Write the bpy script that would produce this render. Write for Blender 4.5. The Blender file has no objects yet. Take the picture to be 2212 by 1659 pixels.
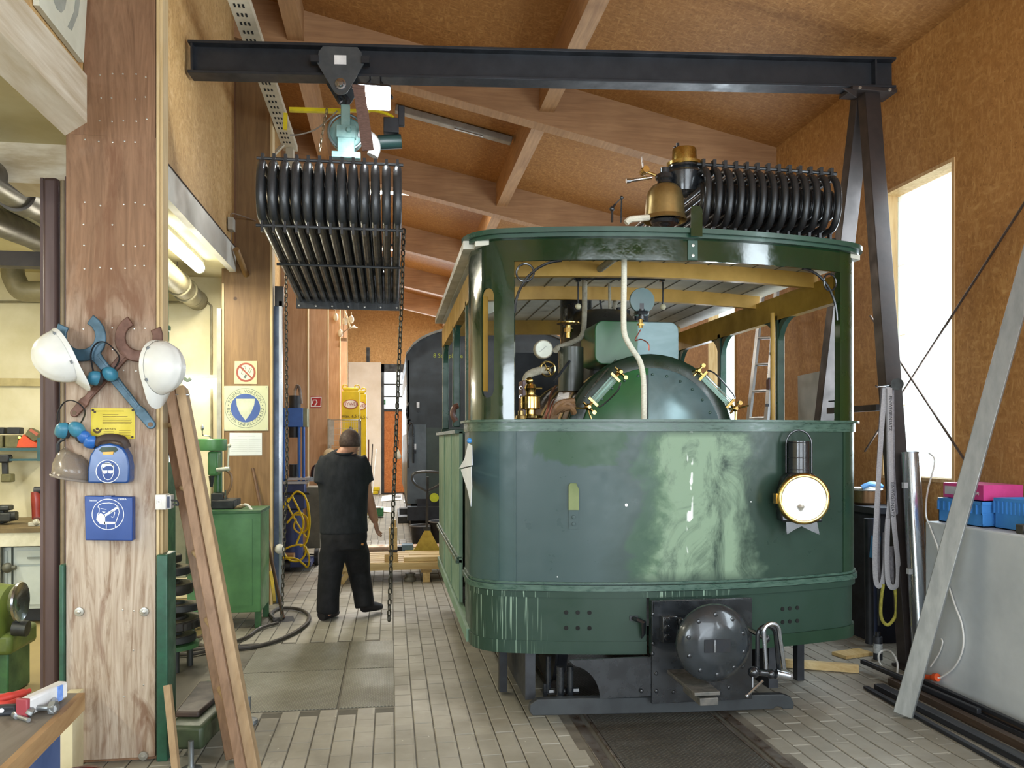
import bpy, bmesh, math, random
from mathutils import Vector, Matrix
random.seed(7)
V = Vector
sc = bpy.context.scene
COL = sc.collection
# ---------------------------------------------------------------- camera
FPX, HCAM, U0, V0, W, HH = 1750.0, 1.65, 845.0, 950.0, 2212.0, 1659.0
TH = math.atan((W/2-U0)/FPX)
CT, ST = math.cos(TH), math.sin(TH)
cd = bpy.data.cameras.new('camera'); cam = bpy.data.objects.new('camera', cd); COL.objects.link(cam)
cd.sensor_width = 36; cd.lens = FPX/W*36; cd.shift_y = (V0-HH/2)/W
cd.clip_start = .05; cd.clip_end = 200
cam.location = (0, 0, HCAM); cam.rotation_euler = (math.pi/2, 0, -TH)
sc.camera = cam
# ---------------------------------------------------------------- world, lights, exposure
sc.view_settings.view_transform = 'Standard'
sc.view_settings.look = 'None'
sc.view_settings.exposure = 0.6
sc.view_settings.gamma = 1.0
sc.view_settings.use_curve_mapping = False
wd = bpy.data.worlds.new('overcast_sky'); sc.world = wd; wd.use_nodes = True
bg = wd.node_tree.nodes['Background']; bg.inputs[0].default_value = (.93, .97, 1, 1); bg.inputs[1].default_value = 2.2
def area(name, loc, rot, sx, sy, watts, col=(1, 1, 1), spread=180):
    l = bpy.data.lights.new(name, 'AREA'); l.shape = 'RECTANGLE'; l.size = sx; l.size_y = sy
    l.energy = watts; l.color = col; l.spread = math.radians(spread)
    o = bpy.data.objects.new(name, l); COL.objects.link(o); o.location = loc; o.rotation_euler = rot
    return o
PI = math.pi
DAY = (.80, .91, 1.0)
# daylight through the open gate behind the camera (Y = -3) and the tall windows of the right wall
area('gate_daylight', (1.9, -2.9, 2.3), (PI/2, 0, 0), 3.6, 4.0, 165, DAY)
WIN_Y = [(-2.1, -1.2), (1.65, 2.55), (5.54, 6.46), (9.46, 10.34), (13.4, 14.3), (17.3, 18.2)]
WZ0, WZ1 = 1.32, 3.78
for i, (a, b) in enumerate(WIN_Y):
    area('window_daylight', (4.17, (a+b)/2, (WZ0+WZ1)/2), (0, PI/2, 0), 2.4, .86, 62, DAY)
# added fill light at an unseen opening of the bay's front wall, behind the camera
area('bay_fill_light', (-3.4, -2.85, 2.0), (PI/2, 0, 0), 2.8, 1.8, 150, DAY)
area('end_daylight', (1.0, 24.8, 2.6), (-PI/2, 0, 0), 3.2, 3.2, 150, DAY)
# ---------------------------------------------------------------- pixel -> place helpers
def ray(u, v):
    r = (u-W/2)/FPX; s = (V0-v)/FPX
    return V((r*CT+ST, -r*ST+CT, s))
CAMP = V((0, 0, HCAM))
def atY(u, v, y): d = ray(u, v); return CAMP+d*(y/d.y)
def atX(u, v, x): d = ray(u, v); return CAMP+d*(x/d.x)
def atZ(u, v, z): d = ray(u, v); return CAMP+d*((z-HCAM)/d.z)
def atD(u, v, d): return CAMP+ray(u, v)*d
def proj(p):
    p = V(p); x = p.x*CT-p.y*ST; d = p.x*ST+p.y*CT
    return (W/2+FPX*x/d, V0-FPX*(p.z-HCAM)/d, d)
def fl(u, v): return atZ(u, v, 0.0)
# ---------------------------------------------------------------- mesh helpers
I4 = Matrix.Identity(4)
def frame(o, x, y):
    x = V(x).normalized(); y = V(y); y = (y-x*y.dot(x)).normalized(); z = x.cross(y)
    m = Matrix((x, y, z)).transposed().to_4x4(); m.translation = V(o); return m
def T(x, y, z): return Matrix.Translation((x, y, z))
def R(a, ax='Z'): return Matrix.Rotation(a, 4, ax)
FACE = lambda o: frame(o, (1, 0, 0), (0, 0, 1))        # local x right, y up, z towards the camera side (-Y)
ORG = {}
class MB:
    def __init__(s, M=None): s.v = []; s.f = []; s.M = M or I4
    def add(s, vs, fs):
        o = len(s.v); s.v += [s.M @ V(p) for p in vs]; s.f += [[i+o for i in f] for f in fs]; return s
    def box(s, c, z, m=None):
        c = V(c); m = m or I4; h = [q/2 for q in z]
        vs = [c+(m @ V((x*h[0], y*h[1], w*h[2]))) for x in (-1, 1) for y in (-1, 1) for w in (-1, 1)]
        return s.add(vs, [(0, 1, 3, 2), (4, 6, 7, 5), (0, 4, 5, 1), (2, 3, 7, 6), (0, 2, 6, 4), (1, 5, 7, 3)])
    def bx(s, x0, x1, y0, y1, z0, z1): return s.box(((x0+x1)/2, (y0+y1)/2, (z0+z1)/2), (abs(x1-x0), abs(y1-y0), abs(z1-z0)))
    def bar(s, p0, p1, w, h, up=(0, 0, 1)):
        p0, p1 = V(p0), V(p1); d = p1-p0; up = V(up)
        if abs(d.normalized().dot(up)) > .98: up = V((0, 1, 0))
        m = frame((0, 0, 0), d, up.cross(d))
        return s.box((p0+p1)/2, (d.length, w, h), m)
    def cyl(s, p0, p1, r0, r1=None, n=16, cap=True):
        r1 = r0 if r1 is None else r1; p0, p1 = V(p0), V(p1); d = (p1-p0).normalized()
        a = d.orthogonal().normalized(); b = d.cross(a)
        vs = []
        for p, r in ((p0, r0), (p1, r1)):
            vs += [p+(a*math.cos(2*PI*i/n)+b*math.sin(2*PI*i/n))*r for i in range(n)]
        fs = [(i, (i+1) % n, n+(i+1) % n, n+i) for i in range(n)]
        if cap: fs += [list(range(n))[::-1], list(range(n, 2*n))]
        return s.add(vs, fs)
    def tube(s, pts, r, n=8, closed=False, cap=True, flat=None):
        pts = [V(p) for p in pts]; k = len(pts)
        rr = r if isinstance(r, (list, tuple)) else [r]*k
        t = []
        for i in range(k):
            a = pts[i-1] if (i or closed) else pts[i]; b = pts[(i+1) % k] if (i < k-1 or closed) else pts[i]
            t.append((b-a).normalized())
        nrm = t[0].orthogonal().normalized() if flat is None else (V(flat)-t[0]*V(flat).dot(t[0])).normalized()
        vs = []
        for i in range(k):
            nrm = (nrm-t[i]*nrm.dot(t[i])).normalized(); bi = t[i].cross(nrm)
            ra = rr[i] if isinstance(rr[i], (tuple, list)) else (rr[i], rr[i])
            vs += [pts[i]+nrm*(ra[0]*math.cos(2*PI*j/n))+bi*(ra[1]*math.sin(2*PI*j/n)) for j in range(n)]
        fs = []
        for i in range(k if closed else k-1):
            i2 = (i+1) % k
            fs += [(i*n+j, i*n+(j+1) % n, i2*n+(j+1) % n, i2*n+j) for j in range(n)]
        if cap and not closed: fs += [list(range(n))[::-1], list(range((k-1)*n, k*n))]
        return s.add(vs, fs)
    def lathe(s, prof, m=None, n=24, ang=2*PI, cap=True):
        m = m or I4; k = len(prof); full = abs(ang-2*PI) < 1e-6; nn = n if full else n+1
        vs = [m @ V((r*math.cos(ang*j/n), r*math.sin(ang*j/n), h)) for (r, h) in prof for j in range(nn)]
        fs = []
        for i in range(k-1):
            for j in range(n):
                j2 = (j+1) % nn
                fs.append((i*nn+j, i*nn+j2, (i+1)*nn+j2, (i+1)*nn+j))
        if full and cap:
            if prof[0][0] > 1e-5: fs.append(list(range(n))[::-1])
            if prof[-1][0] > 1e-5: fs.append(list(range((k-1)*n, k*n)))
        return s.add(vs, fs)
    def prism(s, poly, t, m=None, z0=0.0):
        m = m or I4; n = len(poly)
        vs = [m @ V((x, y, z0)) for x, y in poly]+[m @ V((x, y, z0+t)) for x, y in poly]
        return s.add(vs, [list(range(n))[::-1], list(range(n, 2*n))]+[(i, (i+1) % n, n+(i+1) % n, n+i) for i in range(n)])
    def ball(s, c, r, n=14, k=8, m=None):
        r = r if isinstance(r, (tuple, list)) else (r, r, r); m = m or I4; c = V(c)
        vs = [c+(m @ V((r[0]*math.sin(PI*i/k)*math.cos(2*PI*j/n), r[1]*math.sin(PI*i/k)*math.sin(2*PI*j/n), r[2]*math.cos(PI*i/k)))) for i in range(k+1) for j in range(n)]
        fs = [(i*n+j, (i+1)*n+j, (i+1)*n+(j+1) % n, i*n+(j+1) % n) for i in range(k) for j in range(n)]
        return s.add(vs, fs)
    def ring(s, c, ax, Rr, r, n=28, m=8):
        f = frame(c, V(ax).orthogonal(), V(ax).cross(V(ax).orthogonal()))
        return s.tube([f @ V((Rr*math.cos(2*PI*i/n), Rr*math.sin(2*PI*i/n), 0)) for i in range(n)], r, m, True)
    def ribbon(s, pts, w, t, m, closed=False):      # flat drawn line of width w, thickness t in the local XY plane of m
        k = len(pts); P = [V((p[0], p[1])) for p in pts]; L = []; Rr = []
        for i in range(k):
            a = P[i-1] if (i or closed) else P[i]; b = P[(i+1) % k] if (i < k-1 or closed) else P[i]
            d = (b-a).normalized(); nn = V((-d.y, d.x))*(w/2); L.append(P[i]+nn); Rr.append(P[i]-nn)
        vs = [m @ V((p.x, p.y, t)) for p in L]+[m @ V((p.x, p.y, t)) for p in Rr]+[m @ V((p.x, p.y, 0)) for p in L]+[m @ V((p.x, p.y, 0)) for p in Rr]
        fs = []
        for i in range(k if closed else k-1):
            j = (i+1) % k
            fs += [(i, k+i, k+j, j), (2*k+i, i, j, 2*k+j), (3*k+i, 3*k+j, k+j, k+i)]
        return s.add(vs, fs)
    def mesh(s, name, off=V((0, 0, 0)), smooth=40, weld=True):
        me = bpy.data.meshes.new(name); me.from_pydata([p-off for p in s.v], [], s.f)
        b = bmesh.new(); b.from_mesh(me)
        if weld: bmesh.ops.remove_doubles(b, verts=b.verts, dist=1e-5)
        bmesh.ops.recalc_face_normals(b, faces=b.faces)
        b.to_mesh(me); b.free()
        if smooth:
            me.shade_smooth(); me.set_sharp_from_angle(angle=math.radians(smooth))
        else: me.shade_flat()
        return me
    def build(s, name, mat, parent=None, smooth=40, bevel=0, loc=None, label=None, kind=None):
        if parent is not None: off = ORG[parent.name]
        elif loc is not None: off = V(loc)
        else:
            xs = [p.x for p in s.v]; ys = [p.y for p in s.v]; zs = [p.z for p in s.v]
            off = V(((min(xs)+max(xs))/2, (min(ys)+max(ys))/2, min(zs)))
        me = s.mesh(name, off, smooth); me.materials.append(mat)
        o = bpy.data.objects.new(name, me); COL.objects.link(o)
        if parent is not None: o.parent = parent
        else: o.location = off
        ORG[o.name] = off
        if bevel:
            b = o.modifiers.new('bevel', 'BEVEL'); b.width = bevel; b.segments = 2; b.limit_method = 'ANGLE'; b.angle_limit = .6
        if label: o['label'] = label
        if kind: o['kind'] = kind
        return o
def tag(o, label=None, cat=None, group=None, kind=None):
    if label: o['label'] = label
    if cat: o['category'] = cat
    if group: o['group'] = group
    if kind: o['kind'] = kind
    return o
def thing(name, label, cat, loc, group=None):
    o = bpy.data.objects.new(name, None); COL.objects.link(o); o.location = loc; o.empty_display_size = .1
    ORG[o.name] = V(loc); return tag(o, label, cat, group)
def struct(mb, name, mat, smooth=0, bevel=0, parent=None):
    o = mb.build(name, mat, parent, smooth, bevel, loc=(0, 0, 0) if parent is None else None)
    if parent is None: o['kind'] = 'structure'
    return o
def dup(root, loc, rz=0.0, label=None):
    r = root.copy(); COL.objects.link(r); r.location = loc; r.rotation_euler = (0, 0, rz)
    if label: r['label'] = label
    for ch in list(root.children):
        c = ch.copy(); COL.objects.link(c); c.parent = r
        for g in list(ch.children):
            d = g.copy(); COL.objects.link(d); d.parent = c
    return r
def arc(cx, cy, r, a0, a1, n=10):
    return [(cx+r*math.cos(math.radians(a0+(a1-a0)*i/n)), cy+r*math.sin(math.radians(a0+(a1-a0)*i/n))) for i in range(n+1)]
def rrect(w, h, r, n=4):
    p = []
    for cx, cy, a in ((w/2-r, h/2-r, 0), (-w/2+r, h/2-r, 90), (-w/2+r, -h/2+r, 180), (w/2-r, -h/2+r, 270)):
        p += arc(cx, cy, r, a, a+90, n)
    return p
def circ(r, n=24, cx=0, cy=0): return [(cx+r*math.cos(2*PI*i/n), cy+r*math.sin(2*PI*i/n)) for i in range(n)]
def spline(pts, k=6, closed=False):      # Catmull-Rom through the points
    P = [V(p) for p in pts]; n = len(P); out = []
    for i in range(n if closed else n-1):
        if closed: a, b, c, d = P[i-1], P[i], P[(i+1) % n], P[(i+2) % n]
        else: a, b, c, d = P[max(i-1, 0)], P[i], P[i+1], P[min(i+2, n-1)]
        for j in range(k):
            t = j/k
            out.append(.5*((2*b)+(c-a)*t+(2*a-5*b+4*c-d)*t*t+(-a+3*b-3*c+d)*t**3))
    if not closed: out.append(P[-1])
    return out
_dg = None
def textmesh(s, size=1.0, depth=.0006):
    cu = bpy.data.curves.new('lettering', 'FONT'); cu.body = s; cu.size = size; cu.extrude = depth/2; cu.align_x = 'CENTER'; cu.align_y = 'CENTER'
    cu.resolution_u = 2
    o = bpy.data.objects.new('lettering', cu); COL.objects.link(o)
    dg = bpy.context.evaluated_depsgraph_get(); me = bpy.data.meshes.new_from_object(o.evaluated_get(dg))
    bpy.data.objects.remove(o); bpy.data.curves.remove(cu)
    return [v.co.copy() for v in me.vertices], [list(p.vertices) for p in me.polygons]
def put_text(mb, s, size, m, sx=1.0, depth=.0006):
    vs, fs = textmesh(s, size, depth)
    mb.add([m @ V((p.x*sx, p.y, p.z)) for p in vs], fs)
# ---------------------------------------------------------------- materials
def hx(h):
    h = h.lstrip('#'); c = [int(h[i:i+2], 16)/255 for i in (0, 2, 4)]
    return tuple([(x/12.92 if x <= .04045 else ((x+.055)/1.055)**2.4) for x in c])+(1,)
MATS = {}
class NT:
    def __init__(s, name):
        s.m = bpy.data.materials.new(name); s.m.use_nodes = True; s.t = s.m.node_tree; s.n = s.t.nodes
        s.p = s.n['Principled BSDF']; s.tc = s.n.new('ShaderNodeTexCoord'); MATS[name] = s.m
    def l(s, a, b): s.t.links.new(a, b)
    def node(s, ty, **kw):
        q = s.n.new(ty)
        for k, v in kw.items():
            if k.startswith('i_'): q.inputs[k[2:].replace('_', ' ')].default_value = v
            else: setattr(q, k, v)
        return q
    def map(s, scale=(1, 1, 1), rot=(0, 0, 0), loc=(0, 0, 0)):
        q = s.node('ShaderNodeMapping'); q.inputs['Scale'].default_value = scale; q.inputs['Rotation'].default_value = rot; q.inputs['Location'].default_value = loc
        s.l(s.tc.outputs['Object'], q.inputs['Vector']); return q.outputs[0]
    def noise(s, vec, scale, detail=4, rough=.6, dist=0):
        q = s.node('ShaderNodeTexNoise'); q.inputs['Scale'].default_value = scale; q.inputs['Detail'].default_value = detail
        q.inputs['Roughness'].default_value = rough; q.inputs['Distortion'].default_value = dist
        if vec is not None: s.l(vec, q.inputs['Vector'])
        else: s.l(s.tc.outputs['Object'], q.inputs['Vector'])
        return q.outputs['Fac']
    def ramp(s, fac, stops, interp='LINEAR'):
        q = s.node('ShaderNodeValToRGB'); e = q.color_ramp.elements; q.color_ramp.interpolation = interp
        while len(e) < len(stops): e.new(.5)
        for i, (p, c) in enumerate(stops): e[i].position = p; e[i].color = c if len(c) == 4 else (*c, 1)
        s.l(fac, q.inputs[0]); return q.outputs[0]
    def val(s, fac, a, b, lo=0.0, hi=1.0):
        q = s.node('ShaderNodeMapRange'); q.inputs[1].default_value = a; q.inputs[2].default_value = b; q.inputs[3].default_value = lo; q.inputs[4].default_value = hi
        s.l(fac, q.inputs[0]); return q.outputs[0]
    def math(s, op, a, b=None):
        q = s.node('ShaderNodeMath', operation=op)
        for i, x in enumerate((a, b)):
            if x is None: continue
            if isinstance(x, (int, float)): q.inputs[i].default_value = x
            else: s.l(x, q.inputs[i])
        return q.outputs[0]
    def mix(s, fac, a, b, mode='MIX'):
        q = s.node('ShaderNodeMix', data_type='RGBA', blend_type=mode)
        for i, x in ((0, fac), (6, a), (7, b)):
            if isinstance(x, (int, float)): q.inputs[i].default_value = x
            elif isinstance(x, tuple): q.inputs[i].default_value = x
            else: s.l(x, q.inputs[i])
        return q.outputs[2]
    def bump(s, h, strength=.3, dist=.01):
        q = s.node('ShaderNodeBump'); q.inputs['Strength'].default_value = strength; q.inputs['Distance'].default_value = dist
        s.l(h, q.inputs['Height']); s.l(q.outputs[0], s.p.inputs['Normal'])
    def xyz(s):
        q = s.node('ShaderNodeSeparateXYZ'); s.l(s.tc.outputs['Object'], q.inputs[0]); return q.outputs
    def out(s, col=None, rough=None, metal=None, coat=None):
        for x, k in ((col, 'Base Color'), (rough, 'Roughness'), (metal, 'Metallic'), (coat, 'Coat Weight')):
            if x is None: continue
            if isinstance(x, (int, float, tuple)): s.p.inputs[k].default_value = x
            else: s.l(x, s.p.inputs[k])
        return s.m
def mk(name, c, c2=None, rough=.5, metal=0, scale=6, stretch=(1, 1, 1), bump=0, lo=.35, hi=.65, coat=0, detail=4, bd=.004, rv=.12, rnd=0):
    if name in MATS: return MATS[name]
    t = NT(name); a = hx(c); b = hx(c2) if c2 else tuple([x*.72 for x in a[:3]])+(1,)
    f = t.noise(t.map(stretch), scale, detail)
    col = t.ramp(f, [(lo, a), (hi, b)])
    if rnd:
        oi = t.node('ShaderNodeObjectInfo'); hv = t.node('ShaderNodeHueSaturation')
        t.l(t.val(oi.outputs['Random'], 0, 1, 1-rnd, 1+rnd), hv.inputs['Value']); t.l(col, hv.inputs['Color']); col = hv.outputs[0]
    t.out(col, t.val(f, .3, .7, max(rough-rv, .02), min(rough+rv, 1)), metal, coat)
    if bump: t.bump(f, bump, bd)
    return t.m
def glow(name, c, s):
    t = NT(name); t.p.inputs['Emission Color'].default_value = hx(c); t.p.inputs['Emission Strength'].default_value = s
    t.out(hx(c), .4); return t.m
def wood(name, c, c2, knots=None, axis=2, scale=3, rough=.6, knot_scale=1.6, sheet=False):
    t = NT(name); st = [9, 9, 9]; st[axis] = .7
    f = t.noise(t.map(tuple(st)), scale, 5, .62, .6)
    col = t.ramp(f, [(.32, hx(c)), (.68, hx(c2))])
    f2 = t.noise(t.map((1, 1, 1)), 1.3, 3)
    col = t.mix(t.val(f2, .35, .7), col, t.mix(.35, col, hx(c2), 'MULTIPLY'))
    if knots:
        vo = t.node('ShaderNodeTexVoronoi'); vo.inputs['Scale'].default_value = knot_scale; t.l(t.map((1, 1, 1)), vo.inputs['Vector'])
        k = t.val(vo.outputs['Distance'], .03, .055, 1, 0)
        col = t.mix(k, col, hx(knots))
    t.out(col, rough); t.bump(f, .12, .003); return t.m
def osb(name, c1, c2, c3, rough=.62, sc_=1.0):
    t = NT(name); fs = []
    for i, (st, ro) in enumerate((((3, 14, 9), (.5, .3, .6)), ((13, 3.2, 6), (.2, .9, -.5)), ((8, 10, 2.6), (-.4, .5, .8)))):
        fs.append(t.noise(t.map(tuple([q*sc_ for q in st]), ro), 3.2, 3, .55, .5))
    m = t.math('MAXIMUM', t.math('MAXIMUM', fs[0], fs[1]), fs[2])
    col = t.ramp(m, [(.44, hx(c1)), (.58, hx(c2)), (.74, hx(c3))])
    f2 = t.noise(t.map((1, 1, 1)), .9, 3)
    col = t.mix(t.val(f2, .4, .75, 0, .45), col, hx(c1))
    dk = t.noise(t.map((5, 16, 9), (1.1, .4, .2)), 5, 2)
    col = t.mix(t.val(dk, .66, .74, 0, .7), col, hx('4a2c10'))
    t.out(col, rough); t.bump(m, .15, .003); return t.m
# ================================================================ materials of the hall
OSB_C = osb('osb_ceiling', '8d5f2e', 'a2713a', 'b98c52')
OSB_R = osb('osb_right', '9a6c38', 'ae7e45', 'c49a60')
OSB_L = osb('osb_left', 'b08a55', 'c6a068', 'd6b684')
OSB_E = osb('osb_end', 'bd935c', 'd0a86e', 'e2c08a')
GLULAM_D = wood('glulam_girder', 'b28a62', '9b7450', '4a2c18', axis=0, knot_scale=1.3)
PURLIN = wood('purlin_wood', 'bc9468', 'a07a54', None, axis=1)
COLW = wood('column_wood', 'a07a5a', '866044', '3f2616', axis=2)
COLW2 = wood('column_wood_pale', 'cdaa8a', 'b5906c', '5a3a24', axis=2)
PALE = wood('pale_batten', 'd8c39a', 'c0a676', None, axis=2)
PLASTER = mk('alcove_plaster', 'd8d0b0', 'cbc29c', .8, scale=3, bump=.1)
PLASTER_W = mk('alcove_ceiling_paint', 'cfc8a4', 'c0b78e', .8, scale=2, bump=.05)
WHITEP = mk('white_painted_timber', 'd8cfbc', 'b9a98d', .65, scale=5, stretch=(1, .3, 4), bump=.1)
CONC = mk('plinth_plaster', 'ccd2d5', 'b4bbbf', .75, scale=2.2, bump=.12, lo=.3, hi=.7)
WHITEWALL = mk('white_plaster', 'f0eee8', 'e4e0d6', .8, scale=2)
DARKM = mk('dark_frame_metal', '3a3f44', '2c3035', .5, .3)
def ply():
    t = NT('weathered_plywood'); z = t.xyz()[2]
    f = t.noise(t.map((7, 7, .6)), 2.4, 7, .68, 2.6)
    g = t.noise(t.map((1.2, 1.2, .9)), 1.5, 4, .6, .5)
    up = t.ramp(f, [(.3, hx('906c50')), (.55, hx('7a593f')), (.72, hx('64472f'))])
    lo = t.ramp(f, [(.3, hx('c4b6a6')), (.52, hx('ab9a88')), (.7, hx('7f654e'))])
    k = t.math('ADD', t.val(z, .9, 3.0), t.val(g, .3, .7, -.25, .25))
    col = t.mix(t.val(k, .15, .85), lo, up)
    st = t.val(t.noise(t.map((3.2, 3.2, 1.0), (0, 0, 0), (4, 2, 1)), 1.9, 5, .6, 1.2), .55, .68, 0, .8)
    col = t.mix(st, col, hx('6b452a'))
    t.out(col, .65); t.bump(f, .15, .003); return t.m
PLY = ply()
# ================================================================ room shell
XL, XR, YF, YE = -1.55, 4.2, -3.0, 25.0
AX0, AY1, AZ = -6.2, 8.85, 3.35
def ceil_z(x): return 4.87+.22*(XR-x)
def wall_y(mb, x0, x1, ya, yb, z0, z1, holes):   # wall slab along Y with rectangular holes (y0,y1,z0,z1)
    y = ya
    for (a, b, c, d) in sorted(holes):
        mb.bx(x0, x1, y, a, z0, z1); mb.bx(x0, x1, a, b, z0, c); mb.bx(x0, x1, a, b, d, z1); y = b
    mb.bx(x0, x1, y, yb, z0, z1)
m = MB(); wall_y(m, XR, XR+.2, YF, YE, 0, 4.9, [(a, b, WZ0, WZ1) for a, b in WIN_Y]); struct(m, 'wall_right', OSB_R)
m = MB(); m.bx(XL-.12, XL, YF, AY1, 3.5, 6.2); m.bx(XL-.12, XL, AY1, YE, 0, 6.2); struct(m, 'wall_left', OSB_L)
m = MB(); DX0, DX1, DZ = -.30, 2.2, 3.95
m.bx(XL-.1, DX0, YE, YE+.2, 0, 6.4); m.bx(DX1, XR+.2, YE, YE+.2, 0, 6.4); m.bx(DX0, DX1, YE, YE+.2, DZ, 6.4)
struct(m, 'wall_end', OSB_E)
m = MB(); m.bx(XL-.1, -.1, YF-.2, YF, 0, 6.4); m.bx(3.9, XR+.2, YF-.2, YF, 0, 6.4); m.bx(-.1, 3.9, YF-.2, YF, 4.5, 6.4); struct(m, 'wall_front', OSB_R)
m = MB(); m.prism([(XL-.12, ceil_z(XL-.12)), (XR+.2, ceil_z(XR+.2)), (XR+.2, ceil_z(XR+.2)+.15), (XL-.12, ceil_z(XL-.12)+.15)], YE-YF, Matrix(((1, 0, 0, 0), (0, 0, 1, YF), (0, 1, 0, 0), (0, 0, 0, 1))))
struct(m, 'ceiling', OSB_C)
# workshop bay on the left
m = MB(); m.bx(AX0, XL, AY1, AY1+.15, 0, AZ+.1); struct(m, 'wall_bay_end', PLASTER)
m = MB(); m.bx(AX0-.15, AX0, YF, AY1, 0, AZ+.1); struct(m, 'wall_bay_side', PLASTER)
m = MB(); m.bx(AX0-.1, -4.8, YF-.15, YF, 0, AZ+.1); m.bx(-2.0, XL, YF-.15, YF, 0, AZ+.1); m.bx(-4.8, -2.0, YF-.15, YF, 0, 1.1); m.bx(-4.8, -2.0, YF-.15, YF, 2.9, AZ+.1); struct(m, 'wall_bay_front', PLASTER)  # opening added to carry the bay fill light
m = MB(); m.bx(AX0-.1, XL+.02, YF, AY1, AZ, AZ+.12); struct(m, 'ceiling_bay', PLASTER_W)
for y in (1.2, 5.0):
    m = MB(); m.bx(AX0, -1.75, y, y+.28, 3.12, AZ); struct(m, 'trim_bay_beam', WHITEP)
# fascia boards over the opening of the bay
m = MB(); m.prism([(0, 0), (.1, .07), (.1, .30), (0, .30)], 4.22-YF, Matrix(((1, 0, 0, XL-.02), (0, 0, 1, YF), (0, 1, 0, 3.13), (0, 0, 0, 1)))); struct(m, 'trim_1', WHITEP)
m = MB(); m.bx(XL-.02, XL+.04, 4.52, 8.28, 3.30, 3.53); struct(m, 'trim_2', mk('white_board', 'd9d9d2', 'cfcfc6', .5, scale=3))
m = MB(); m.bx(XL-.02, XL+.025, YF, 4.3, 3.43, 3.46); m.bx(XL-.02, XL+.045, 4.52, 8.28, 3.53, 3.54); struct(m, 'trim_3', mk('joint_shadow', '4a3524', None, .8))
# concrete plinth of the right wall and grey board of the wall further back
m = MB(); m.bx(3.58, XR, YF, 5.02, 0, 1.10); struct(m, 'trim_plinth', CONC, bevel=.012)
# windows in the right wall: deep wooden reveal, frosted panes
FROST = NT('frosted_pane')
FROST.n.remove(FROST.p); o_ = FROST.n['Material Output']
tr = FROST.node('ShaderNodeBsdfTranslucent'); tr.inputs[0].default_value = (.86, .94, .92, 1)
tp = FROST.node('ShaderNodeBsdfTransparent'); tp.inputs[0].default_value = (.9, .97, .95, 1)
mx = FROST.node('ShaderNodeMixShader')
nz = FROST.noise(FROST.map((1, 1.2, .8)), 1.6, 3)
FROST.l(FROST.val(nz, .35, .65, .55, .25), mx.inputs[0]); FROST.l(tp.outputs[0], mx.inputs[1]); FROST.l(tr.outputs[0], mx.inputs[2]); FROST.l(mx.outputs[0], o_.inputs[0])
FRW = wood('window_frame_wood', 'd9b98a', 'b58e58', None, axis=2)
for i, (a, b) in enumerate(WIN_Y):
    r = MB(); w = .028
    r.bx(XR-.01, XR+.2, a, a+w, WZ0, WZ1); r.bx(XR-.01, XR+.2, b-w, b, WZ0, WZ1); r.bx(XR-.01, XR+.2, a+w, b-w, WZ0, WZ0+w); r.bx(XR-.01, XR+.2, a+w, b-w, WZ1-w, WZ1)
    wo = struct(r, 'window_%d' % (i+1), FRW)
    n = 4
    for k in range(n):
        z0 = WZ0+w+(WZ1-WZ0-2*w)*k/n; z1 = WZ0+w+(WZ1-WZ0-2*w)*(k+1)/n-.006
        q = MB(); q.bx(XR+.13, XR+.138, a+w, b-w, z0, z1); q.build('pane', FROST.m, wo)
# end doorway: dark frame, glazed top, orange boarded door leaf, white wall panel
m = MB(); m.bx(-1.28, DX0, YE-.05, YE, 0, DZ+.05); struct(m, 'wall_end_white', WHITEWALL)
dr = MB(); dr.bx(DX0, DX0+.09, YE-.06, YE+.1, 0, DZ); dr.bx(DX1-.09, DX1, YE-.06, YE+.1, 0, DZ); dr.bx(DX0, DX1, YE-.06, YE+.1, DZ-.24, DZ)
dr.bx(DX0, DX1, YE-.05, YE+.08, 2.52, 2.60)
d_ = struct(dr, 'door_1', DARKM)
xs = [DX0+.09+(DX1-DX0-.18)*i/6 for i in range(7)]; zs = [2.60+(DZ-.24-2.60)*i/3 for i in range(4)]
for i in range(1, 6):
    q = MB(); q.bx(xs[i]-.022, xs[i]+.022, YE-.03, YE+.03, 2.6, DZ-.24); q.build('glazing_bar', DARKM, d_)
for z in zs[1:3]:
    q = MB(); q.bx(xs[0], xs[-1], YE-.028, YE+.028, z-.022, z+.022); q.build('glazing_bar', DARKM, d_)
PANE = NT('clear_pane'); PANE.n.remove(PANE.p); tp = PANE.node('ShaderNodeBsdfTransparent'); gl = PANE.node('ShaderNodeBsdfGlossy'); gl.inputs[1].default_value = .05
mx = PANE.node('ShaderNodeMixShader'); mx.inputs[0].default_value = .06
PANE.l(tp.outputs[0], mx.inputs[1]); PANE.l(gl.outputs[0], mx.inputs[2]); PANE.l(mx.outputs[0], PANE.n['Material Output'].inputs[0])
for i in range(6):
    for k in range(3):
        q = MB(); q.bx(xs[i]+.01, xs[i+1]-.01, YE+.005, YE+.011, zs[k]+.01, zs[k+1]-.01); q.build('pane', PANE.m, d_)
DOORW = osb('door_board', 'a8602c', 'bb7238', 'cc8a50')
q = MB(); q.bx(DX0+.09, DX0+1.22, YE-.03, YE+.03, .04, 2.52); q.build('door_leaf', DOORW, d_)
q = MB(); q.bx(DX0+1.24, DX1-.09, YE-.03, YE+.03, .04, 2.52); q.build('door_leaf', DOORW, d_)
q = MB(); q.bx(DX0, DX1, YE-.1, YE, 0, .04); q.build('door_sill', DARKM, d_)
for u in (795, 897):
    p = atY(u, 720, YE-.04); q = MB(); q.bx(p.x-.05, p.x+.05, YE-.03, YE, DZ, DZ+.5); q.build('door_hanger', DARKM, d_)
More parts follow.
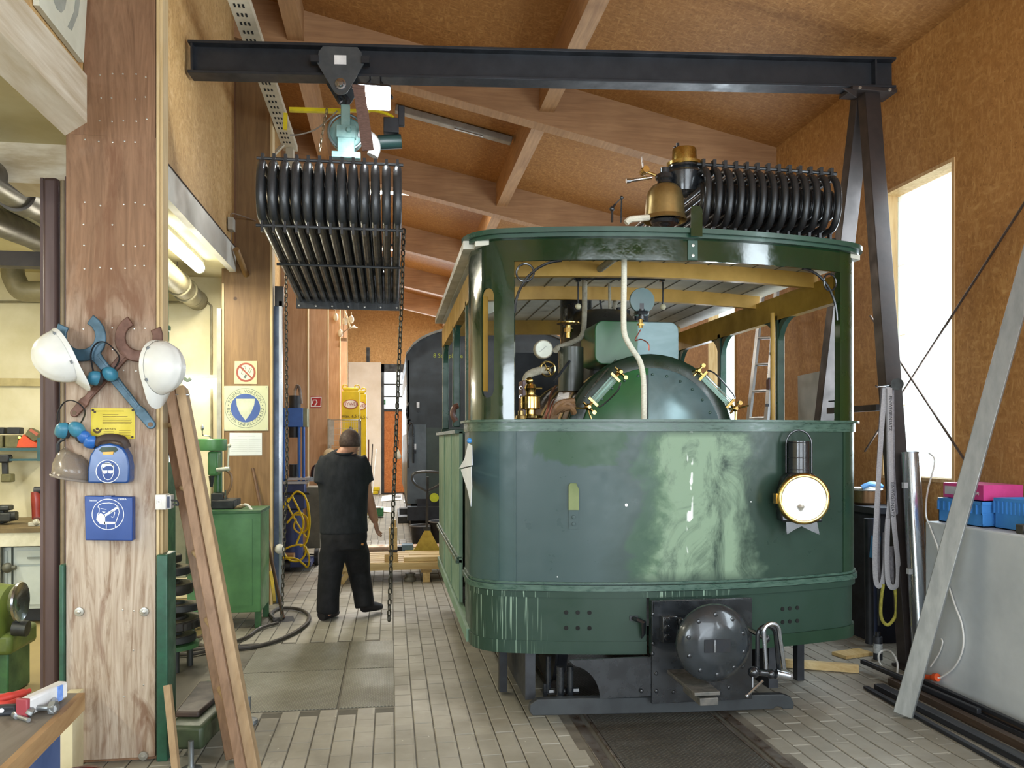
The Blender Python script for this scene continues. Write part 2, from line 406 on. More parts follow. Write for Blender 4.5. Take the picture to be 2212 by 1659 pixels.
# ================================================================ timber columns, girders, purlins
GY = [8.4, 11.9, 15.6, 19.2, 22.4]
def column(y, label, mat, near=False):
    t = thing('timber_column', label, 'column', (-1.39, y, 0), 'timber columns of the left wall')
    q = MB(); q.bx(-1.62, -1.19, y, y+.14, 0, ceil_z(-1.2)-.44); q.build('post', mat, t)
    return t
C1Y = 4.40
c1 = thing('timber_column', 'broad weathered plywood-faced timber column with helmets and wrenches hung on it', 'column', (-1.4, C1Y, 0), 'timber columns of the left wall')
q = MB(); q.bx(-1.63, -1.195, C1Y+.02, C1Y+.13, 0, 5.3); q.build('post', COLW, c1)
q = MB(); q.bx(-1.545, -1.20, C1Y-.008, C1Y+.02, 3.2, 5.3); q.bx(-1.63, -1.20, C1Y-.008, C1Y+.02, .02, 3.2); q.build('plywood_facing', PLY, c1, bevel=.003)
q = MB(); q.bx(-1.196, -1.183, C1Y-.004, C1Y+.13, .95, 5.3); q.build('edge_strip', PALE, c1)
q = MB(); q.bx(-1.183, -1.172, C1Y+.02, C1Y+.13, .95, 5.3); q.build('edge_strip', PALE, c1)
GPAINT = mk('dark_green_paint', '2f5f4a', '244a3a', .4, scale=9)
for x0, x1, z1 in ((-1.655, -1.632, 1.02), (-1.19, -1.135, 1.06)):
    q = MB(); q.bx(x0, x1, C1Y-.03, C1Y+.14, 0, z1); q.build('corner_guard', GPAINT, c1, bevel=.006)
SCREW = mk('zinc_screw', 'c9c6bd', 'a5a29a', .35, .8)
for u, v in ((172, 1321), (312, 1321), (310, 1632)):
    p = atY(u, v, C1Y-.008); q = MB(); q.lathe([(0, .012), (.022, .010), (.024, .006), (.024, 0)], FACE(p), 20); q.lathe([(0, .022), (.009, .02), (.01, .01)], FACE(p), 6); q.build('bolt_washer', SCREW, c1)
q = MB()
for v in (163, 213, 260, 304, 440, 485, 531, 577, 712, 758, 801):
    for u in (182, 216, 243, 268, 292, 314):
        if random.random() < .8:
            p = atY(u+random.uniform(-3, 3), v+random.uniform(-4, 4), C1Y-.008); q.lathe([(0, .0025), (.0045, .001), (.0045, 0)], FACE(p), 8)
for u, v in ((265, 1318), (289, 1320), (268, 1505), (310, 1480), (288, 1405)):
    p = atY(u, v, C1Y-.008); q.lathe([(0, .0025), (.0045, .001), (.0045, 0)], FACE(p), 8)
q.build('screw_heads', SCREW, c1, kind='stuff')
c2 = column(GY[0], 'timber column carrying the no-smoking sign and the round blue safety sign', COLW)
q = MB(); q.bx(-1.665, -1.195, GY[0]-.02, GY[0], 0, 3.5); q.bx(-1.53, -1.195, GY[0]-.02, GY[0], 3.5, ceil_z(-1.2)-.46); 
q.build('plywood_facing', wood('plywood_far', '8f7048', '765937', '40270f', axis=2, knot_scale=2.4), c2)
q = MB(); q.bx(-1.195, -1.175, GY[0]-.03, GY[0]+.14, 0, ceil_z(-1.2)-.46); q.build('edge_strip', PALE, c2)
q = MB(); q.bx(-1.66, -1.64, GY[0]-.03, GY[0]-.02, 0, 3.2); q.build('edge_strip', PALE, c2)
labs = ['timber column behind the blue hydraulic press', 'timber column with the red fire hose sign', 'timber column nearest behind the one with the fire hose sign', 'last timber column before the white end wall']
for i, y in enumerate(GY[1:]):
    t = column(y, labs[i], COLW2)
    q = MB(); q.bx(-1.19, -1.176, y-.01, y+.14, 0, 5.1); q.build('edge_strip', PALE, t)
glabs = ['nearest roof girder crossing above the tram', 'second roof girder from the front, seen above the tram roof', 'third roof girder from the front', 'fourth roof girder from the front', 'roof girder nearest the end wall']
YM = lambda y: Matrix(((1, 0, 0, 0), (0, 0, 1, y), (0, 1, 0, 0), (0, 0, 0, 1)))
for i, y in enumerate(GY):
    q = MB(); q.prism([(XL, ceil_z(XL)-.46), (XR, ceil_z(XR)-.46), (XR, ceil_z(XR)), (XL, ceil_z(XL))], .18, YM(y))
    g = tag(q.build('roof_girder', GLULAM_D), glabs[i]+', brown glulam timber', 'beam', 'roof girders')
    q = MB(); q.prism([(XL, ceil_z(XL)-.468), (XR, ceil_z(XR)-.468), (XR, ceil_z(XR)-.46), (XL, ceil_z(XL)-.46)], .19, YM(y-.005))
    q.build('pale_edge', PURLIN, g)
bays = [YF]+GY+[YE]
plabs = {}
for i in range(len(bays)-1):
    for k, x in enumerate((1.62, -.95)):
        y0, y1 = bays[i]+(.18 if i else 0), bays[i+1]
        q = MB(); z = ceil_z(x)-.33
        q.prism([(x-.08, z), (x+.08, z), (x+.08, ceil_z(x+.08)), (x-.08, ceil_z(x-.08))], y1-y0, YM(y0))
        o = q.build('roof_purlin', PURLIN)
        nth = ['in front of the nearest roof girder', 'between the first and second roof girders', 'between the second and third roof girders', 'between the third and fourth roof girders', 'between the fourth and fifth roof girders', 'between the last roof girder and end wall'][i]
        tag(o, ('right' if k == 0 else 'left')+' lengthwise wooden purlin '+nth, 'beam', 'roof purlins')
# ================================================================ floor: slab, pavers, rails, steel plates
def slab_mat():
    t = NT('floor_slab'); f = t.noise(t.map((1, 1, 1)), 1.2, 5)
    base = t.ramp(f, [(.3, hx('5d594e')), (.7, hx('48453d'))])
    br = t.node('ShaderNodeTexBrick'); br.offset = .5; br.inputs['Scale'].default_value = 1; br.inputs['Mortar Size'].default_value = .006
    br.inputs['Brick Width'].default_value = .215; br.inputs['Row Height'].default_value = .112
    br.inputs['Color1'].default_value = hx('8f8b7d'); br.inputs['Color2'].default_value = hx('7f7b6e'); br.inputs['Mortar'].default_value = hx('4d4a42')
    t.l(t.map((1, 1, 1), (0, 0, PI/2)), br.inputs['Vector'])
    x = t.xyz(); far = t.math('MULTIPLY', t.math('GREATER_THAN', x[1], 13.5), t.math('GREATER_THAN', x[0], -1.6))
    bay = t.math('LESS_THAN', x[0], -1.6)
    bayc = t.ramp(f, [(.3, hx('9a8a5c')), (.7, hx('857650'))])
    col = t.mix(bay, t.mix(far, base, br.outputs[0]), bayc)
    t.out(col, .7); return t.m
m = MB(); m.bx(AX0, XR+.1, YF, YE, -.3, -.006); floor = struct(m, 'floor', slab_mat())
def pav_mat():
    t = NT('concrete_paver'); oi = t.node('ShaderNodeObjectInfo'); geo = t.node('ShaderNodeNewGeometry')
    w = t.node('ShaderNodeMapping'); t.l(geo.outputs['Position'], w.inputs[0])
    f = t.noise(w.outputs[0], 1.1, 5, .65); g = t.noise(w.outputs[0], 60, 3)
    wn = t.node('ShaderNodeTexWhiteNoise'); wn.noise_dimensions = '2D'
    sn = t.node('ShaderNodeVectorMath', operation='SNAP'); sn.inputs[1].default_value = (.112, .215, 1); t.l(geo.outputs['Position'], sn.inputs[0]); t.l(sn.outputs[0], wn.inputs['Vector'])
    col = t.ramp(f, [(.28, hx('a19d92')), (.5, hx('8f8b7f')), (.74, hx('767266'))])
    hv = t.node('ShaderNodeHueSaturation'); t.l(t.val(wn.outputs[0], 0, 1, .9, 1.08), hv.inputs['Value']); t.l(col, hv.inputs['Color'])
    sp = t.val(t.noise(w.outputs[0], 38, 2, .5), .73, .77)
    col = t.mix(t.math('MULTIPLY', sp, .75), hv.outputs[0], hx('d2cec2'))
    st = t.val(t.noise(w.outputs[0], 2.3, 5, .7, .8), .64, .72)
    col = t.mix(t.math('MULTIPLY', st, .45), col, hx('5a564b'))
    t.out(col, t.val(f, .3, .7, .5, .72)); t.bump(g, .12, .002); return t.m
PAV = pav_mat()
PX, PY = .112, .215
def pav_mesh(mb, cx, cy, hz):
    a, b, g, ch = PX/2-.003, PY/2-.003, .004, .003
    vs = []
    for z, e in ((-.03, 0), (hz-ch, 0), (hz, ch)):
        vs += [(cx-a+e, cy-b+e, z), (cx+a-e, cy-b+e, z), (cx+a-e, cy+b-e, z), (cx-a+e, cy+b-e, z)]
    fs = [(8, 9, 10, 11)]
    for k in (0, 4): fs += [(k+i, k+(i+1) % 4, k+4+(i+1) % 4, k+4+i) for i in range(4)]
    mb.add(vs, fs)
RX = [1.08, 1.985]
def skip(x, y):
    if RX[0]-.09 < x < RX[1]+.09: return True
    if x < .03 and 5.06 < y < 6.75: return True
    if x > 3.58 and y < 5.02: return True
    return False
cells = []
nx = int((XR-XL)/PX)+1
for i in range(nx):
    x = XL+PX*(i+.5)
    if x > XR-.05: continue
    j = 0; y = 2.6+(PY/2 if i % 2 else 0)
    while y < 13.5:
        if not skip(x, y):
            u, v, d = proj((x, y, 0)); vis = -20 < u < W+20 and v < HH+25
            under = .45 < x < 3.0 and y > 4.75
            cells.append((d if (vis and not under and not (x < -1.1 and y < 4.6)) else 1e3, x, y))
        y += PY
cells.sort()
var = []
for h in (0.0, -.0012, -.0025):
    q = MB(); pav_mesh(q, 0, 0, h); me = q.mesh('paver', smooth=0); me.materials.append(PAV); var.append(me)
for d, x, y in cells[:300]:
    o = bpy.data.objects.new('paver', random.choice(var)); COL.objects.link(o); o.parent = floor; o.location = (x, y, 0)
q = MB()
for d, x, y in cells[300:]: pav_mesh(q, x, y, random.choice((0, -.0012, -.0025)))
o = q.build('far_pavers', PAV, floor, smooth=0, kind='stuff')
# steel tread plates sunk into the floor beside the tram
def tread(name, c1, c2, sc_=34, rough=.45, metal=.5):
    t = NT(name)
    a = t.node('ShaderNodeTexWave'); a.inputs['Scale'].default_value = sc_; t.l(t.map((1, 1, 1), (0, 0, PI/4)), a.inputs[0])
    b = t.node('ShaderNodeTexWave'); b.inputs['Scale'].default_value = sc_; t.l(t.map((1, 1, 1), (0, 0, -PI/4)), b.inputs[0])
    h = t.math('MULTIPLY', a.outputs['Fac'], b.outputs['Fac'])
    f = t.noise(t.map((1, 1, 1)), 1.7, 5, .65)
    col = t.ramp(f, [(.3, hx(c1)), (.7, hx(c2))])
    col = t.mix(t.val(h, .1, .6), t.mix(.5, col, hx('2a2824')), col)
    t.out(col, t.val(f, .3, .7, rough-.12, rough+.15), metal); t.bump(h, .6, .004); return t.m
TREAD = tread('tread_plate', '99988a', '7e7b6c', 20, .5, .25)
TREADD = tread('track_plate', '77736a', '4e4a43', 16, .42, .35)
for k, (x0, x1, y0, y1, lab) in enumerate(((-1.05, -.33, 5.08, 5.93, 'worn steel tread plate in the floor beside the leaning wooden ladder'), (-1.05, -.33, 5.94, 6.74, 'worn steel tread plate in the floor nearest the grinding discs and hose'), (-.32, .022, 5.08, 5.93, 'narrow steel tread plate in the floor nearest the tram corner'), (-.32, .022, 5.94, 6.74, 'narrow steel tread plate in the floor below the hanging chain end'))):
    q = MB(); q.bx(x0+.003, x1-.003, y0+.003, y1-.003, -.005, .002); tag(q.build('tread_plate', TREAD, bevel=.002), lab, 'floor plate', 'floor tread plates')
m = MB(); m.bx(-1.3, -1.05, 5.05, 6.76, -.006, -.001); m.bx(-1.05, .03, 5.05, 6.76, -.006, -.004); struct(m, 'trim_plate_bed', mk('plate_bed', '6b675a', '57534a', .7))
RUST = mk('rail_steel', '6a5a4c', '8b8680', .35, .7, scale=14)
for k, x in enumerate(RX):
    q = MB(); s = 1 if k == 0 else -1
    q.bx(x-.03, x+.03, YF, YE, -.05, .003); q.bx(x+s*.065, x+s*.08, YF, YE, -.05, .002)
    tag(q.build('tram_rail', RUST, bevel=.003), ('left' if k == 0 else 'right')+' grooved steel rail sunk in the floor under the tram', 'rail', 'rails of the track')
q = MB(); q.bx(RX[0]+.085, RX[1]-.085, YF, 4.05, -.02, .001); tag(q.build('track_plate', TREADD), 'dark diamond-pattern steel plate between the rails in the foreground', 'floor plate')
q = MB(); q.bx(RX[0]+.085, RX[1]-.085, 4.06, YE, -.02, -.001); tag(q.build('track_plate', TREADD), 'dark diamond-pattern steel plate between the rails under the tram', 'floor plate')
m = MB()
for x0, x1 in ((RX[0]-.09, RX[0]-.03), (RX[1]+.03, RX[1]+.09)): m.bx(x0, x1, YF, YE, -.05, -.001)
struct(m, 'trim_track_edge', mk('track_edge_concrete', '6d675c', '544f46', .7, scale=5))
# ================================================================ the steam tram
TX, TY, HW, BOW, YR = 1.73, 4.55, 1.25, .23, 8.15
tram = thing('steam_tram', 'large green box-shaped steam tram engine with open window frames and bowed front', 'tram', (TX, TY, 0))
def plan():
    p = [(TX-HW, YR), (TX-HW, 6.3), (TX-HW, 5.35), (TX-HW, 5.0)]
    yc = TY+BOW
    a, b, c = V((TX-HW, yc+.20)), V((TX-HW, yc+.02)), V((TX-HW+.16, TY+BOW*((HW-.16)/HW)**2))
    for i in range(7):
        t = i/6; q = a*(1-t)**2+b*2*t*(1-t)+c*t*t; p.append((q.x, q.y))
    for i in range(1, 24):
        x = TX-HW+.16+(2*HW-.32)*i/24; p.append((x, TY+BOW*((x-TX)/HW)**2))
    L = list(p)
    for i in range(6, -1, -1):
        t = i/6; q = a*(1-t)**2+b*2*t*(1-t)+c*t*t; p.append((2*TX-q.x, q.y))
    p += [(TX+HW, 5.0), (TX+HW, 5.35), (TX+HW, 6.3), (TX+HW, YR)]
    return [V(q) for q in p]
PLAN = plan()
SL = [0.0]
for a, b in zip(PLAN, PLAN[1:]): SL.append(SL[-1]+(b-a).length)
STOT = SL[-1]
def on(s):      # point and outward normal at arc length s
    s = min(max(s, 0), STOT)
    i = 0
    while i < len(SL)-2 and SL[i+1] < s: i += 1
    t = (s-SL[i])/(SL[i+1]-SL[i]); p = PLAN[i].lerp(PLAN[i+1], t)
    d = (PLAN[i+1]-PLAN[i]).normalized(); return p, V((d.y, -d.x))
def onn(s):
    p, n = on(s); n2 = on(s-.03)[1]; n3 = on(s+.03)[1]; return p, (n+n2+n3).normalized()
def s_at_u(u, z=1.2):       # arc length of the front at picture column u
    best = None
    for i in range(1200):
        s = SL[3]+(STOT-2*SL[3])*i/1199; p = on(s)[0]; d = abs(proj((p.x, p.y, z))[0]-u)
        if best is None or d < best[0]: best = (d, s)
    return best[1]
def skin(mb, s0, s1, z0, z1, t0=-.012, t1=0.0, n=None):     # curved sheet; z0,z1 may be functions of s
    n = n or max(2, int((s1-s0)/.05)+1)
    f = lambda z, s: z(s) if callable(z) else z
    vs = []
    for i in range(n+1):
        s = s0+(s1-s0)*i/n; p, nn = onn(s); a, b = f(z0, s), f(z1, s)
        for t in (t1, t0):
            q = p+nn*t; vs += [(q.x, q.y, a), (q.x, q.y, b)]
    fs = []
    for i in range(n):
        o = 4*i; k = o+4
        fs += [(o, k, k+1, o+1), (o+2, o+3, k+3, k+2), (o+1, k+1, k+3, o+3), (o, o+2, k+2, k)]
    fs += [(0, 1, 3, 2), (4*n, 4*n+2, 4*n+3, 4*n+1)]
    mb.add(vs, fs)
def paint(name, base, base2, rough, front=False, coat=.0):
    t = NT(name); x, y, z = t.xyz()
    n1 = t.noise(t.map((1, 1, 1)), 2.2, 5, .65, .6); n2 = t.noise(t.map((1, 1, 1)), 9, 4, .6)
    col = t.ramp(n1, [(.3, hx(base)), (.7, hx(base2))])
    rg = t.val(n2, .3, .7, rough-.08, rough+.08)
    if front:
        # primer scuffs of the middle of the front with the gate's reflection painted in, rubbed patch top left, bluish corner plate, putty spots
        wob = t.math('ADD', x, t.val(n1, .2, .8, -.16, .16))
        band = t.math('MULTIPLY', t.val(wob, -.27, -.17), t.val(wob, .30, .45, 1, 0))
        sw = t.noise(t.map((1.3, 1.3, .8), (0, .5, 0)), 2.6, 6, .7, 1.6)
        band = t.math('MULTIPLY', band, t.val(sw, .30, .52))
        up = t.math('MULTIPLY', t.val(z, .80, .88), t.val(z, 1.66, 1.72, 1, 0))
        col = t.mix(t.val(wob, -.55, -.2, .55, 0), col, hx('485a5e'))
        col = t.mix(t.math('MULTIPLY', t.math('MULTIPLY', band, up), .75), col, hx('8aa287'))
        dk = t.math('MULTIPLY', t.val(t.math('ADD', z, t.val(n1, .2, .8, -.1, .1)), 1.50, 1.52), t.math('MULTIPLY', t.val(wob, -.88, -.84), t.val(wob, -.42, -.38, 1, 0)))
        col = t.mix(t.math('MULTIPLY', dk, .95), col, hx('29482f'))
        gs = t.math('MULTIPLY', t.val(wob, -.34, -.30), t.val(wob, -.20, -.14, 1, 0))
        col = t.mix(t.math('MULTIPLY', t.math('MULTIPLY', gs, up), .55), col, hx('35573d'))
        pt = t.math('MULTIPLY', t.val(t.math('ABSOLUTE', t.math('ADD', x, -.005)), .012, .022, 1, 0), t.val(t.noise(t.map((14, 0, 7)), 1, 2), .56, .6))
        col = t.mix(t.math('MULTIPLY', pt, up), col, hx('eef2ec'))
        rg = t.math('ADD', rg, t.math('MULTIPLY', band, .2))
    # paint runs below the mouldings
    dr = t.val(t.noise(t.map((95, 95, 2.2)), 1, 2, .5), .58, .64)
    dm = t.math('MULTIPLY', dr, t.math('MULTIPLY', t.val(z, .30, .78, .15, .75), t.val(z, .78, .80, 1, 0)))
    lf = t.math('MAXIMUM', t.val(x, -.8, -.98), t.math('MULTIPLY', t.math('MULTIPLY', t.val(x, -.3, -.2), t.val(x, .2, .3, 1, 0)), t.val(z, .72, .74)))
    col = t.mix(t.math('MULTIPLY', dm, lf), col, hx('9cb5a0'))
    t.p.inputs['Specular IOR Level'].default_value = .3
    t.out(col, rg, 0, coat); t.bump(n2, .04, .002); return t.m
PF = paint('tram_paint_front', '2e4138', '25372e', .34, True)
PR = paint('tram_paint_right', '263d2d', '1f3526', .34)
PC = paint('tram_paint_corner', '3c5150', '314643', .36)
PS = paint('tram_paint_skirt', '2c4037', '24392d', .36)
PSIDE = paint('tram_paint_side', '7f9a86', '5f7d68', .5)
PG = mk('tram_gloss_green', '102b18', '0d2412', .14, scale=5, bump=.25, coat=.4, bd=.006)
PG2 = mk('tram_dark_green', '1b3014', '16280f', .3, scale=5)
PGD = mk('tram_pillar_green', '2f4f42', '254036', .35, scale=7)
BEAD = mk('tram_bead', '304a40', '466053', .33, scale=18, stretch=(1, 1, 4))
BLK = mk('gloss_black_paint', '17191c', '22262a', .26, scale=9, bump=.1, coat=.3)
BLKM = mk('matt_black_steel', '24262a', '34373c', .5, .2, scale=9)
BRASS = mk('polished_brass', 'c9ad6c', 'a88c50', .22, 1, scale=11)
BRASSD = mk('aged_brass', 'b39c68', '8f7a4e', .36, .85, scale=7, bump=.1)
YEL = mk('ochre_paint', 'd0a656', 'b8923f', .45, scale=4)
YELD = mk('dark_ochre_paint', 'a8852f', '8c6c22', .5, scale=4)
LAG = mk('white_pipe_lagging', 'dcd9c8', 'c6c2ae', .75, scale=60, stretch=(1, 1, 3), bump=.4)
LAGD = mk('grey_pipe_lagging', 'aaa491', '8f8978', .75, scale=40, bump=.3)
STEEL = mk('bright_steel', 'c3c6ca', '9a9da2', .25, 1, scale=12)
DKRED = mk('dark_red_paint', '4a1f1c', '381514', .4)
GREYBLUE = mk('grey_primer', '7f9a9c', '93a9a6', .4, scale=3)
sA, sB, sC = s_at_u(1112), s_at_u(1822), s_at_u(1396, .6)
sL0, sR0 = SL[3]-.02, STOT-SL[3]+.02
ZB, ZM, ZT = .40, .775, 1.755
ch = lambda nm, mat, *a, **k: (lambda mb: (skin(mb, *a, **k), mb.build(nm, mat, tram, 50)))(MB())[1]
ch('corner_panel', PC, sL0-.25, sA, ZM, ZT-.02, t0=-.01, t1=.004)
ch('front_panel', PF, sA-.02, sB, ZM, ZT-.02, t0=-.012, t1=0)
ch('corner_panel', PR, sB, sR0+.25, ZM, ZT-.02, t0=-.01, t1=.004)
for u in (1076, 1113): ch('seam_strip', PC, s_at_u(u)-.006, s_at_u(u)+.006, ZM, ZT-.03, t0=0, t1=.006, n=2)
ch('seam_strip', PR, sB-.008, sB+.008, ZM, ZT-.03, t0=0, t1=.007, n=2)
ch('skirt_panel', PS, sL0-.25, sC, ZB, ZM)
ch('skirt_panel', PS, sC+.02, sR0+.25, ZB, ZM, t0=-.02, t1=-.008)
ch('skirt_flange', PS, sL0-.25, sC, ZB, ZB+.075, t0=0, t1=.006)
ch('skirt_flange', PR, s_at_u(1610, .6), sR0+.25, ZB, ZB+.075, t0=-.01, t1=.004)
ch('lower_moulding', BEAD, sL0-.25, sR0+.25, ZM-.005, ZM+.028, t0=0, t1=.022)
ch('lower_moulding', BEAD, sL0-.25, sR0+.25, ZM+.034, ZM+.046, t0=0, t1=.012)
ch('lower_moulding', PS, sL0-.25, sR0+.25, ZM-.045, ZM-.01, t0=0, t1=.008)
ch('belt_rail', BEAD, sL0-.25, sR0+.25, ZT-.055, ZT, t0=-.03, t1=.012)
ch('belt_rail', BEAD, sL0-.25, sR0+.25, ZT, ZT+.014, t0=-.06, t1=.035)
# vent holes, handles, steps of the skirt
VD = mk('vent_dark', '0c0e0d', None, .9)
for s in (-1, 1):
    for i in range(3):
        for z in (.553, .643) if s < 0 else (.545, .625):
            u = (1223+25*i) if s < 0 else (1692+16*i)
            sv = s_at_u(u, z); p, nn = onn(sv); off = .004 if s < 0 else -.004
            q = MB(); q.cyl((p.x-nn.x*.01, p.y-nn.y*.01, z), (p.x+nn.x*off, p.y+nn.y*off, z), .0125, n=14); q.build('vent_hole', VD, tram)
p, nn = onn(s_at_u(1378, .6)); q = MB(); F_ = frame((p.x, p.y, .58), (-nn.y, nn.x, 0), (0, 0, 1))
if F_.to_3x3().col[2].y > 0: F_ = frame((p.x, p.y, .58), (nn.y, -nn.x, 0), (0, 0, 1))
q.tube([F_ @ V(a) for a in ((-.03, .03, 0), (-.01, .03, .05), (.02, .02, .06), (.025, -.05, .04), (.015, -.08, .03))], [.012, .014, .016, .013, .004], 8); q.build('skirt_handle', BLK, tram)
q = MB(); q.prism(rrect(.05, .03, .004), .004, F_ @ T(-.025, .03, .001)); q.build('handle_plate', BLKM, tram)
p, nn = onn(s_at_u(1239)); q = MB(); F1 = frame((p.x, p.y, 1.23), (-nn.y, nn.x, 0), (0, 0, 1))
q.prism([(-.028, -.10), (.028, -.10), (.028, .02), (-.028, .02)], .006, F1); q.build('lamp_bracket', PF, tram)
q = MB(); q.prism([(-.03, 0), (.03, 0), (.03, .12), (.015, .155), (-.02, .155), (-.03, .14)], .014, F1 @ T(0, .012, .006)); q.build('lamp_bracket', mk('olive_primer', '6f7a45', '5d6a3a', .5), tram)
for z in (-.03, -.07): q = MB(); q.lathe([(0, .012), (.010, .011), (.011, .004), (.013, .004), (.013, 0)], F1 @ T(0, z, .006), 10); q.build('bolt', PF, tram)
for u, z, r in ((1353, 1.27, .009), (1622, 1.28, .004), (1204, .85, .004)):
    p, nn = onn(s_at_u(u)); q = MB(); q.lathe([(0, .003), (r, .002), (r, 0)], frame((p.x, p.y, z), (-nn.y, nn.x, 0), (0, 0, 1)), 12); q.build('plug', mk('white_plug', 'f2f4f0', None, .5), tram)
# pillars and header of the front, corner windows with rounded ends
ZH, ZR = 2.70, 2.83
sA0, sA1 = s_at_u(1040, 2), s_at_u(1067, 2)
sB1, sB0 = s_at_u(1846, 2), s_at_u(1864, 2)
sPL, sPR = s_at_u(1111, 2), s_at_u(1814, 2)
def rounded(s0, s1, zlo, zhi, up):
    c = (s0+s1)/2; r = (s1-s0)/2
    return lambda s: (zhi-r+math.sqrt(max(r*r-(s-c)**2, 0))) if up else (zlo+r-math.sqrt(max(r*r-(s-c)**2, 0)))
def pillar(s_out, a0, a1, s_in, mat, zlo=1.90, zhi=2.55):
    q = MB()
    lo_, hi_ = sorted((s_out, a0)); skin(q, lo_, hi_, ZT, ZR, n=2); lo_, hi_ = sorted((a1, s_in)); skin(q, lo_, hi_, ZT, ZR, n=3)
    lo_, hi_ = sorted((a0, a1)); skin(q, lo_, hi_, ZT, rounded(lo_, hi_, zlo, zhi, False), n=12); skin(q, lo_, hi_, rounded(lo_, hi_, zlo, zhi, True), ZR, n=12)
    q.build('front_pillar', mat, tram, 50)
    q = MB(); lo_, hi_ = sorted((a0, a1))
    for k, ss in enumerate((lo_, hi_)): skin(q, ss-.004, ss+.004, zlo+.04, zhi-.04, t0=-.05, t1=-.012, n=1)
    q.build('window_lining', YELD, tram)
pillar(sL0-.05, sA0, sA1, sPL, PG)
pillar(sR0+.05, sB0, sB1, sPR, PG2, 1.86, 2.40)
ch('pillar_edge', PG, sPL-.012, sPL, ZT, ZH, t0=-.04, t1=.004, n=1)
ch('pillar_edge', PG2, sPR, sPR+.012, ZT, ZH, t0=-.04, t1=.004, n=1)
q = MB(); skin(q, sPL, sPR, ZH, ZR, t0=-.02); q.build('front_header', PG, tram, 50)
q = MB(); skin(q, sPL-.35, sPR+.35, ZR, ZR+.022, t0=-.03, t1=.03); skin(q, sPL-.38, sPR+.38, ZR+.022, ZR+.05, t0=-.03, t1=.055); q.build('roof_lip', mk('lip_green', '2a4a3b', '223d31', .35, scale=6), tram, 50)
p, nn = onn(s_at_u(1496, 2.75)); F2 = frame((p.x, p.y, 2.76), (-nn.y, nn.x, 0), (0, 0, 1))
q = MB(); q.prism([(-.03, -.055), (.03, -.055), (.03, .06), (-.03, .06)], .008, F2); q.build('centre_plate', PGD, tram, bevel=.002)
q = MB(); q.prism([(-.035, .07), (.035, .07), (.035, .225), (.02, .245), (-.03, .245), (-.035, .22)], .006, F2 @ T(0, 0, .06)); q.build('centre_bracket', PG, tram)
for z in (-.03, .03): q = MB(); q.lathe([(0, .004), (.009, .003), (.009, 0)], F2 @ T(0, z, .008), 12); q.build('bolt', SCREW, tram)
# scroll brackets in the upper corners of the front opening
for s0, sg, mat in ((sPL, 1, BLK), (sPR, -1, BLK)):
    pts = []
    for i in range(13):
        a = math.radians(90*i/12); s = s0+sg*(.28-.28*math.cos(a)); z = ZH-.30+.30*math.sin(a)
        p, nn = onn(s); pts.append((p.x-nn.x*.02, p.y-nn.y*.02, z))
    q = MB(); q.tube(pts, .008, 6)
    p, nn = onn(s0+sg*.062); q.ring((p.x-nn.x*.02, p.y-nn.y*.02, ZH-.066), (nn.x, nn.y, 0), .052, .006, 20, 6)
    q.build('scroll_bracket', mat, tram)
# roof: boarded shell, ribs, side rails
def roof_z(x): return 2.795+.05*(1-((x-TX)/1.3)**2)
yfr = lambda x: TY+BOW*(min(abs(x-TX), HW)/HW)**2-.03
q = MB(); vs = []; n = 16
for k, (dz, ) in enumerate(((0,), (.03,))):
    for i in range(n+1):
        x = TX-1.235+2.47*i/n
        for y in (yfr(x)+.05, YR-.1): vs.append((x, y, roof_z(x)+dz))
fs = []; o2 = 2*(n+1)
for i in range(n):
    a = 2*i; fs += [(a, a+1, a+3, a+2), (o2+a, o2+a+2, o2+a+3, o2+a+1), (a, a+2, o2+a+2, o2+a), (a+1, o2+a+1, o2+a+3, a+3)]
fs += [(0, o2, o2+1, 1), (2*n, 2*n+1, o2+2*n+1, o2+2*n)]
q.add(vs, fs); q.build('roof', mk('roof_underside', 'c9c8bb', 'b4b3a4', .5, scale=3), tram, 60)
for i in range(1, 15):
    x = TX-1.2+2.4*i/15; q = MB(); q.bx(x-.004, x+.004, yfr(x)+.1, YR-.12, roof_z(x)-.004, roof_z(x)+.001); q.build('board_joint', mk('board_joint', '7d7b6e', None, .7), tram)
q = MB(); q.prism([(TX-1.30, 2.80), (TX-1.18, 2.805), (TX-1.18, 2.86), (TX-1.30, 2.85)], YR-.1-4.88, YM(4.88)); q.build('roof_gutter', mk('gutter_board', 'c4c2b4', 'a8a595', .5), tram)
for y, hgt in ((5.25, .10), (6.15, .10), (7.95, .14)):
    q = MB(); k = 12
    poly = [(TX-1.2+2.4*i/k, roof_z(TX-1.2+2.4*i/k)+.002) for i in range(k+1)]+[(TX+1.2-2.4*i/k, roof_z(TX+1.2-2.4*i/k)-hgt) for i in range(k+1)]
    q.prism(poly, .05, YM(y)); q.build('roof_rib', YEL if y < 7 else YELD, tram)
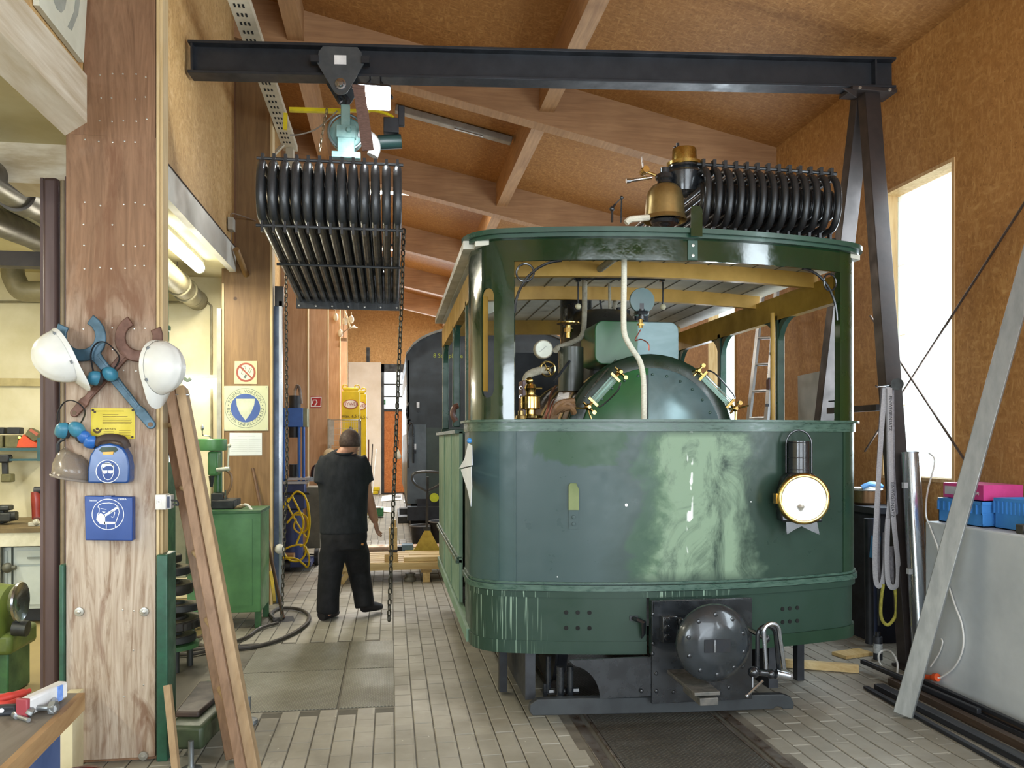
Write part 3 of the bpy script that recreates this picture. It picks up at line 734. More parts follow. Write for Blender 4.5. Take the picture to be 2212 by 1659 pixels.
for s in (-1, 1):
    x = TX+s*(HW-.05); q = MB(); q.bx(x-.03, x+.03, 5.0, YR-.08, 2.56, 2.74); q.build('side_rail', YELD, tram)
    for y in ((5.5, 6.65, 8.0) if s < 0 else (5.82, 6.9, 7.95)):
        q = MB(); q.bx(x-.03, x+.03, y-.035, y+.035, ZT if y != 5.5 else .45, 2.6); q.build('side_pillar', PGD, tram, bevel=.008)
        q = MB()
        for g in (-1, 1):
            pts = [(x, y+g*(.03+.2*(1-math.cos(math.radians(90*i/8)))), 2.36+.2*math.sin(math.radians(90*i/8))) for i in range(9)]
            vs = [(x-.02, a[1], a[2]) for a in pts]+[(x+.02, a[1], a[2]) for a in pts]+[(x-.02, y, 2.57), (x+.02, y, 2.57)]
            k = 9; fs = [(i, i+1, k+i+1, k+i) for i in range(8)]+[list(range(9))+[18], list(range(9, 18))+[19]]
            q.add(vs, fs)
        q.build('pillar_bracket', PGD, tram)
q = MB(); q.cyl((TX+1.1, 5.72, ZT), (TX+1.1, 5.72, 2.6), .018, n=10); q.build('handrail', YEL, tram)
# left side: tank panel behind the doorway, rear end, floor
xs_ = TX-HW
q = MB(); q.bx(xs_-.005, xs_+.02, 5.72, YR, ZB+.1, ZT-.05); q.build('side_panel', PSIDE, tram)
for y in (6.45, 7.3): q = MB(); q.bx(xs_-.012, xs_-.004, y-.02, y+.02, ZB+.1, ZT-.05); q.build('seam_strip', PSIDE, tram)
q = MB(); q.bx(xs_-.03, xs_+.02, 5.72, YR, ZM, ZM+.03); q.bx(xs_-.02, xs_+.02, 5.72, YR, ZM+.035, ZM+.05); q.build('lower_moulding', BEAD, tram, bevel=.005)
q = MB(); q.bx(xs_-.02, xs_+.03, 5.0, YR, ZB, ZB+.08); q.build('sill', PSIDE, tram)
q = MB(); q.bx(xs_-.035, xs_+.05, 5.72, YR, ZT-.06, ZT-.035); q.build('belt_rail', BEAD, tram)
q = MB(); q.bx(xs_+.02, TX+HW-.02, 5.0, YR, ZB, ZB+.06); q.build('cab_floor', BLKM, tram)
q = MB(); q.bx(TX+HW-.02, TX+HW, 5.72, YR, ZB, ZT-.05); q.build('side_panel', PR, tram)
q = MB(); q.bx(xs_+.02, TX+HW-.02, YR-.05, YR, ZB, ZT); q.build('rear_panel', PR, tram)
# boiler with smokebox front
BX, BZ, BR = 1.72, 1.64, .575
def split_mat():
    t = NT('split_green_grey'); x = t.xyz()[0]; n1 = t.noise(t.map((1, 1, 1)), 3, 4, .6, .6)
    g = t.ramp(n1, [(.3, hx('2f6038')), (.7, hx('26502f'))]); r = t.ramp(n1, [(.3, hx('74898b')), (.6, hx('5d7476')), (.8, hx('3d5c4a'))])
    t.out(t.mix(t.val(t.math('ADD', x, t.val(n1, .3, .7, -.01, .01)), -.045, -.035), g, r), .3, t.val(x, -.045, -.035, 0, .35)); return t.m
SPLIT = split_mat()
bd_ = frame((BX, 5.25, BZ), (1, 0, 0), (0, 0, 1))       # local z points to the camera
q = MB(); q.lathe([(0, .055), (BR-.09, .055), (BR-.085, .05), (BR-.085, .03)], bd_, 48); q.build('smokebox_door', SPLIT, tram, 50)
q = MB(); q.lathe([(BR-.1, .03), (BR, .03), (BR+.01, .02), (BR+.01, -.06), (BR-.02, -.08)], bd_, 48, cap=False); q.build('smokebox_ring', mk('ring_green', '162c1d', '122417', .3), tram, 50)
q = MB()
for i in range(28):
    a = 2*PI*i/28; q.lathe([(0, .012), (.008, .008), (.01, 0)], bd_ @ T((BR-.13)*math.cos(a), (BR-.13)*math.sin(a), .055), 8)
q.build('rivets', PGD, tram, kind='stuff')
q = MB(); q.bx(BX-.06, BX-.035, 5.18, 5.2, BZ-.4, BZ+.44); q.build('door_bar', mk('bar_dark', '14201a', None, .5), tram)
q = MB(); q.cyl((BX, 5.3, BZ), (BX, 7.7, BZ), BR-.03, n=40); q.build('boiler_barrel', mk('boiler_black', '2c2b28', '191917', .3, .2, scale=4, stretch=(6, .4, 6)), tram)
for y in (5.7, 6.5, 7.3): q = MB(); q.lathe([(BR-.028, -.03), (BR-.02, -.028), (BR-.02, .028), (BR-.028, .03)], frame((BX, y, BZ), (1, 0, 0), (0, 0, 1)), 40, cap=False); q.build('boiler_band', BRASSD, tram)
q = MB(); q.prism(rrect(.60, .30, .06, 6), -.42, frame((1.684, 5.42, 2.32), (1, 0, 0), (0, 0, 1))); q.build('sand_box', SPLIT, tram, bevel=.006)
q = MB(); q.lathe([(.30, 0), (.30, .55), (.28, .66), (.2, .74), (0, .77)], T(1.62, 6.15, 1.90), 28); q.build('steam_dome', mk('dome_dark', '2c2a25', '1d1c1a', .35), tram)
q = MB(); q.cyl((1.50, 6.5, 2.0), (1.50, 6.5, 2.82), .13, n=24); q.build('chimney', BLK, tram)
for x in (1.80, 1.95):
    q = MB(); q.cyl((x, 6.25, 2.60), (x, 6.25, 2.70), .03, n=8); q.cyl((x+.06, 6.25, 2.58), (x+.06, 6.25, 2.68), .025, n=8); q.build('valve_body', BLKM, tram)
# lagged pipes
q = MB()
pts = [atY(1348, 540, 4.75), atY(1348, 600, 4.75), atY(1347, 690, 4.75), atY(1350, 725, 4.76), atY(1364, 752, 4.8), atY(1381, 778, 4.85), atY(1389, 810, 4.87), atY(1391, 860, 4.87), atY(1391, 930, 4.87)]
q.tube(spline(pts, 4), .0175, 10); q.build('lagged_pipe', LAG, tram)
q = MB(); q.tube([atY(1329, 556, 4.7), atY(1265, 605, 5.9)], .024, 10); q.build('lagged_pipe', LAGD, tram)
q = MB(); q.tube(spline([atY(1263, 605, 5.8), atY(1262, 690, 5.8), atY(1257, 725, 5.75), atY(1235, 740, 5.7), atY(1208, 750, 5.6), atY(1200, 757, 5.55)], 5), .02, 10); q.build('lagged_pipe', LAGD, tram)
q = MB(); q.tube(spline([atY(1202, 640, 7.3), atY(1214, 642, 7.3), atY(1219, 655, 7.3), atY(1218, 700, 7.3)], 4), .028, 10); q.build('lagged_pipe', LAGD, tram)
q = MB(); q.tube(spline([atY(1342, 640, 6.4), atY(1332, 645, 6.4), atY(1328, 660, 6.4), atY(1327, 705, 6.4)], 4), .02, 8); q.build('lagged_pipe', LAGD, tram)
q = MB(); q.tube([atY(1316, 590, 6.0), atY(1318, 700, 6.0)], .012, 8); q.build('lagged_pipe', LAGD, tram)
# control bar below the roof
q = MB(); a, b = atY(1240, 602, 5.6), atY(1432, 602, 5.6); q.tube([a, b], .010, 8)
for u in (1249, 1430): q.bar(atY(u, 590, 5.6), atY(u, 608, 5.6), .03, .035); 
q.bar(atY(1337, 588, 5.6), atY(1337, 606, 5.6), .012, .012)
q.build('control_rod', BLK, tram)
for u, v in ((1249, 662), (1432, 663)):
    q = MB(); q.cyl(atY(u, 600, 5.6), atY(u, v-6, 5.6), .006, n=6); q.build('control_lever', BLK, tram)
    q = MB(); q.ball(atY(u, v, 5.6), .022); q.build('knob', mk('cream_knob', 'd8d2b0', None, .35), tram)
for u0, u1, v0, v1 in ((1292, 1301, 622, 680), (1311, 1316, 622, 650)):
    q = MB(); q.bar(atY(u0, v0, 6.2), atY(u1, v1, 6.2), .012, .012); q.build('regulator_lever', BLKM, tram)
q = MB(); q.lathe([(0, .02), (.08, .018), (.082, .01), (.082, 0)], FACE(atY(1386, 650, 5.0)), 32); q.build('round_reflector', mk('reflector_grey', '41595a', '4a6363', .35), tram)
q = MB(); q.bx(*[c for pr in zip(atY(1381, 672, 4.99), atY(1391, 655, 4.98)) for c in pr]); q.lathe([(.045, -.012), (.05, 0), (.045, .012)], T(*atY(1386, 677, 4.99)), 20); q.cyl(atY(1386, 690, 4.99), atY(1386, 668, 4.99), .02); q.build('reflector_socket', BLK, tram)
q = MB(); c = atY(1384, 700, 4.99); q.cyl(c+V((0, 0, -.025)), c+V((0, 0, .03)), .014, n=8); q.cyl(c+V((0, 0, -.01)), c+V((0, 0, .002)), .022, n=6); q.build('brass_union', BRASS, tram)
q = MB(); q.tube(spline([atY(1384, 712, 4.99), atY(1372, 735, 4.99), atY(1385, 733, 4.98), atY(1400, 742, 4.98), atY(1402, 757, 4.98)], 5), .004, 6); q.build('copper_pipe', mk('copper', 'b06a5a', '8f4f40', .3, .8), tram)
# inclined water gauge glasses
GLASS = NT('gauge_glass'); GLASS.p.inputs['Transmission Weight'].default_value = .9; GLASS.p.inputs['IOR'].default_value = 1.3; GLASS.out((.8, .95, .9, 1), .03)
def gauge_glass(u0, v0, u1, v1, y):
    a, b = atY(u0, v0, y), atY(u1, v1, y); d = (b-a).normalized(); n_ = V((0, -1, 0)).cross(d).normalized()
    for k in (-.018, 0, .018):
        q = MB(); q.cyl(a+n_*k, b+n_*k, .007, n=8); q.build('glass_tube', GLASS.m, tram)
    q = MB(); q.bar(a+V((0, .025, 0)), b+V((0, .025, 0)), .004, .03); q.build('gauge_back', mk('gauge_back', '8fa89c', '6f8a80', .3), tram)
    for p, sg in ((a, -1), (b, 1)):
        q = MB(); q.bar(p-n_*.038, p+n_*.038, .02, .016, d); c = p+d*sg*.045
        q.ball(c, .022, 10, 6); q.cyl(p, c, .011, n=8); q.cyl(c-n_*.045, c+n_*.05, .008, n=8); q.cyl(c, c+V((0, .08, 0)), .012, n=8); q.cyl(c+n_*.05-V((0, .012, 0)), c+n_*.05+V((0, .012, 0)), .014, n=8); q.cyl(c, c+V((0, -.03, 0)), .012, n=6)
        if sg < 0: q.build('gauge_fitting', BRASS, tram)
    q.cyl(b+d*.06, b+d*.11-n_*.06, .006, n=6); q.cyl(b+d*.05, b+d*.10+n_*.08, .006, n=6); q.build('gauge_fitting', BRASS, tram)
    q = MB(); q.tube(spline([a+n_*.05, a+n_*.07+d*.06, b+n_*.06-d*.03, b+n_*.045], 5), .005, 6); q.build('gauge_rod', BLK, tram)
gauge_glass(1329, 815, 1281, 868, 5.0)
gauge_glass(1518, 812, 1577, 872, 5.0)
q = MB(); q.tube([atY(1240, 768, 5.6), atY(1215, 800, 5.4), atY(1196, 826, 5.3)], .009, 8); q.build('blowdown_rod', BLKM, tram)
q = MB(); q.tube([atY(1330, 778, 5.3), atY(1288, 825, 5.1), atY(1262, 858, 5.05)], .006, 8); q.build('control_rod', STEEL, tram)
# left fittings: pressure gauge, hand wheel, whistle valve, lubricator, red blocks
q = MB(); q.lathe([(0, .03), (.062, .03), (.066, .022), (.066, -.02), (0, -.02)], FACE(atY(1173, 755, 5.5)), 28); q.build('gauge_case', LAGD, tram)
q = MB(); q.lathe([(0, .032), (.056, .0315), (.056, .03)], FACE(atY(1173, 755, 5.5)), 28); g = q.build('gauge_dial', mk('dial_face', 'd6dac8', None, .4), tram)
q = MB(); q.bar(atY(1166, 760, 5.465), atY(1180, 748, 5.465), .004, .002); q.build('dial_needle', BLK, g)
q = MB(); c = atY(1183, 797, 5.4); q.ring(c, (0, 1, 0), .05, .007, 26, 8)
for i in range(4): a = PI*i/4*2+.5; q.cyl(c, c+V((.05*math.cos(a), 0, .05*math.sin(a))), .005, n=6)
q.ball(c, .014); q.build('hand_wheel', BRASS, tram)
q = MB(); c = atY(1228, 730, 5.6); q.cyl(c, c+V((0, 0, .09)), .018, n=10); q.cyl(c+V((0, 0, .04)), c+V((0, 0, .07)), .03, n=6); q.lathe([(.0, .1), (.085, .1), (.085, .108), (0, .112)], T(*c), 20); q.build('safety_valve', BRASS, tram)
q = MB(); c = atY(1233, 800, 5.6); q.cyl(c+V((0, 0, -.15)), c+V((0, 0, .16)), .09, n=18); q.build('valve_column', mk('column_olive', '3b4034', '2b2f27', .35), tram)
q = MB(); q.tube(spline([atY(1135, 850, 5.4), atY(1138, 815, 5.4), atY(1160, 802, 5.4), atY(1185, 800, 5.45)], 5), .028, 10); q.build('lagged_pipe', LAGD, tram)
q = MB(); q.bx(*[c for pr in zip(atY(1120, 905, 5.5), atY(1152, 822, 5.35)) for c in pr]); q.build('valve_block', DKRED, tram, bevel=.006)
for v in (838, 857): q = MB(); q.ring(atY(1125, v, 5.34), (0, 1, 0), .011, .003, 14, 6); q.build('lens_ring', STEEL, tram)
c = atY(1146, 905, 4.95); q = MB(); q.lathe([(0, 0), (.07, .005), (.075, .02), (.03, .03), (.03, .055), (.045, .06), (.062, .065), (.062, .135), (.055, .14), (.03, .15), (.03, .17), (.04, .19), (.03, .215), (0, .22)], T(*c), 22)
q.cyl(c+V((-.02, 0, .19)), c+V((.07, -.02, .19)), .008, n=6); q.ball(c+V((-.01, -.02, .235)), .024); q.build('lubricator', BRASS, tram)
q = MB(); c2_ = atY(1125, 905, 4.9); q.lathe([(0, 0), (.035, 0), (.03, .02), (.018, .025), (.018, .05), (0, .055)], T(*c2_), 14); q.build('oil_cup', BRASSD, tram)
q = MB(); c3_ = atY(1150, 910, 4.92); q.lathe([(.09, -.02), (.09, .004), (.05, .012), (0, .012)], T(*c3_), 20); q.build('lubricator_base', BLK, tram)
q = MB(); q.tube(spline([atY(1178, 905, 5.0), atY(1184, 880, 5.0), atY(1190, 850, 5.1), atY(1200, 835, 5.2)], 5), .008, 8); q.tube(spline([atY(1186, 905, 5.0), atY(1192, 875, 5.0), atY(1198, 862, 5.1)], 5), .006, 8); q.build('copper_pipe', mk('copper_dark', '8a5a44', '6d4030', .35, .8), tram)
q = MB()
for i in range(4): q.tube(spline([atY(1192+i*6, 895-i*3, 5.02), atY(1208+i*8, 872+(i % 2)*8, 5.0), atY(1240, 866+i*9, 5.02)], 4), .02, 8)
q.build('cloth_wrapping', mk('brown_wrapping', '7a5a38', '5c4026', .6, scale=20, bump=.4), tram)
# left side pillar fittings seen through the doorway
for u, y in ((1050, 6.3), (1003, 6.9)):
    q = MB(); q.lathe([(0, .02), (.07, .02), (.074, 0), (.074, -.02)], FACE(atY(u, 660, y)), 24); q.build('pressure_gauge', mk('gauge_white', 'cfd3c4', 'bfc4b2', .4), tram)
q = MB(); q.tube(spline([atY(985, 910, 5.7), atY(978, 895, 5.7), atY(982, 880, 5.7), atY(990, 876, 5.7)], 4), .02, 8); q.build('lever_grip', mk('brown_grip', '5d3a2c', None, .4), tram)
q = MB(); q.bx(1.05, 1.9, YR-.35, YR-.3, .45, 2.5); q.build('coal_bunker', mk('bunker_dark', '20242a', '181b20', .6), tram)
# roof furniture: bell, brass fittings
c = atY(1436, 478, 5.0); BM = T(*c)
q = MB(); q.lathe([(.13, .03), (.138, 0), (.142, .004), (.13, .03), (.124, .08), (.120, .14), (.108, .19), (.08, .225), (.04, .24), (.025, .25), (.0, .25)], BM, 36, cap=False); q.build('bell', BRASSD, tram, 60)
q = MB(); q.lathe([(.085, -.02), (.095, .0), (.06, .02), (.12, .03)], BM, 20); q.ball(c+V((0, 0, .01)), .05); q.build('bell_clapper', BLK, tram)
q = MB(); q.lathe([(.05, .24), (.045, .26), (.06, .27), (.05, .30), (.03, .31), (.03, .34), (0, .345)], BM, 16); q.cyl(c+V((0, -.04, .28)), c+V((0, .04, .28)), .012, n=8); q.cyl(c+V((-.06, 0, .28)), c+V((-.02, 0, .29)), .016, n=8); q.build('bell_mount', BLK, tram)
q = MB(); e = atY(1478, 385, 5.05); q.lathe([(.10, -.10), (.115, -.02), (.12, .02), (.10, .05), (.11, .06), (.11, .07), (0, .07)], T(*e), 24); q.build('valve_chest', BLK, tram)
q = MB(); q.lathe([(.11, .07), (.115, .075), (.115, .095), (.08, .10), (.078, .18), (.074, .188), (0, .188)], T(*e), 28); q.build('brass_cap', mk('brass_plate', 'cdb877', 'a8904c', .24, 1, scale=20), tram)
q = MB()
for a in (.3, .9, 1.9, 2.5, 3.6): q.cyl(e+V((.06*math.cos(a), .06*math.sin(a), .185)), e+V((.06*math.cos(a), .06*math.sin(a), .215)), .011, n=8)
q.build('cap_nuts', BLK, tram)
q = MB(); b = atY(1392, 369, 5.0); q.ball(b, .026, 10, 6); q.cyl(b+V((0, -.04, 0)), b+V((0, .04, 0)), .022, n=8); q.cyl(b, b+V((.09, 0, -.03)), .009, n=8); q.build('brass_cock', BRASS, tram)
q = MB(); q.bar(b+V((-.01, 0, .02)), atY(1386, 339, 5.0), .006, .02); q.build('cock_lever', STEEL, tram)
q = MB(); q.cyl(atY(1355, 391, 5.0), atY(1408, 383, 5.0), .011, n=10); q.cyl(atY(1353, 391, 5.0), atY(1362, 390, 5.0), .015, n=8); q.build('drain_pipe', STEEL, tram)
q = MB(); q.tube(spline([atY(1352, 482, 4.9), atY(1362, 474, 4.9), atY(1380, 472, 4.9), atY(1400, 470, 4.95)], 4), .02, 8); q.build('lagged_pipe', LAG, tram)
c = atY(1322, 480, 4.75); q = MB(); q.cyl(c, c+V((0, 0, .07)), .008, n=8); q.ball(c+V((0, 0, .08)), .016); q.cyl(c+V((-.01, 0, .07)), c+V((.02, 0, .11)), .007, n=6); q.build('whistle_stand', BLK, tram)
q = MB(); q.cyl(c+V((.055, 0, 0)), c+V((.06, 0, .155)), .0045, n=6); q.bar(c+V((.0, 0, .09)), c+V((.06, 0, .15)), .006, .008); q.ball(c+V((.06, 0, .15)), .012); q.build('whistle_lever', BLK, tram)
# ---------------------------------------------------------------- front chassis, buffer and coupling
PCH = atY(1505, 1400, 4.30)
yp = 4.48
def B_(u0, v0, u1, v1, y): a, b = atY(u0, v0, y), atY(u1, v1, y); return a.x, b.x, b.z, a.z
x0, x1, z0, z1 = B_(1408, 1298, 1625, 1510, yp)
q = MB(); q.bx(x0, x1, yp, yp+.03, z0, z1); q.build('buffer_plate', BLK, tram, bevel=.003)
q = MB(); q.bx(x0+.01, atY(1570, 1300, yp).x, yp-.012, yp, atY(1500, 1328, yp).z, z1-.004); q.build('buffer_plate_upper', BLK, tram)
x0, x1, z0, z1 = B_(1231, 1428, 1408, 1505, yp)
poly = [(x1, z0), (x1, z1), (x0, z1)]+[(x0+.15*math.sin(math.radians(a))*1.0+.0, z1-.02-(z1-z0-.02)*(1-math.cos(math.radians(a)))) for a in range(0, 91, 10)]
poly = [(x1, z0), (x1, z1), (x0, z1)]+[(x0+(x1-x0)*.37*(math.sin(math.radians(a))), z1-.03-(z1-z0-.03)*(1-math.cos(math.radians(a)))) for a in range(10, 91, 10)]
q = MB(); q.prism(poly, .02, YM(yp+.012)); q.build('frame_plate', BLK, tram)
for u, v in ((1411, 1327), (1411, 1390), (1410, 1412), (1418, 1455), (1418, 1493), (1386, 1493), (1575, 1485), (1520, 1500), (1455, 1495), (1605, 1440)):
    q = MB(); q.lathe([(0, .008), (.009, .005), (.012, 0)], FACE(atY(u, v, yp)), 10); q.build('rivet', BLK, tram)
bc = atY(1548, 1393, 4.12)
q = MB(); q.lathe([(0, .02), (.10, .02), (.115, .014), (.17, -.004), (.206, -.03), (.211, -.05), (.204, -.062), (.10, -.05), (.07, -.06), (.06, -.20), (0, -.20)], FACE(bc), 56); q.build('buffer_disc', mk('buffer_black', '3a3f43', '262b2e', .2, .25, scale=6, bump=.3, bd=.006, coat=.3), tram, 60)
q = MB(); q.prism(rrect(.145, .07, .004), .006, FACE(bc+V((-.005, -.018, .0)))); q.build('coupling_slot', mk('slot_dark', '07080b', '171b22', .7, scale=30), tram)
q = MB(); q.prism(rrect(.01, .066, .002), .003, FACE(bc+V((-.02, -.025, 0)))); q.build('slot_bar', STEEL, tram)
for i in range(10):
    a = math.radians(20+i*36); q = MB(); q.lathe([(0, .01), (.011, .006), (.014, -.004)], FACE(bc+V((.16*math.cos(a), .004, .16*math.sin(a)))), 10); q.build('rivet', BLK, tram)
x0, x1, z0, z1 = B_(1428, 1330, 1460, 1385, 4.45)
q = MB(); q.bx(x0, x1, 4.42, 4.48, z0, z1); q.bx(x1, bc.x-.08, 4.40, 4.45, z1-.05, z1-.01); q.build('spring_bracket', BLK, tram, bevel=.004)
for v in (1340, 1357, 1376): q = MB(); q.lathe([(0, .022), (.014, .02), (.016, .008), (.02, .006), (.02, 0)], FACE(atY(1441, v, 4.42)), 6); q.build('bolt', BLK, tram)
x0, x1, z0, z1 = B_(1478, 1462, 1532, 1492, 4.2)
q = MB(); q.bx(x0, x1, 4.05, 4.48, z1-.06, z1-.04); q.bx(x0+.03, x1-.01, 4.05, 4.3, z0-.03, z0+.01); q.bx(x0+.05, x0+.08, 4.15, 4.2, z0, z1-.05); q.build('coupling_step', mk('worn_step', '6a6660', '4a4b48', .45, .3, scale=18), tram, bevel=.003)
# sweep board with notched ends
bp = [(1145, 1521), (1160, 1510), (1250, 1507), (1480, 1505), (1640, 1500), (1690, 1499), (1707, 1505), (1714, 1520), (1712, 1530), (1690, 1531), (1686, 1527), (1676, 1525), (1668, 1531), (1480, 1538), (1150, 1545), (1143, 1536)]
pts = [atY(u, v, 4.56) for u, v in bp]
q = MB(); q.prism([(p.x, p.z) for p in pts], .05, YM(4.55)); q.build('sweep_board', mk('board_black', '32373a', '25292c', .45, scale=6, bump=.15), tram, bevel=.004)
# wheels, brake gear behind
for y in (5.4, 7.2):
    for x in RX:
        q = MB(); q.lathe([(.0, -.03), (.10, -.04), (.12, -.03), (.24, -.02), (.27, -.04), (.33, -.04), (.34, .02), (.352, .03), (.352, .045), (0, .045)], frame((x, y, .368), (0, 1, 0), (0, 0, 1)) if x > TX else frame((x, y, .368), (0, 0, 1), (0, 1, 0)), 30); q.build('wheel', BLKM, tram)
q = MB(); q.bx(.78, .84, 4.7, 7.9, .12, .42); q.bx(2.3, 2.36, 4.7, 7.9, .12, .42); q.build('main_frame', BLKM, tram)
q = MB(); a = atY(1185, 1498, 4.7); q.cyl(a, a+V((0, 0, .22)), .016, n=8); q.cyl(a+V((0, 0, .01)), a+V((.18, 0, .01)), .02, n=8); q.cyl(a+V((-.02, 0, -.02)), a+V((-.02, 0, .06)), .012, n=8); q.build('drain_cock', BLK, tram)
q = MB(); a = atY(1210, 1440, 4.65); q.cyl(a, a+V((0, 0, -.18)), .025, n=10); q.cyl(a+V((.06, 0, 0)), a+V((.06, 0, -.2)), .02, n=10); q.build('brake_pipe', BLK, tram)
for u, v in ((1085, 1490), (1722, 1470)):
    a = atY(u, v, 5.25); q = MB(); q.bx(a.x-.025, a.x+.025, 5.2, 5.26, a.z-.0, .42); q.build('guard_iron', BLKM, tram)
# screw coupling hung at the right of the buffer
cu_ = thing('screw_coupling', 'black and bright steel screw coupling hanging right of the round buffer', 'coupling', atY(1660, 1470, 4.15))
q = MB(); a, b = atY(1605, 1352, 4.3), atY(1655, 1380, 4.15); q.cyl(a, b, .014, n=8); q.ball(b, .022); q.build('hook_arm', BLK, cu_)
def shackle(u0, u1, vt, vb, y, r, mat, sl=0):
    a, b = atY(u0, vb, y), atY(u1, vb, y); t = atY((u0+u1)/2-sl, vt, y); h = (b.x-a.x)*.42
    pts = [a]+[V((t.x+h*math.cos(math.radians(180-18*i)), y, t.z-h+h*math.sin(math.radians(180-18*i)))) for i in range(11)]+[b]
    q = MB(); q.tube(pts, r, 8); q.build('shackle', mat, cu_)
shackle(1636, 1683, 1352, 1450, 4.15, .013, BLK, 3); shackle(1655, 1694, 1347, 1445, 4.08, .012, STEEL, 8)
q = MB(); a, b = atY(1628, 1452, 4.12), atY(1702, 1460, 4.12); q.cyl(a, b, .016, n=10); q.ball(a, .032, 10, 6); q.ball(a.lerp(b, .5), .026); q.build('coupling_screw', BLK, cu_)
q = MB(); a, b = atY(1676, 1456, 4.10), atY(1703, 1462, 4.10); q.cyl(a, b, .026, .024, n=14); q.cyl(b, b+V((.02, 0, -.003)), .018, n=6); q.build('screw_nut', STEEL, cu_)
q = MB(); q.cyl(atY(1648, 1470, 4.1), atY(1613, 1503, 4.1), .007, n=6); q.ball(atY(1613, 1503, 4.1), .012); q.cyl(atY(1626, 1462, 4.1), atY(1626, 1485, 4.1), .004, n=6); q.build('tommy_bar', STEEL, cu_)
# signal lamp hooked on the front
lp = atY(1737, 1078, 4.44)
lan = thing('signal_lantern', 'black signal lantern with brass-rimmed white lens hooked on the green front', 'lantern', lp+V((0, .05, -.22)))
LM = frame(lp, (1, -.22, 0), (0, 0, 1))      # z looks to the front, a little left turned
q = MB(); q.prism([(-.12, -.14), (.12, -.14), (.13, 0), (.09, .12), (.07, .15), (-.07, .15), (-.10, .12), (-.14, 0)], .15, LM, -.19); q.build('lamp_body', BLK, lan, bevel=.012)
q = MB(); q.cyl(LM @ V((-.0, .15, -.11)), LM @ V((-.0, .34, -.11)), .062, n=24); q.build('chimney', BLK, lan)
for z in (.17, .24, .33): q = MB(); q.ring(LM @ V((0, z, -.11)), (0, 0, 1), .063, .003, 24, 6); q.build('chimney_band', BLK, lan)
q = MB(); q.tube([LM @ V(a) for a in [(-.075, .15, -.11)]+[(-.075*math.cos(math.radians(i*18)), .32+.085*math.sin(math.radians(i*18)), -.11) for i in range(11)]+[(.075, .15, -.11)]], .006, 8); q.build('carrying_handle', BLK, lan)
q = MB(); q.lathe([(.12, -.05), (.148, -.045), (.152, -.02), (.15, .0), (.138, .008), (.128, .004)], LM, 44, cap=False); q.build('lens_rim', BRASS, lan, 60)
lens = NT('lantern_reflector'); lens.out((.95, .95, .93, 1), .1, 0); lens.p.inputs['Emission Color'].default_value = (1, 1, .98, 1); lens.p.inputs['Emission Strength'].default_value = .0
q = MB(); q.lathe([(0, -.045), (.08, -.03), (.13, .0)], LM, 40); q.build('reflector', mk('white_enamel_reflector', 'e6e6e2', 'dcdcd8', .15), lan, 60)
q = MB(); q.lathe([(0, .008), (.128, .002), (.128, 0), (0, .004)], LM, 40); q.build('lens_glass', PANE.m, lan, 60)
q = MB(); q.lathe([(0, 0), (.02, .0), (.034, .03), (.022, .05), (.022, .075), (.01, .085), (.01, .1), (0, .1)], LM @ T(-.02, -.075, -.02) @ R(-PI/2, 'X'), 16); q.build('burner', mk('burner_grey', 'b9b4a6', '8b867a', .4, .5), lan)
q = MB(); q.lathe([(0, .003), (.022, .002), (.022, 0)], LM @ T(-.03, .078, -.006), 20); q.build('flue_hole', mk('hole_dark', '6a6f75', '44484d', .4), lan)
q = MB(); q.prism([(-.09, 0), (.09, 0), (.105, -.075), (.04, -.045), (0, -.025), (-.04, -.045), (-.085, -.075)], .008, LM @ T(.0, -.14, -.06)); q.prism([(-.13, 0), (-.05, 0), (-.05, -.085), (-.13, -.08)], .01, LM @ T(0, -.13, -.17)); q.build('lamp_foot', BLK, lan)
q = MB(); q.cyl(LM @ V((-.15, .0, -.03)), LM @ V((-.15, .03, -.03)), .008); q.bx(*[c for pr in zip(LM @ V((-.165, -.03, -.05)), LM @ V((-.14, .03, -.02))) for c in pr]); q.build('rim_hinge', BRASS, lan)
# paper slips hung at the doorway corner
t = thing('paper_slips', 'white paper slips pinned at the left doorway corner of the tram', 'paper', atX(1012, 1090, .455))
PAPW = mk('slip_white', 'dfe6f0', 'd2dae6', .6)
for k, pts in enumerate((((1011, 958), (1019, 962), (1020, 1005), (991, 1012), (1003, 992)), ((995, 1014), (1018, 1008), (1019, 1050), (1017, 1094), (1010, 1060)))):
    P = [atX(u, v, .452-.012*k) for u, v in pts]; n = len(P); q = MB(); q.add(P+[p+V((.003, .003, 0)) for p in P], [list(range(n)), list(range(2*n-1, n-1, -1))]+[(i, (i+1) % n, n+(i+1) % n, n+i) for i in range(n)]); q.build('slip', PAPW, t, 0)
q = MB(); q.ball(atX(1014, 952, .45), .016); q.build('blue_magnet', mk('magnet_blue', '3f86c8', None, .4), t)
# ================================================================ gantry crane
GB = mk('gantry_black', '30343a', '23262b', .45, .3, scale=6)
GBR = mk('gantry_leg_brown', '3a3230', '2c2624', .5, .2, scale=5)
BL, BRR = V((-1.52, 6.5, 4.43)), V((4.05, 6.1, 4.50))
gan = thing('gantry_crane', 'dark steel gantry with long I-beam and A-frame legs at the window wall', 'gantry', (3.75, 6.1, 0))
bd = (BRR-BL).normalized(); by = V((0, 0, 1)).cross(bd).normalized()
q = MB(); h, fw, ft = .25, .15, .022
for z in (ft/2, h-ft/2): q.bar(BL+V((0, 0, z)), BRR+V((0, 0, z)), fw, ft)
q.bar(BL+V((0, 0, h/2)), BRR+V((0, 0, h/2)), .014, h-.02)
q.build('i_beam', GB, gan, bevel=.003)
for t in (.005, .97): p = BL.lerp(BRR, t); q = MB(); q.box(p+V((0, 0, h/2)), (.014, fw-.01, h-.03), frame((0, 0, 0), bd, by)); q.build('stiffener', GB, gan)
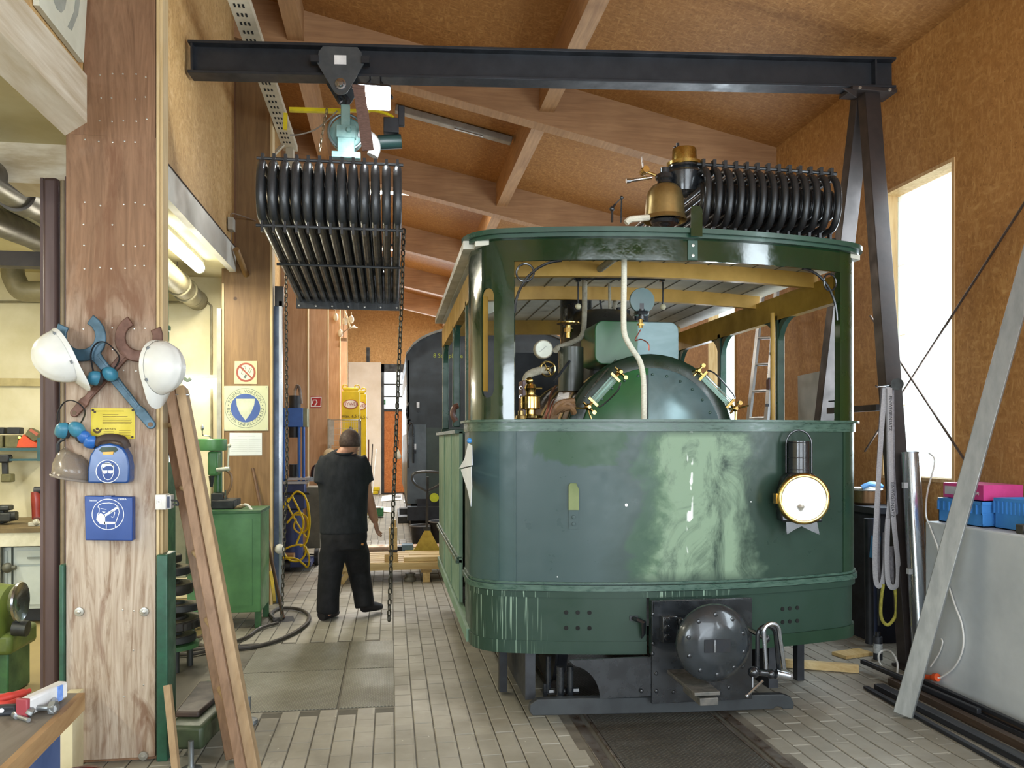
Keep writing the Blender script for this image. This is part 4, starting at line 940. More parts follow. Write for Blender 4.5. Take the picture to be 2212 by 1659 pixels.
top = V((3.86, 6.12, 4.5))
def leg(foot, nm='leg'):
    q = MB(); d = (top-foot).normalized(); side = V((1, 0, 0)); n2 = d.cross(side).normalized()
    tp_ = top+V((0, (foot.y-top.y)*.06, 0))
    for off, w_, t_ in ((n2*.0, .012, .12),):
        q.bar(foot, tp_, .012, .13, side)
    q.bar(foot+side*.06+n2*.05, tp_+side*.06+n2*.05, .1, .012, side); q.bar(foot-side*.06+n2*.05, tp_-side*.06+n2*.05, .1, .012, side)
    q.build(nm, GBR, gan, bevel=.002)
    q = MB(); q.bx(foot.x-.12, foot.x+.12, foot.y-.09, foot.y+.09, 0, .02); q.build('foot_plate', GBR, gan)
leg(V((3.74, 5.36, .01))); leg(V((3.74, 6.95, .01)))
q = MB(); q.bx(3.66, 4.05, 6.02, 6.22, 4.462, 4.492); q.prism([(3.58, 4.47), (3.70, 4.47), (3.70, 4.40)], .012, YM(6.03)); q.build('head_plate', GBR, gan, bevel=.002)
for x in (3.72, 3.98): q = MB(); q.lathe([(0, .014), (.012, .012), (.014, 0)], FACE((x, 6.02, 4.475)), 8); q.build('bolt', SCREW, gan)
q = MB(); q.bar((3.74, 5.80, 1.9), (3.74, 6.52, 1.9), .04, .05); q.build('cross_brace', GBR, gan)
# trolley on the beam
tc = BL.lerp(BRR, (-.373-BL.x)/(BRR.x-BL.x))
tro = thing('beam_trolley', 'dark triangular beam trolley with white label riding on the I-beam', 'trolley', tc)
TM = frame(tc+by*(-.11), bd, (0, 0, 1))
if (TM.to_3x3().col[2]).y > 0: TM = frame(tc-by*.11, bd, (0, 0, 1))
shape = [(-.16, .16), (-.13, .20), (.13, .20), (.16, .16), (.18, .08)]+arc(0, -.10, .065, -35, -145, 8)+[(-.18, .08)]
for k in (0, -.21):
    q = MB(); q.prism(shape, .012, TM @ T(0, 0, k)); q.build('side_plate', mk('trolley_grey', '565c60', '43484c', .4, .3), tro)
for x in (-.19, .19):
    q = MB(); q.box(TM @ V((x, .10, -.005)), (.06, .05, .07), TM.to_3x3().to_4x4()); q.build('buffer_stop', GB, tro)
q = MB(); q.lathe([(0, .03), (.022, .028), (.03, .012), (.042, .01), (.042, 0)], TM @ T(0, -.085, .012), 20); q.build('axle_bolt', STEEL, tro)
q = MB(); q.prism([(-.045, -.035), (.045, -.035), (.045, .035), (-.045, .035)], .001, TM @ T(.0, .10, .012)); q.build('label_plate', mk('white_label', 'f4f6f6', None, .5), tro)
for x in (-.09, .09): q = MB(); q.cyl(TM @ V((x, .06, -.02)), TM @ V((x, .06, -.07)), .05, n=18); q.build('roller', GB, tro)
# chain hoist below the trolley
TEAL = mk('hoist_teal', '8fb3b0', '6f9694', .45, .1, scale=9, bump=.1)
hc = atY(748, 285, 6.42)
ho = thing('chain_hoist', 'pale teal chain hoist with round wheel housing hanging below the trolley', 'hoist', hc)
q = MB(); q.lathe([(0, .05), (.10, .05), (.125, .035), (.13, .02), (.13, -.05), (0, -.05)], FACE(hc+V((0, .06, 0))), 36); q.build('wheel_housing', TEAL, ho)
q = MB(); q.ring(hc+V((0, .0, 0)), (0, 1, 0), .135, .011, 40, 8); q.build('chain_wheel', mk('wheel_grey', '7b8a8c', '5c696b', .35, .6), ho)
q = MB(); q.box(hc+V((0, -.02, -.01)), (.15, .05, .10)); q.box(hc+V((-.005, -.02, .11)), (.07, .04, .18)); q.box(hc+V((0, -.01, -.12)), (.13, .06, .14)); q.box(hc+V((0, -.01, -.19)), (.22, .07, .05)); q.build('hoist_frame', TEAL, ho, bevel=.006)
q = MB(); q.lathe([(0, .02), (.016, .018), (.022, .006), (.026, 0)], FACE(hc+V((.02, -.045, .0))), 6); q.build('axle_nut', TEAL, ho)
q = MB(); q.tube(spline([hc+V((0, 0, .2)), hc+V((.01, 0, .25)), hc+V((-.03, 0, .29)), hc+V((-.06, 0, .26)), hc+V((-.04, 0, .23))], 5), .018, 8); q.build('top_hook', GB, ho)
q = MB(); q.tube(spline([hc+V((.10, .02, .01)), hc+V((.19, .02, -.03)), hc+V((.22, .02, -.10)), hc+V((.2, .02, -.17))], 4), [.05]*10 if False else .045, 10); q.build('chain_guide', mk('guide_white', 'e6e8e6', None, .4), ho)
mc = atY(845, 285, 6.5); q = MB(); q.cyl(mc+V((-.10, 0, -.09)), mc+V((.08, 0, -.07)), .055, n=18); q.build('hoist_motor', mk('motor_green', '2e4a48', '223836', .4), ho)
q = MB(); q.box(mc+V((.0, 0, .04)), (.12, .1, .12)); q.box(mc+V((.08, -.02, .12)), (.05, .05, .16)); q.build('control_box', BLKM, ho, bevel=.006)
q = MB(); q.tube(spline([atY(626, 292, 6.7), atY(650, 290, 6.7), atY(680, 280, 6.65), atY(705, 262, 6.6), atY(728, 240, 6.5)], 5), .006, 6); q.build('supply_cable', mk('grey_cable', '9c958c', None, .5), ho)
# yellow energy rail behind
yr = thing('yellow_power_rail', 'yellow angled power rail running behind the chain hoist', 'rail', atY(735, 240, 6.9))
YP = mk('yellow_plastic', 'e3cf1e', 'cbb818', .4)
q = MB(); q.bar(atY(625, 237, 6.9), atY(735, 240, 6.9), .04, .03); q.bar(atY(735, 239, 6.9), atY(800, 240, 6.9), .025, .02); q.build('rail_bar', YP, yr)
q = MB(); q.tube(spline([atY(795, 239, 6.9), atY(820, 241, 6.88), atY(845, 250, 6.86), atY(847, 256, 6.85), atY(838, 268, 6.84)], 5), .012, 8); q.build('cable_arm', YP, yr)
q = MB(); q.bar(atY(617, 245, 6.9), atY(616, 280, 6.9), .03, .03); q.build('drop_bar', YP, yr)
# brown lifting strap
q = MB(); a, b = atY(775, 188, 5.78), atY(795, 325, 5.78); q.bar(a, b, .012, .082, (1, 0, 0)); q.box(a+V((0, 0, .0)), (.09, .03, .02))
tag(q.build('lifting_strap', mk('brown_strap', '6f5348', '5c443b', .7, scale=40, stretch=(1, 1, 6))), 'brown webbing strap hanging beside the bright floodlight', 'strap')
# floodlight
fp = atY(808, 212, 5.85)
fld = thing('floodlight', 'small rectangular floodlight shining brightly under the gantry beam', 'lamp', fp+V((0, 0, -.1)))
FM = frame(fp, (1, .02, 0), (0, -.75, 1))
q = MB(); q.prism(rrect(.24, .17, .015), .05, FM, -.06); q.build('lamp_housing', DARKM, fld, bevel=.004)
q = MB(); q.prism(rrect(.215, .145, .012), .004, FM, -.008); q.build('lamp_glass', glow('flood_emission', 'f4fcff', 26), fld)
for x_ in (-.13, .13): q = MB(); q.bar(FM @ V((x_, 0, -.04)), V((fp.x+x_*.3, 6.40, 4.44)), .01, .02); q.build('lamp_arm', DARKM, fld)
l = area('flood_lamp', FM @ V((0, 0, .01)), (0, 0, 0), .2, .14, 115, (.93, .98, 1), 175); l.rotation_euler = (FM.to_3x3()).to_euler()
# ---------------------------------------------------------------- coil banks of condenser tubes
COILH = mk('coil_black', '3a3d40', '2a2d30', .4, .1, scale=8, coat=.2)
COILR = mk('coil_graphite', '3a3c3e', '2b2d2f', .32, .55, scale=8)
def bank(t, Mx, n, sp, L, R1, R2, r, mat, rear=True):
    me = []
    for Rr, l0 in ((R1, 0.0), (R2, .07)):
        q = MB(); pts = [V((0, L, Rr)), V((0, L*.5, Rr))]+[V((0, Rr*.55+l0-Rr*.55*math.sin(math.radians(a)), Rr*math.cos(math.radians(a)))) for a in range(0, 181, 15)]+[V((0, L*.5, -Rr)), V((0, L, -Rr))]
        q.tube(pts, r, 10); mm = q.mesh('hairpin_tube', smooth=50); mm.materials.append(mat); me.append(mm)
    inv = T(*ORG[t.name]).inverted()
    for i in range(n):
        for mm in me:
            o = bpy.data.objects.new('hairpin_tube', mm); COL.objects.link(o); o.parent = t; o.matrix_local = inv @ Mx @ T((i-(n-1)/2)*sp, 0, 0)
    w = (n-1)*sp/2+.04
    for y, z in ((.10, R1+.04), (.10, -R1-.055), (L*.45, -R1-.04), (L*.8, R1+.04)):
        q = MB(Mx); q.cyl((-w, y, z), (w, y, z), .011, n=8); q.build('tie_bar', mat, t)
    for i in range(n):
        x = (i-(n-1)/2)*sp
        q = MB(Mx); q.bx(x-.010, x+.010, .08, .12, R1+.015, R1+.07); q.build('tie_tab', mat, t)
        q = MB(Mx); q.bx(x-.008, x+.008, .085, .115, -R1-.10, -R1-.015); q.build('tie_tab', mat, t)
    if rear:
        q = MB(Mx); q.bx(-w, w, L, L+.025, -R1-.09, R1+.07); q.build('header_plate', mat, t)
        for i in range(7):
            q = MB(Mx); x = -w+.03+(2*w-.06)*i/6; q.lathe([(0, .01), (.009, .008), (.011, 0)], frame((x, L, -R1-.065), (1, 0, 0), (0, 0, 1)), 8); q.build('plate_bolt', SCREW, t)
hb = thing('hanging_coil_bank', 'bank of black hairpin coil tubes hanging from the chain hoist', 'coil bank', (-.42, 5.7, 3.1))
HM = T(-.41, 5.58, 3.345) @ R(math.radians(-3.6), 'X')
bank(hb, HM, 13, .0755, 2.45, .185, .08, .0295, COILH)
rb = thing('roof_coil_bank', 'bank of dark grey hairpin coil tubes lying on the tram roof beside the bell', 'coil bank', (2.33, 5.5, 2.9))
bank(rb, T(2.385, 4.80, 3.18) @ R(math.radians(1.0), 'Y') @ R(math.radians(0), 'X'), 13, .0725, 1.7, .168, .075, .0225, COILR, rear=False)
for x, lab in ((1.98, 'left'), (2.66, 'right')):
    q = MB(); q.bx(x-.07, x+.07, 4.72, 6.6, 2.876, 2.894); tag(q.build('support_board', mk('orange_board', 'b5794a', '9c6238', .7)), lab+' orange board under the coil bank on the tram roof', 'board', 'boards under the roof coil bank')
# chains
CH = mk('chain_steel', '5c5a50', '403e38', .45, .7)
CHL = mk('chain_bright', 'a8a08a', '857d69', .35, .8)
def chain(name, pts, lab, pitch=.042, r=.0055, wd=.022, mat=CH):
    pts = [V(p) for p in pts]; t = thing(name, lab, 'chain', pts[-1], 'chains of the hoist')
    q = MB(); h = pitch*.78; lp_ = [V((wd/2*math.cos(a), 0, (h-wd/2)*(1 if math.sin(a) >= 0 else -1)*.5+wd/2*math.sin(a))) for a in [2*PI*(i+.5)/12 for i in range(12)]]
    q.tube(lp_, r, 6, True); me = q.mesh('link', smooth=60); me.materials.append(mat)
    Ls = [(b-a).length for a, b in zip(pts, pts[1:])]; tot = sum(Ls); k = int(tot/pitch); inv = T(*ORG[t.name]).inverted()
    for i in range(k+1):
        s = i*pitch; j = 0
        while j < len(Ls)-1 and s > Ls[j]: s -= Ls[j]; j += 1
        d = (pts[j+1]-pts[j]).normalized(); p = pts[j]+d*s
        m = frame(p, d.orthogonal() if abs(d.z) < .9 else V((1, .2, 0)), d); m = frame(p, m.to_3x3().col[0], m.to_3x3().col[1])
        mm = Matrix((m.to_3x3().col[0], m.to_3x3().col[2], m.to_3x3().col[1])).transposed().to_4x4(); mm.translation = p
        o = bpy.data.objects.new('link', me); COL.objects.link(o); o.parent = t
        o.matrix_local = inv @ mm @ R(PI/2*(i % 2)+.4, 'Z')
    return t
chain('hoist_chain', [atY(872, 500, 6.45), atY(868, 640, 6.45), atY(859, 850, 6.45), atY(847, 1150, 6.45), atY(840, 1342, 6.45)], 'long dark hand chain hanging right of the walking man, ending above the floor', .043, .0065, .026)
chain('hoist_chain', [atY(618, 560, 7.0), atY(618, 640, 7.0), atY(620, 1000, 7.0), atY(608, 1340, 7.0)], 'dark hand chain hanging in front of the blue hydraulic press', .038, .005, .022)
chain('sling_chain', [atY(706, 240, 6.40), atY(700, 265, 6.40), atY(690, 325, 6.40)], 'short bright chain rising left of the hoist wheel', .034, .004, .017, CHL)
# ================================================================ things on the near column
PLN = lambda y: Matrix(((1, 0, 0, 0), (0, 0, -1, y), (0, 1, 0, 0), (0, 0, 0, 1)))
def xz(u, v, y): p = atY(u, v, y); return (p.x, p.z)
CY = C1Y-.009
WHP = mk('white_helmet', 'dcdcd8', 'd0d0ca', .3, scale=4)
def helmet(c, zd, fd, lab):
    Mh = frame(c, V(zd).cross(V(fd)), fd); zz = V(zd).normalized(); ff = V(fd); ff = (ff-zz*ff.dot(zz)).normalized(); xx = ff.cross(zz)
    Mh = Matrix((xx, ff, zz)).transposed().to_4x4(); Mh.translation = V(c)
    t = thing('safety_helmet', lab, 'helmet', c, 'white safety helmets')
    q = MB(Mh); n, k = 40, 14; vs = []
    for i in range(k+1):
        a = PI/2*i/k
        for j in range(n):
            b = 2*PI*j/n; ridge = 1+.028*math.exp(-((math.cos(b)*.0+abs(math.sin(a)*math.cos(b))-.0)/.10)**2)*1.0*math.sin(PI/2-a*.2)
            rg = 1+.03*max(0, 1-abs(math.cos(a)*math.cos(b))/.14)+.018*(max(0, 1-abs(abs(math.cos(a)*math.cos(b))-.34)/.06))
            vs.append((.108*math.cos(a)*math.cos(b)*rg, .135*math.cos(a)*math.sin(b)*rg, .145*math.sin(a)*rg))
    fs = [(i*n+j, i*n+(j+1) % n, (i+1)*n+(j+1) % n, (i+1)*n+j) for i in range(k) for j in range(n)]
    q.add(vs, fs); o = q.build('shell', WHP, t, 60); sm = o.modifiers.new('solid', 'SOLIDIFY'); sm.thickness = .004
    q = MB(Mh); rim = []
    vs = []
    for j in range(n):
        b = 2*PI*j/n; e = .006+.055*max(0, math.sin(b))**6*1.0
        for r_, z_ in ((1.0, .012), (1.0+e/.12, -.004-.25*e), (1.0+e/.12, -.008-.25*e), (.99, .004)):
            vs.append((.110*math.cos(b)*r_, .137*math.sin(b)*r_, z_))
    fs = []
    for j in range(n):
        a_, b_ = 4*j, 4*((j+1) % n)
        fs += [(a_+i, a_+(i+1) % 4, b_+(i+1) % 4, b_+i) for i in range(4)]
    q.add(vs, fs); q.build('brim', WHP, t, 60)
    q = MB(Mh); q.tube([V((.095*math.cos(2*PI*i/24), .118*math.sin(2*PI*i/24), -.012)) for i in range(24)], (.014, .003)[1], 6, True); q.build('headband', mk('strap_dark', '2a2c30', None, .6), t)
    for b in (.55, 2.6, 3.9, 5.6):
        q = MB(Mh); q.box((.111*math.cos(b), .138*math.sin(b), .018), (.012, .014, .008), R(b)); q.build('vent_slot', mk('slot_grey', '7b8084', None, .6), t)
    return t
helmet(atY(141, 768, CY-.10), (-.72, -.50, -.36), (.50, -.05, -.85), 'white safety helmet hanging left on the column, brim pointing down right')
helmet(atY(343, 795, CY-.10), (.82, -.50, .05), (-.18, .05, -1), 'white safety helmet hanging on the right edge of the column above the ladder')
def wrench(u0, v0, u1, v1, y, alpha, mat, lab, sw=.036, hr=.092, thick=.016):
    a, b = atY(u0, v0, y), atY(u1, v1, y); L = (b-a).length; d = (b-a).normalized(); Mw = frame(a, d, V((0, -1, 0)).cross(d))
    t = thing('open_wrench', lab, 'wrench', (a+b)/2, 'crossed giant wrenches')
    q = MB(Mw); q.prism([(0, -sw*.7)]+[(-sw*.72*math.sin(math.radians(x)), -sw*.7*math.cos(math.radians(x))) for x in range(15, 180, 15)]+[(0, sw*.7), (L*.15, sw*.8), (L*.2, sw*.55), (L*.75, sw*.75), (L-hr*.6, sw*1.1), (L-hr*.6, -sw*1.1), (L*.75, -sw*.75), (L*.2, -sw*.55), (L*.15, -sw*.8)], thick); q.build('shaft', mat, t, bevel=.004)
    q = MB(Mw); q.prism(rrect(L*.6, sw*.55, sw*.25), .003, T(L*.5, 0, thick)); q.build('shaft_rib', mat, t)
    out = []
    for i in range(17):
        th_ = alpha+40+(280)*i/16; rr = hr*(1.0+.22*abs(math.cos(math.radians((th_-alpha)/2)))**6); out.append((L+rr*math.cos(math.radians(th_)), rr*math.sin(math.radians(th_))))
    inn = [(L+hr*.60*math.cos(math.radians(alpha+320-280*i/12))+hr*.12*math.cos(math.radians(alpha)), hr*.60*math.sin(math.radians(alpha+320-280*i/12))+hr*.12*math.sin(math.radians(alpha))) for i in range(13)]
    q = MB(Mw); q.prism(out+inn, thick+.002, T(0, 0, -.001)); q.build('jaw', mat, t, bevel=.004)
    q = MB(Mw); q.cyl((sw*.0, 0, thick-.002), (0, 0, thick+.002), sw*.36, n=16); q.build('hang_hole', mk('hole_brown', '6a5440', None, .7), t)
WB = mk('blue_grey_tool_paint', '3f5f72', '344e5c', .45, .2, scale=12, bump=.15)
WR = mk('rusty_tool_steel', '6b4a3c', '55392e', .55, .3, scale=14, bump=.2)
wrench(163, 892, 300, 735, CY-.012, 22, WR, 'rusty brown giant open wrench behind the blue one', .03, .112)
wrench(327, 917, 178, 732, CY-.034, -22, WB, 'blue-grey giant open wrench lying over the brown one', .033, .115)
def muffs(ca, cb, top, y, rc, lab, tilt, mats):
    t = thing('ear_muffs', lab, 'ear muffs', atY(*ca, y), 'blue ear muffs on the column')
    for (u, v), td in ((ca, tilt), (cb, -tilt)):
        p = atY(u, v, y); ax = V((td, -.55, .1)).normalized()
        m_ = frame(p, ax.orthogonal(), ax.cross(ax.orthogonal()))
        q = MB(); q.lathe([(0, .035), (rc*.6, .032), (rc*.9, .018), (rc, -.005), (rc*.97, -.012)], m_ @ Matrix.Diagonal((1, 1.25, 1, 1)), 20); q.build('cup', mats, t, 60)
        q = MB(); q.lathe([(rc*.97, -.012), (rc*.9, -.03), (rc*.5, -.032), (0, -.03)], m_ @ Matrix.Diagonal((1, 1.25, 1, 1)), 20); q.build('cushion', BLKM, t, 60)
    q = MB(); pts = [atY(u, v, y) for u, v in [ca]+top+[cb]]; q.tube(spline(pts, 5), [(.010, .003)]*(5*(len(pts)-1)+1), 6, flat=(0, 1, 0)); q.build('headband', BLKM, t)
MB1 = mk('muff_teal', '3f8aa6', '327089', .35); MB2 = mk('muff_blue', '2f6fc0', '285fa6', .3)
muffs((136, 930), (166, 928), [(124, 900), (135, 873), (152, 865), (172, 873), (184, 893)], CY-.06, .036, 'teal ear muffs hanging below the left helmet, band upwards', -.8, MB1)
muffs((205, 817), (238, 808), [(196, 770), (205, 745), (222, 738), (240, 748), (258, 775)], CY-.075, .032, 'teal ear muffs hung over the crossing of the wrenches', -.7, MB1)
muffs((182, 944), (197, 955), [(166, 935), (170, 928), (184, 932)], CY-.05, .03, 'bright blue folded ear muffs touching the blue goggle box', .9, MB2)
# yellow safety notice
YS = mk('notice_yellow', 'd3bf2e', 'c2ae28', .5, scale=5); INK = mk('print_dark', '5c4522', '4a3518', .7)
a, b = xz(197, 948, CY), xz(292, 882, CY)
t = thing('yellow_notice', 'yellow printed safety notice pinned on the column under the crossed wrenches', 'sign', (a[0], CY, a[1]))
q = MB(); q.prism([a, (b[0], a[1]), b, (a[0], b[1])], .002, PLN(CY)); q.build('sheet', YS, t)
q = MB()
for i, (u0, u1) in enumerate(((205, 268), (222, 256), (222, 276), (222, 285), (222, 284), (222, 285), (222, 283))):
    v = 888+(0, 8, 12, 17, 20.5, 24, 27.5)[i]; w_ = .0022 if i in (0, 3, 4, 5, 6) else .003
    q.ribbon([xz(u0, v, CY), xz(u1, v, CY)], w_, .0006, PLN(CY-.002))
for r_ in range(3): q.ribbon([xz(224, 932+4*r_, CY), xz(246, 932+4*r_, CY)], .0016, .0006, PLN(CY-.002)); q.ribbon([xz(257, 930+5*r_, CY), xz(282, 930+5*r_, CY)], .0016, .0006, PLN(CY-.002))
q.build('printed_lines', INK, t, 0, kind='stuff')
q = MB(); c_ = xz(210.5, 930, CY); q.prism([(c_[0]+x*.0024, c_[1]+z*.0024) for x, z in [(-9, 3)]+arc(0, 2, 8.5, 180, 360, 10)+[(9, 3), (5, 3)]+arc(0, 3, 4.5, 0, -180, 8)], .0006, PLN(CY-.002)); q.prism([(c_[0]+x, c_[1]+.008+z) for x, z in circ(.0075, 12)], .0006, PLN(CY-.002)); q.build('emblem', INK, t, 0)
q = MB(); put_text(q, 'BG BAHNEN', .013, PLN(CY-.0025) @ T(*xz(234, 927, CY), 0)); q.build('lettering', INK, t, 0)
for u, v in ((201, 886), (205, 890), (287, 886), (286, 944)): q = MB(); q.lathe([(0, .004), (.006, .003), (.006, 0)], FACE(atY(u, v, CY-.002)), 8); q.build('pin', mk('rust_pin', '3a2a20', None, .6), t)
# blue goggle box
BXB = mk('translucent_blue', '23508f', '1d457f', .25, scale=3); BXD = mk('deep_blue_plastic', '12428f', '0f397c', .4, scale=3); WPR = mk('white_print', 'eef4fa', None, .5)
yb = CY-.095
t = thing('goggle_box', 'blue dome-topped goggle dispenser box with safety-glasses pictogram', 'box', atY(232, 1043, CY))
K = lambda x, y: (170+x/5.026, 860+y/5.026)
shp = [xz(*K(*p), yb) for p in ((92, 922), (520, 925), (545, 895), (548, 740), (525, 620), (480, 545), (420, 510), (330, 492), (235, 505), (170, 545), (118, 620), (95, 760))]
q = MB(); q.prism(shp, .088, PLN(CY-.004)); q.build('box_body', BXB, t, bevel=.008)
q = MB(); q.prism([xz(*K(*p), yb) for p in ((220, 565), (245, 533), (400, 530), (425, 560), (400, 588), (250, 588))], .002, PLN(yb+.003)); q.build('hand_slot', mk('slot_green', '24402e', '1a2a26', .5), t)
q = MB(); q.prism([xz(*K(*p), yb) for p in ((258, 585), (380, 580), (372, 612), (265, 614))], .004, PLN(yb+.003)); q.build('latch', mk('latch_yellow', 'd8a022', None, .4), t)
PB = PLN(yb+.0025)
q = MB(); q.prism([xz(*K(314+122*math.cos(i*PI/18), 795+122*math.sin(i*PI/18)), yb) for i in range(36)], .001, PB); q.build('pictogram_field', BXD, t, 0)
PB = PLN(yb+.0012); cir = [xz(*K(314+126*math.cos(i*PI/24), 795+122*math.sin(i*PI/24)), yb) for i in range(48)]
q = MB(); q.ribbon(cir, .0035, .0008, PB, True); q.build('pictogram_ring', WPR, t, 0)
q = MB(); q.ribbon([xz(*K(*p), yb) for p in ((252, 775), (245, 740), (258, 718), (300, 705), (335, 712), (365, 722), (380, 745), (376, 775), (378, 815), (365, 850), (345, 880), (315, 888), (285, 875), (265, 835))], .0032, .0008, PB, True)
q.prism([xz(*K(*p), yb) for p in ((248, 735), (262, 718), (290, 700), (325, 697), (355, 712), (380, 730), (376, 755), (350, 735), (300, 738), (262, 760))], .0008, PB)
q.prism([xz(*K(*p), yb) for p in ((255, 785), (312, 785), (308, 815), (280, 822), (258, 812))], .0008, PB); q.prism([xz(*K(*p), yb) for p in ((318, 785), (376, 785), (370, 812), (348, 820), (322, 812))], .0008, PB)
q.build('pictogram_face', WPR, t, 0)
# rubber strap of goggles on top of the box
q = MB(); q.tube(spline([atY(*K(195, 505), CY-.06), atY(*K(230, 450), CY-.07), atY(*K(350, 428), CY-.07), atY(*K(480, 455), CY-.07), atY(*K(525, 540), CY-.06)], 5), [(.022, .012)]*21, 8, flat=(0, 0, 1))
tag(q.build('goggle_strap', mk('brown_rubber', '3a2c26', '2c211d', .6)), 'dark brown goggle strap draped over the blue goggle box', 'strap')
# clear visor hung at the left of the goggle box
VIS = NT('clear_visor'); VIS.p.inputs['Transmission Weight'].default_value = .55; VIS.p.inputs['Alpha'].default_value = .75; VIS.out(hx('b0a498'), .2)
t = thing('face_visor', 'scratched clear protective goggles hanging left of the goggle box', 'goggles', atY(150, 1035, CY-.03))
q = MB(); pc = atY(158, 1000, CY-.005); n = 14; vs = []
for i in range(n+1):
    a = PI*i/n
    for z, rx in ((-.075, .095), (-.02, .09), (.03, .07), (.06, .04)): vs.append((pc.x+rx*math.cos(a), pc.y-.11*math.sin(a)*rx/.095, pc.z+z-.02*math.cos(a)))
q.add(vs, [(4*i+j, 4*i+j+1, 4*i+5+j, 4*i+4+j) for i in range(n) for j in range(3)]); o = q.build('visor_shell', VIS.m, t, 60); o.modifiers.new('s', 'SOLIDIFY').thickness = .003
q = MB(); q.tube([V((pc.x+.098*math.cos(PI*i/n), pc.y-.113*math.sin(PI*i/n), pc.z-.075-.02*math.cos(PI*i/n))) for i in range(n+1)], .006, 8); q.build('visor_rim', mk('rim_grey', '8f857c', None, .5), t)
q = MB(); q.tube(spline([atY(128, 1000, CY-.02), atY(125, 960, CY-.02), atY(140, 948, CY-.02)], 5), .008, 6); q.build('visor_strap', BLKM, t)
# blue mask box
ym = CY-.06
t = thing('mask_box', 'flat blue dispenser box with respirator mask pictogram on the column', 'box', atY(233, 1166, CY))
q = MB(); q.prism([xz(*K(*p), ym) for p in ((58, 1062), (580, 1075), (582, 1550), (68, 1545))], .052, PLN(CY-.004)); q.build('box_body', BXD, t, bevel=.004)
q = MB(); q.prism([xz(*K(*p), ym) for p in ((275, 1060), (355, 1062), (355, 1078), (275, 1076))], .056, PLN(CY-.004)); q.build('hinge_tab', BXD, t)
PM = PLN(ym+.0035)
S = lambda *pts: [xz(*K(*p), ym) for p in pts]
q = MB(); q.ribbon([xz(*K(315+172*math.cos(i*PI/24), 1262+166*math.sin(i*PI/24)), ym) for i in range(48)], .0032, .0008, PM, True); q.build('pictogram_ring', WPR, t, 0)
q = MB(); q.ribbon(S((225, 1200), (222, 1195), (205, 1185), (215, 1160), (260, 1142), (330, 1138), (390, 1150), (428, 1185)), .003, .0008, PM)
q.ribbon(S((222, 1195), (218, 1240), (195, 1270)), .003, .0008, PM); q.ribbon(S((235, 1200), (300, 1208)), .003, .0008, PM)
q.ribbon(S((428, 1185), (438, 1240), (415, 1310), (400, 1350), (395, 1405)), .003, .0008, PM); q.ribbon(S((298, 1365), (298, 1420)), .003, .0008, PM)
q.ribbon(S((345, 1255), (350, 1230), (375, 1225), (390, 1245), (378, 1290), (360, 1296), (350, 1285)), .003, .0008, PM)
q.prism(S((195, 1275), (235, 1248), (285, 1275), (285, 1375), (230, 1368), (190, 1320)), .0008, PM); q.prism(S((270, 1268), (425, 1170), (436, 1190), (285, 1290)), .0008, PM); q.prism(S((275, 1342), (405, 1345), (402, 1365), (275, 1372)), .0008, PM)
q.prism(S((250, 1232), (290, 1235), (270, 1250)), .0008, PM); q.build('pictogram_face', WPR, t, 0)
q = MB(); put_text(q, 'heniso', .013, PM @ T(*xz(*K(155, 1112), ym), .0005)); q.build('lettering', WPR, t, 0)
q = MB(); put_text(q, 'GEBRA', .013, PM @ T(*xz(*K(472, 1098), ym), .0005)); q.build('lettering', WPR, t, 0)
# white socket box at the edge of the column
t = thing('socket_box', 'white electric socket box with a plug on the right edge of the column', 'socket', atY(352, 1101, CY))
a, b = atY(336, 1101, CY-.04), atY(360, 1068, CY-.04)
q = MB(); q.bx(a.x, b.x, CY-.05, CY+.03, a.z, b.z); q.build('box_body', mk('socket_white', 'eceae4', None, .4), t, bevel=.004)
q = MB(); q.bx(b.x, b.x+.022, CY-.045, CY+.02, a.z+.004, b.z-.004); q.build('plug', mk('socket_white2', 'd8d8d6', None, .4), t, bevel=.003)
q = MB(); q.bx(b.x+.004, b.x+.016, CY-.047, CY-.04, a.z+.008, b.z-.01); q.build('plug_stripe', mk('stripe_navy', '2a3450', None, .5), t)
q = MB(); c_ = xz(343, 1084, CY-.05); q.ribbon([(c_[0]+x*.011, c_[1]+z*.011) for x, z in ((-1, -1), (1, -1), (1, 1), (-1, 1))], .001, .0006, PLN(CY-.05), True); put_text(q, 'C', .014, PLN(CY-.0505) @ T(c_[0], c_[1], 0)); q.build('mark', mk('mark_grey', '6a6a68', None, .6), t, 0)
q = MB(); q.tube(spline([b+V((.022, 0, -.03)), b+V((.05, 0, -.035)), b+V((.055, 0, -.055)), b+V((.03, 0, -.05))], 5), .005, 6); q.build('plug_cord', BLKM, t)
# ================================================================ folding wooden ladder leaning at the column
LADW = wood('ladder_wood', '967860', '7a5f48', None, axis=2); LADL = wood('ladder_wood_light', 'b39a78', '9c8261', None, axis=2)
lad = thing('wooden_ladder', 'folded wooden ladder of two paired stiles leaning on the right side of the column', 'ladder', fl(520, 1700))
A0, A1 = atY(368, 838, 4.46), atY(531, 1700, 3.95)
B0, B1 = atY(392, 838, 4.48), atY(557, 1700, 3.97)
for k, (a, b, mt, w) in enumerate(((A0, A1, LADW, .046), (B0, B1, LADL, .05))):
    q = MB(); q.bar(a, b, w, .075, (0, 1, 0)); q.build('stile', mt, lad, bevel=.004)
for a, b in ((A0+V((-.13, .36, 0)), A1+V((-.13, .36, 0))),):
    q = MB(); q.bar(a, b, .046, .075, (0, 1, 0)); q.build('stile', LADW, lad, bevel=.004)
dl = A1-A0
for i, tt in enumerate((.10, .28, .46, .64, .82)):
    p = A0+dl*tt; q = MB(); q.cyl(p, p+V((-.13, .36, 0)), .015, n=10); q.build('rung', LADL, lad)
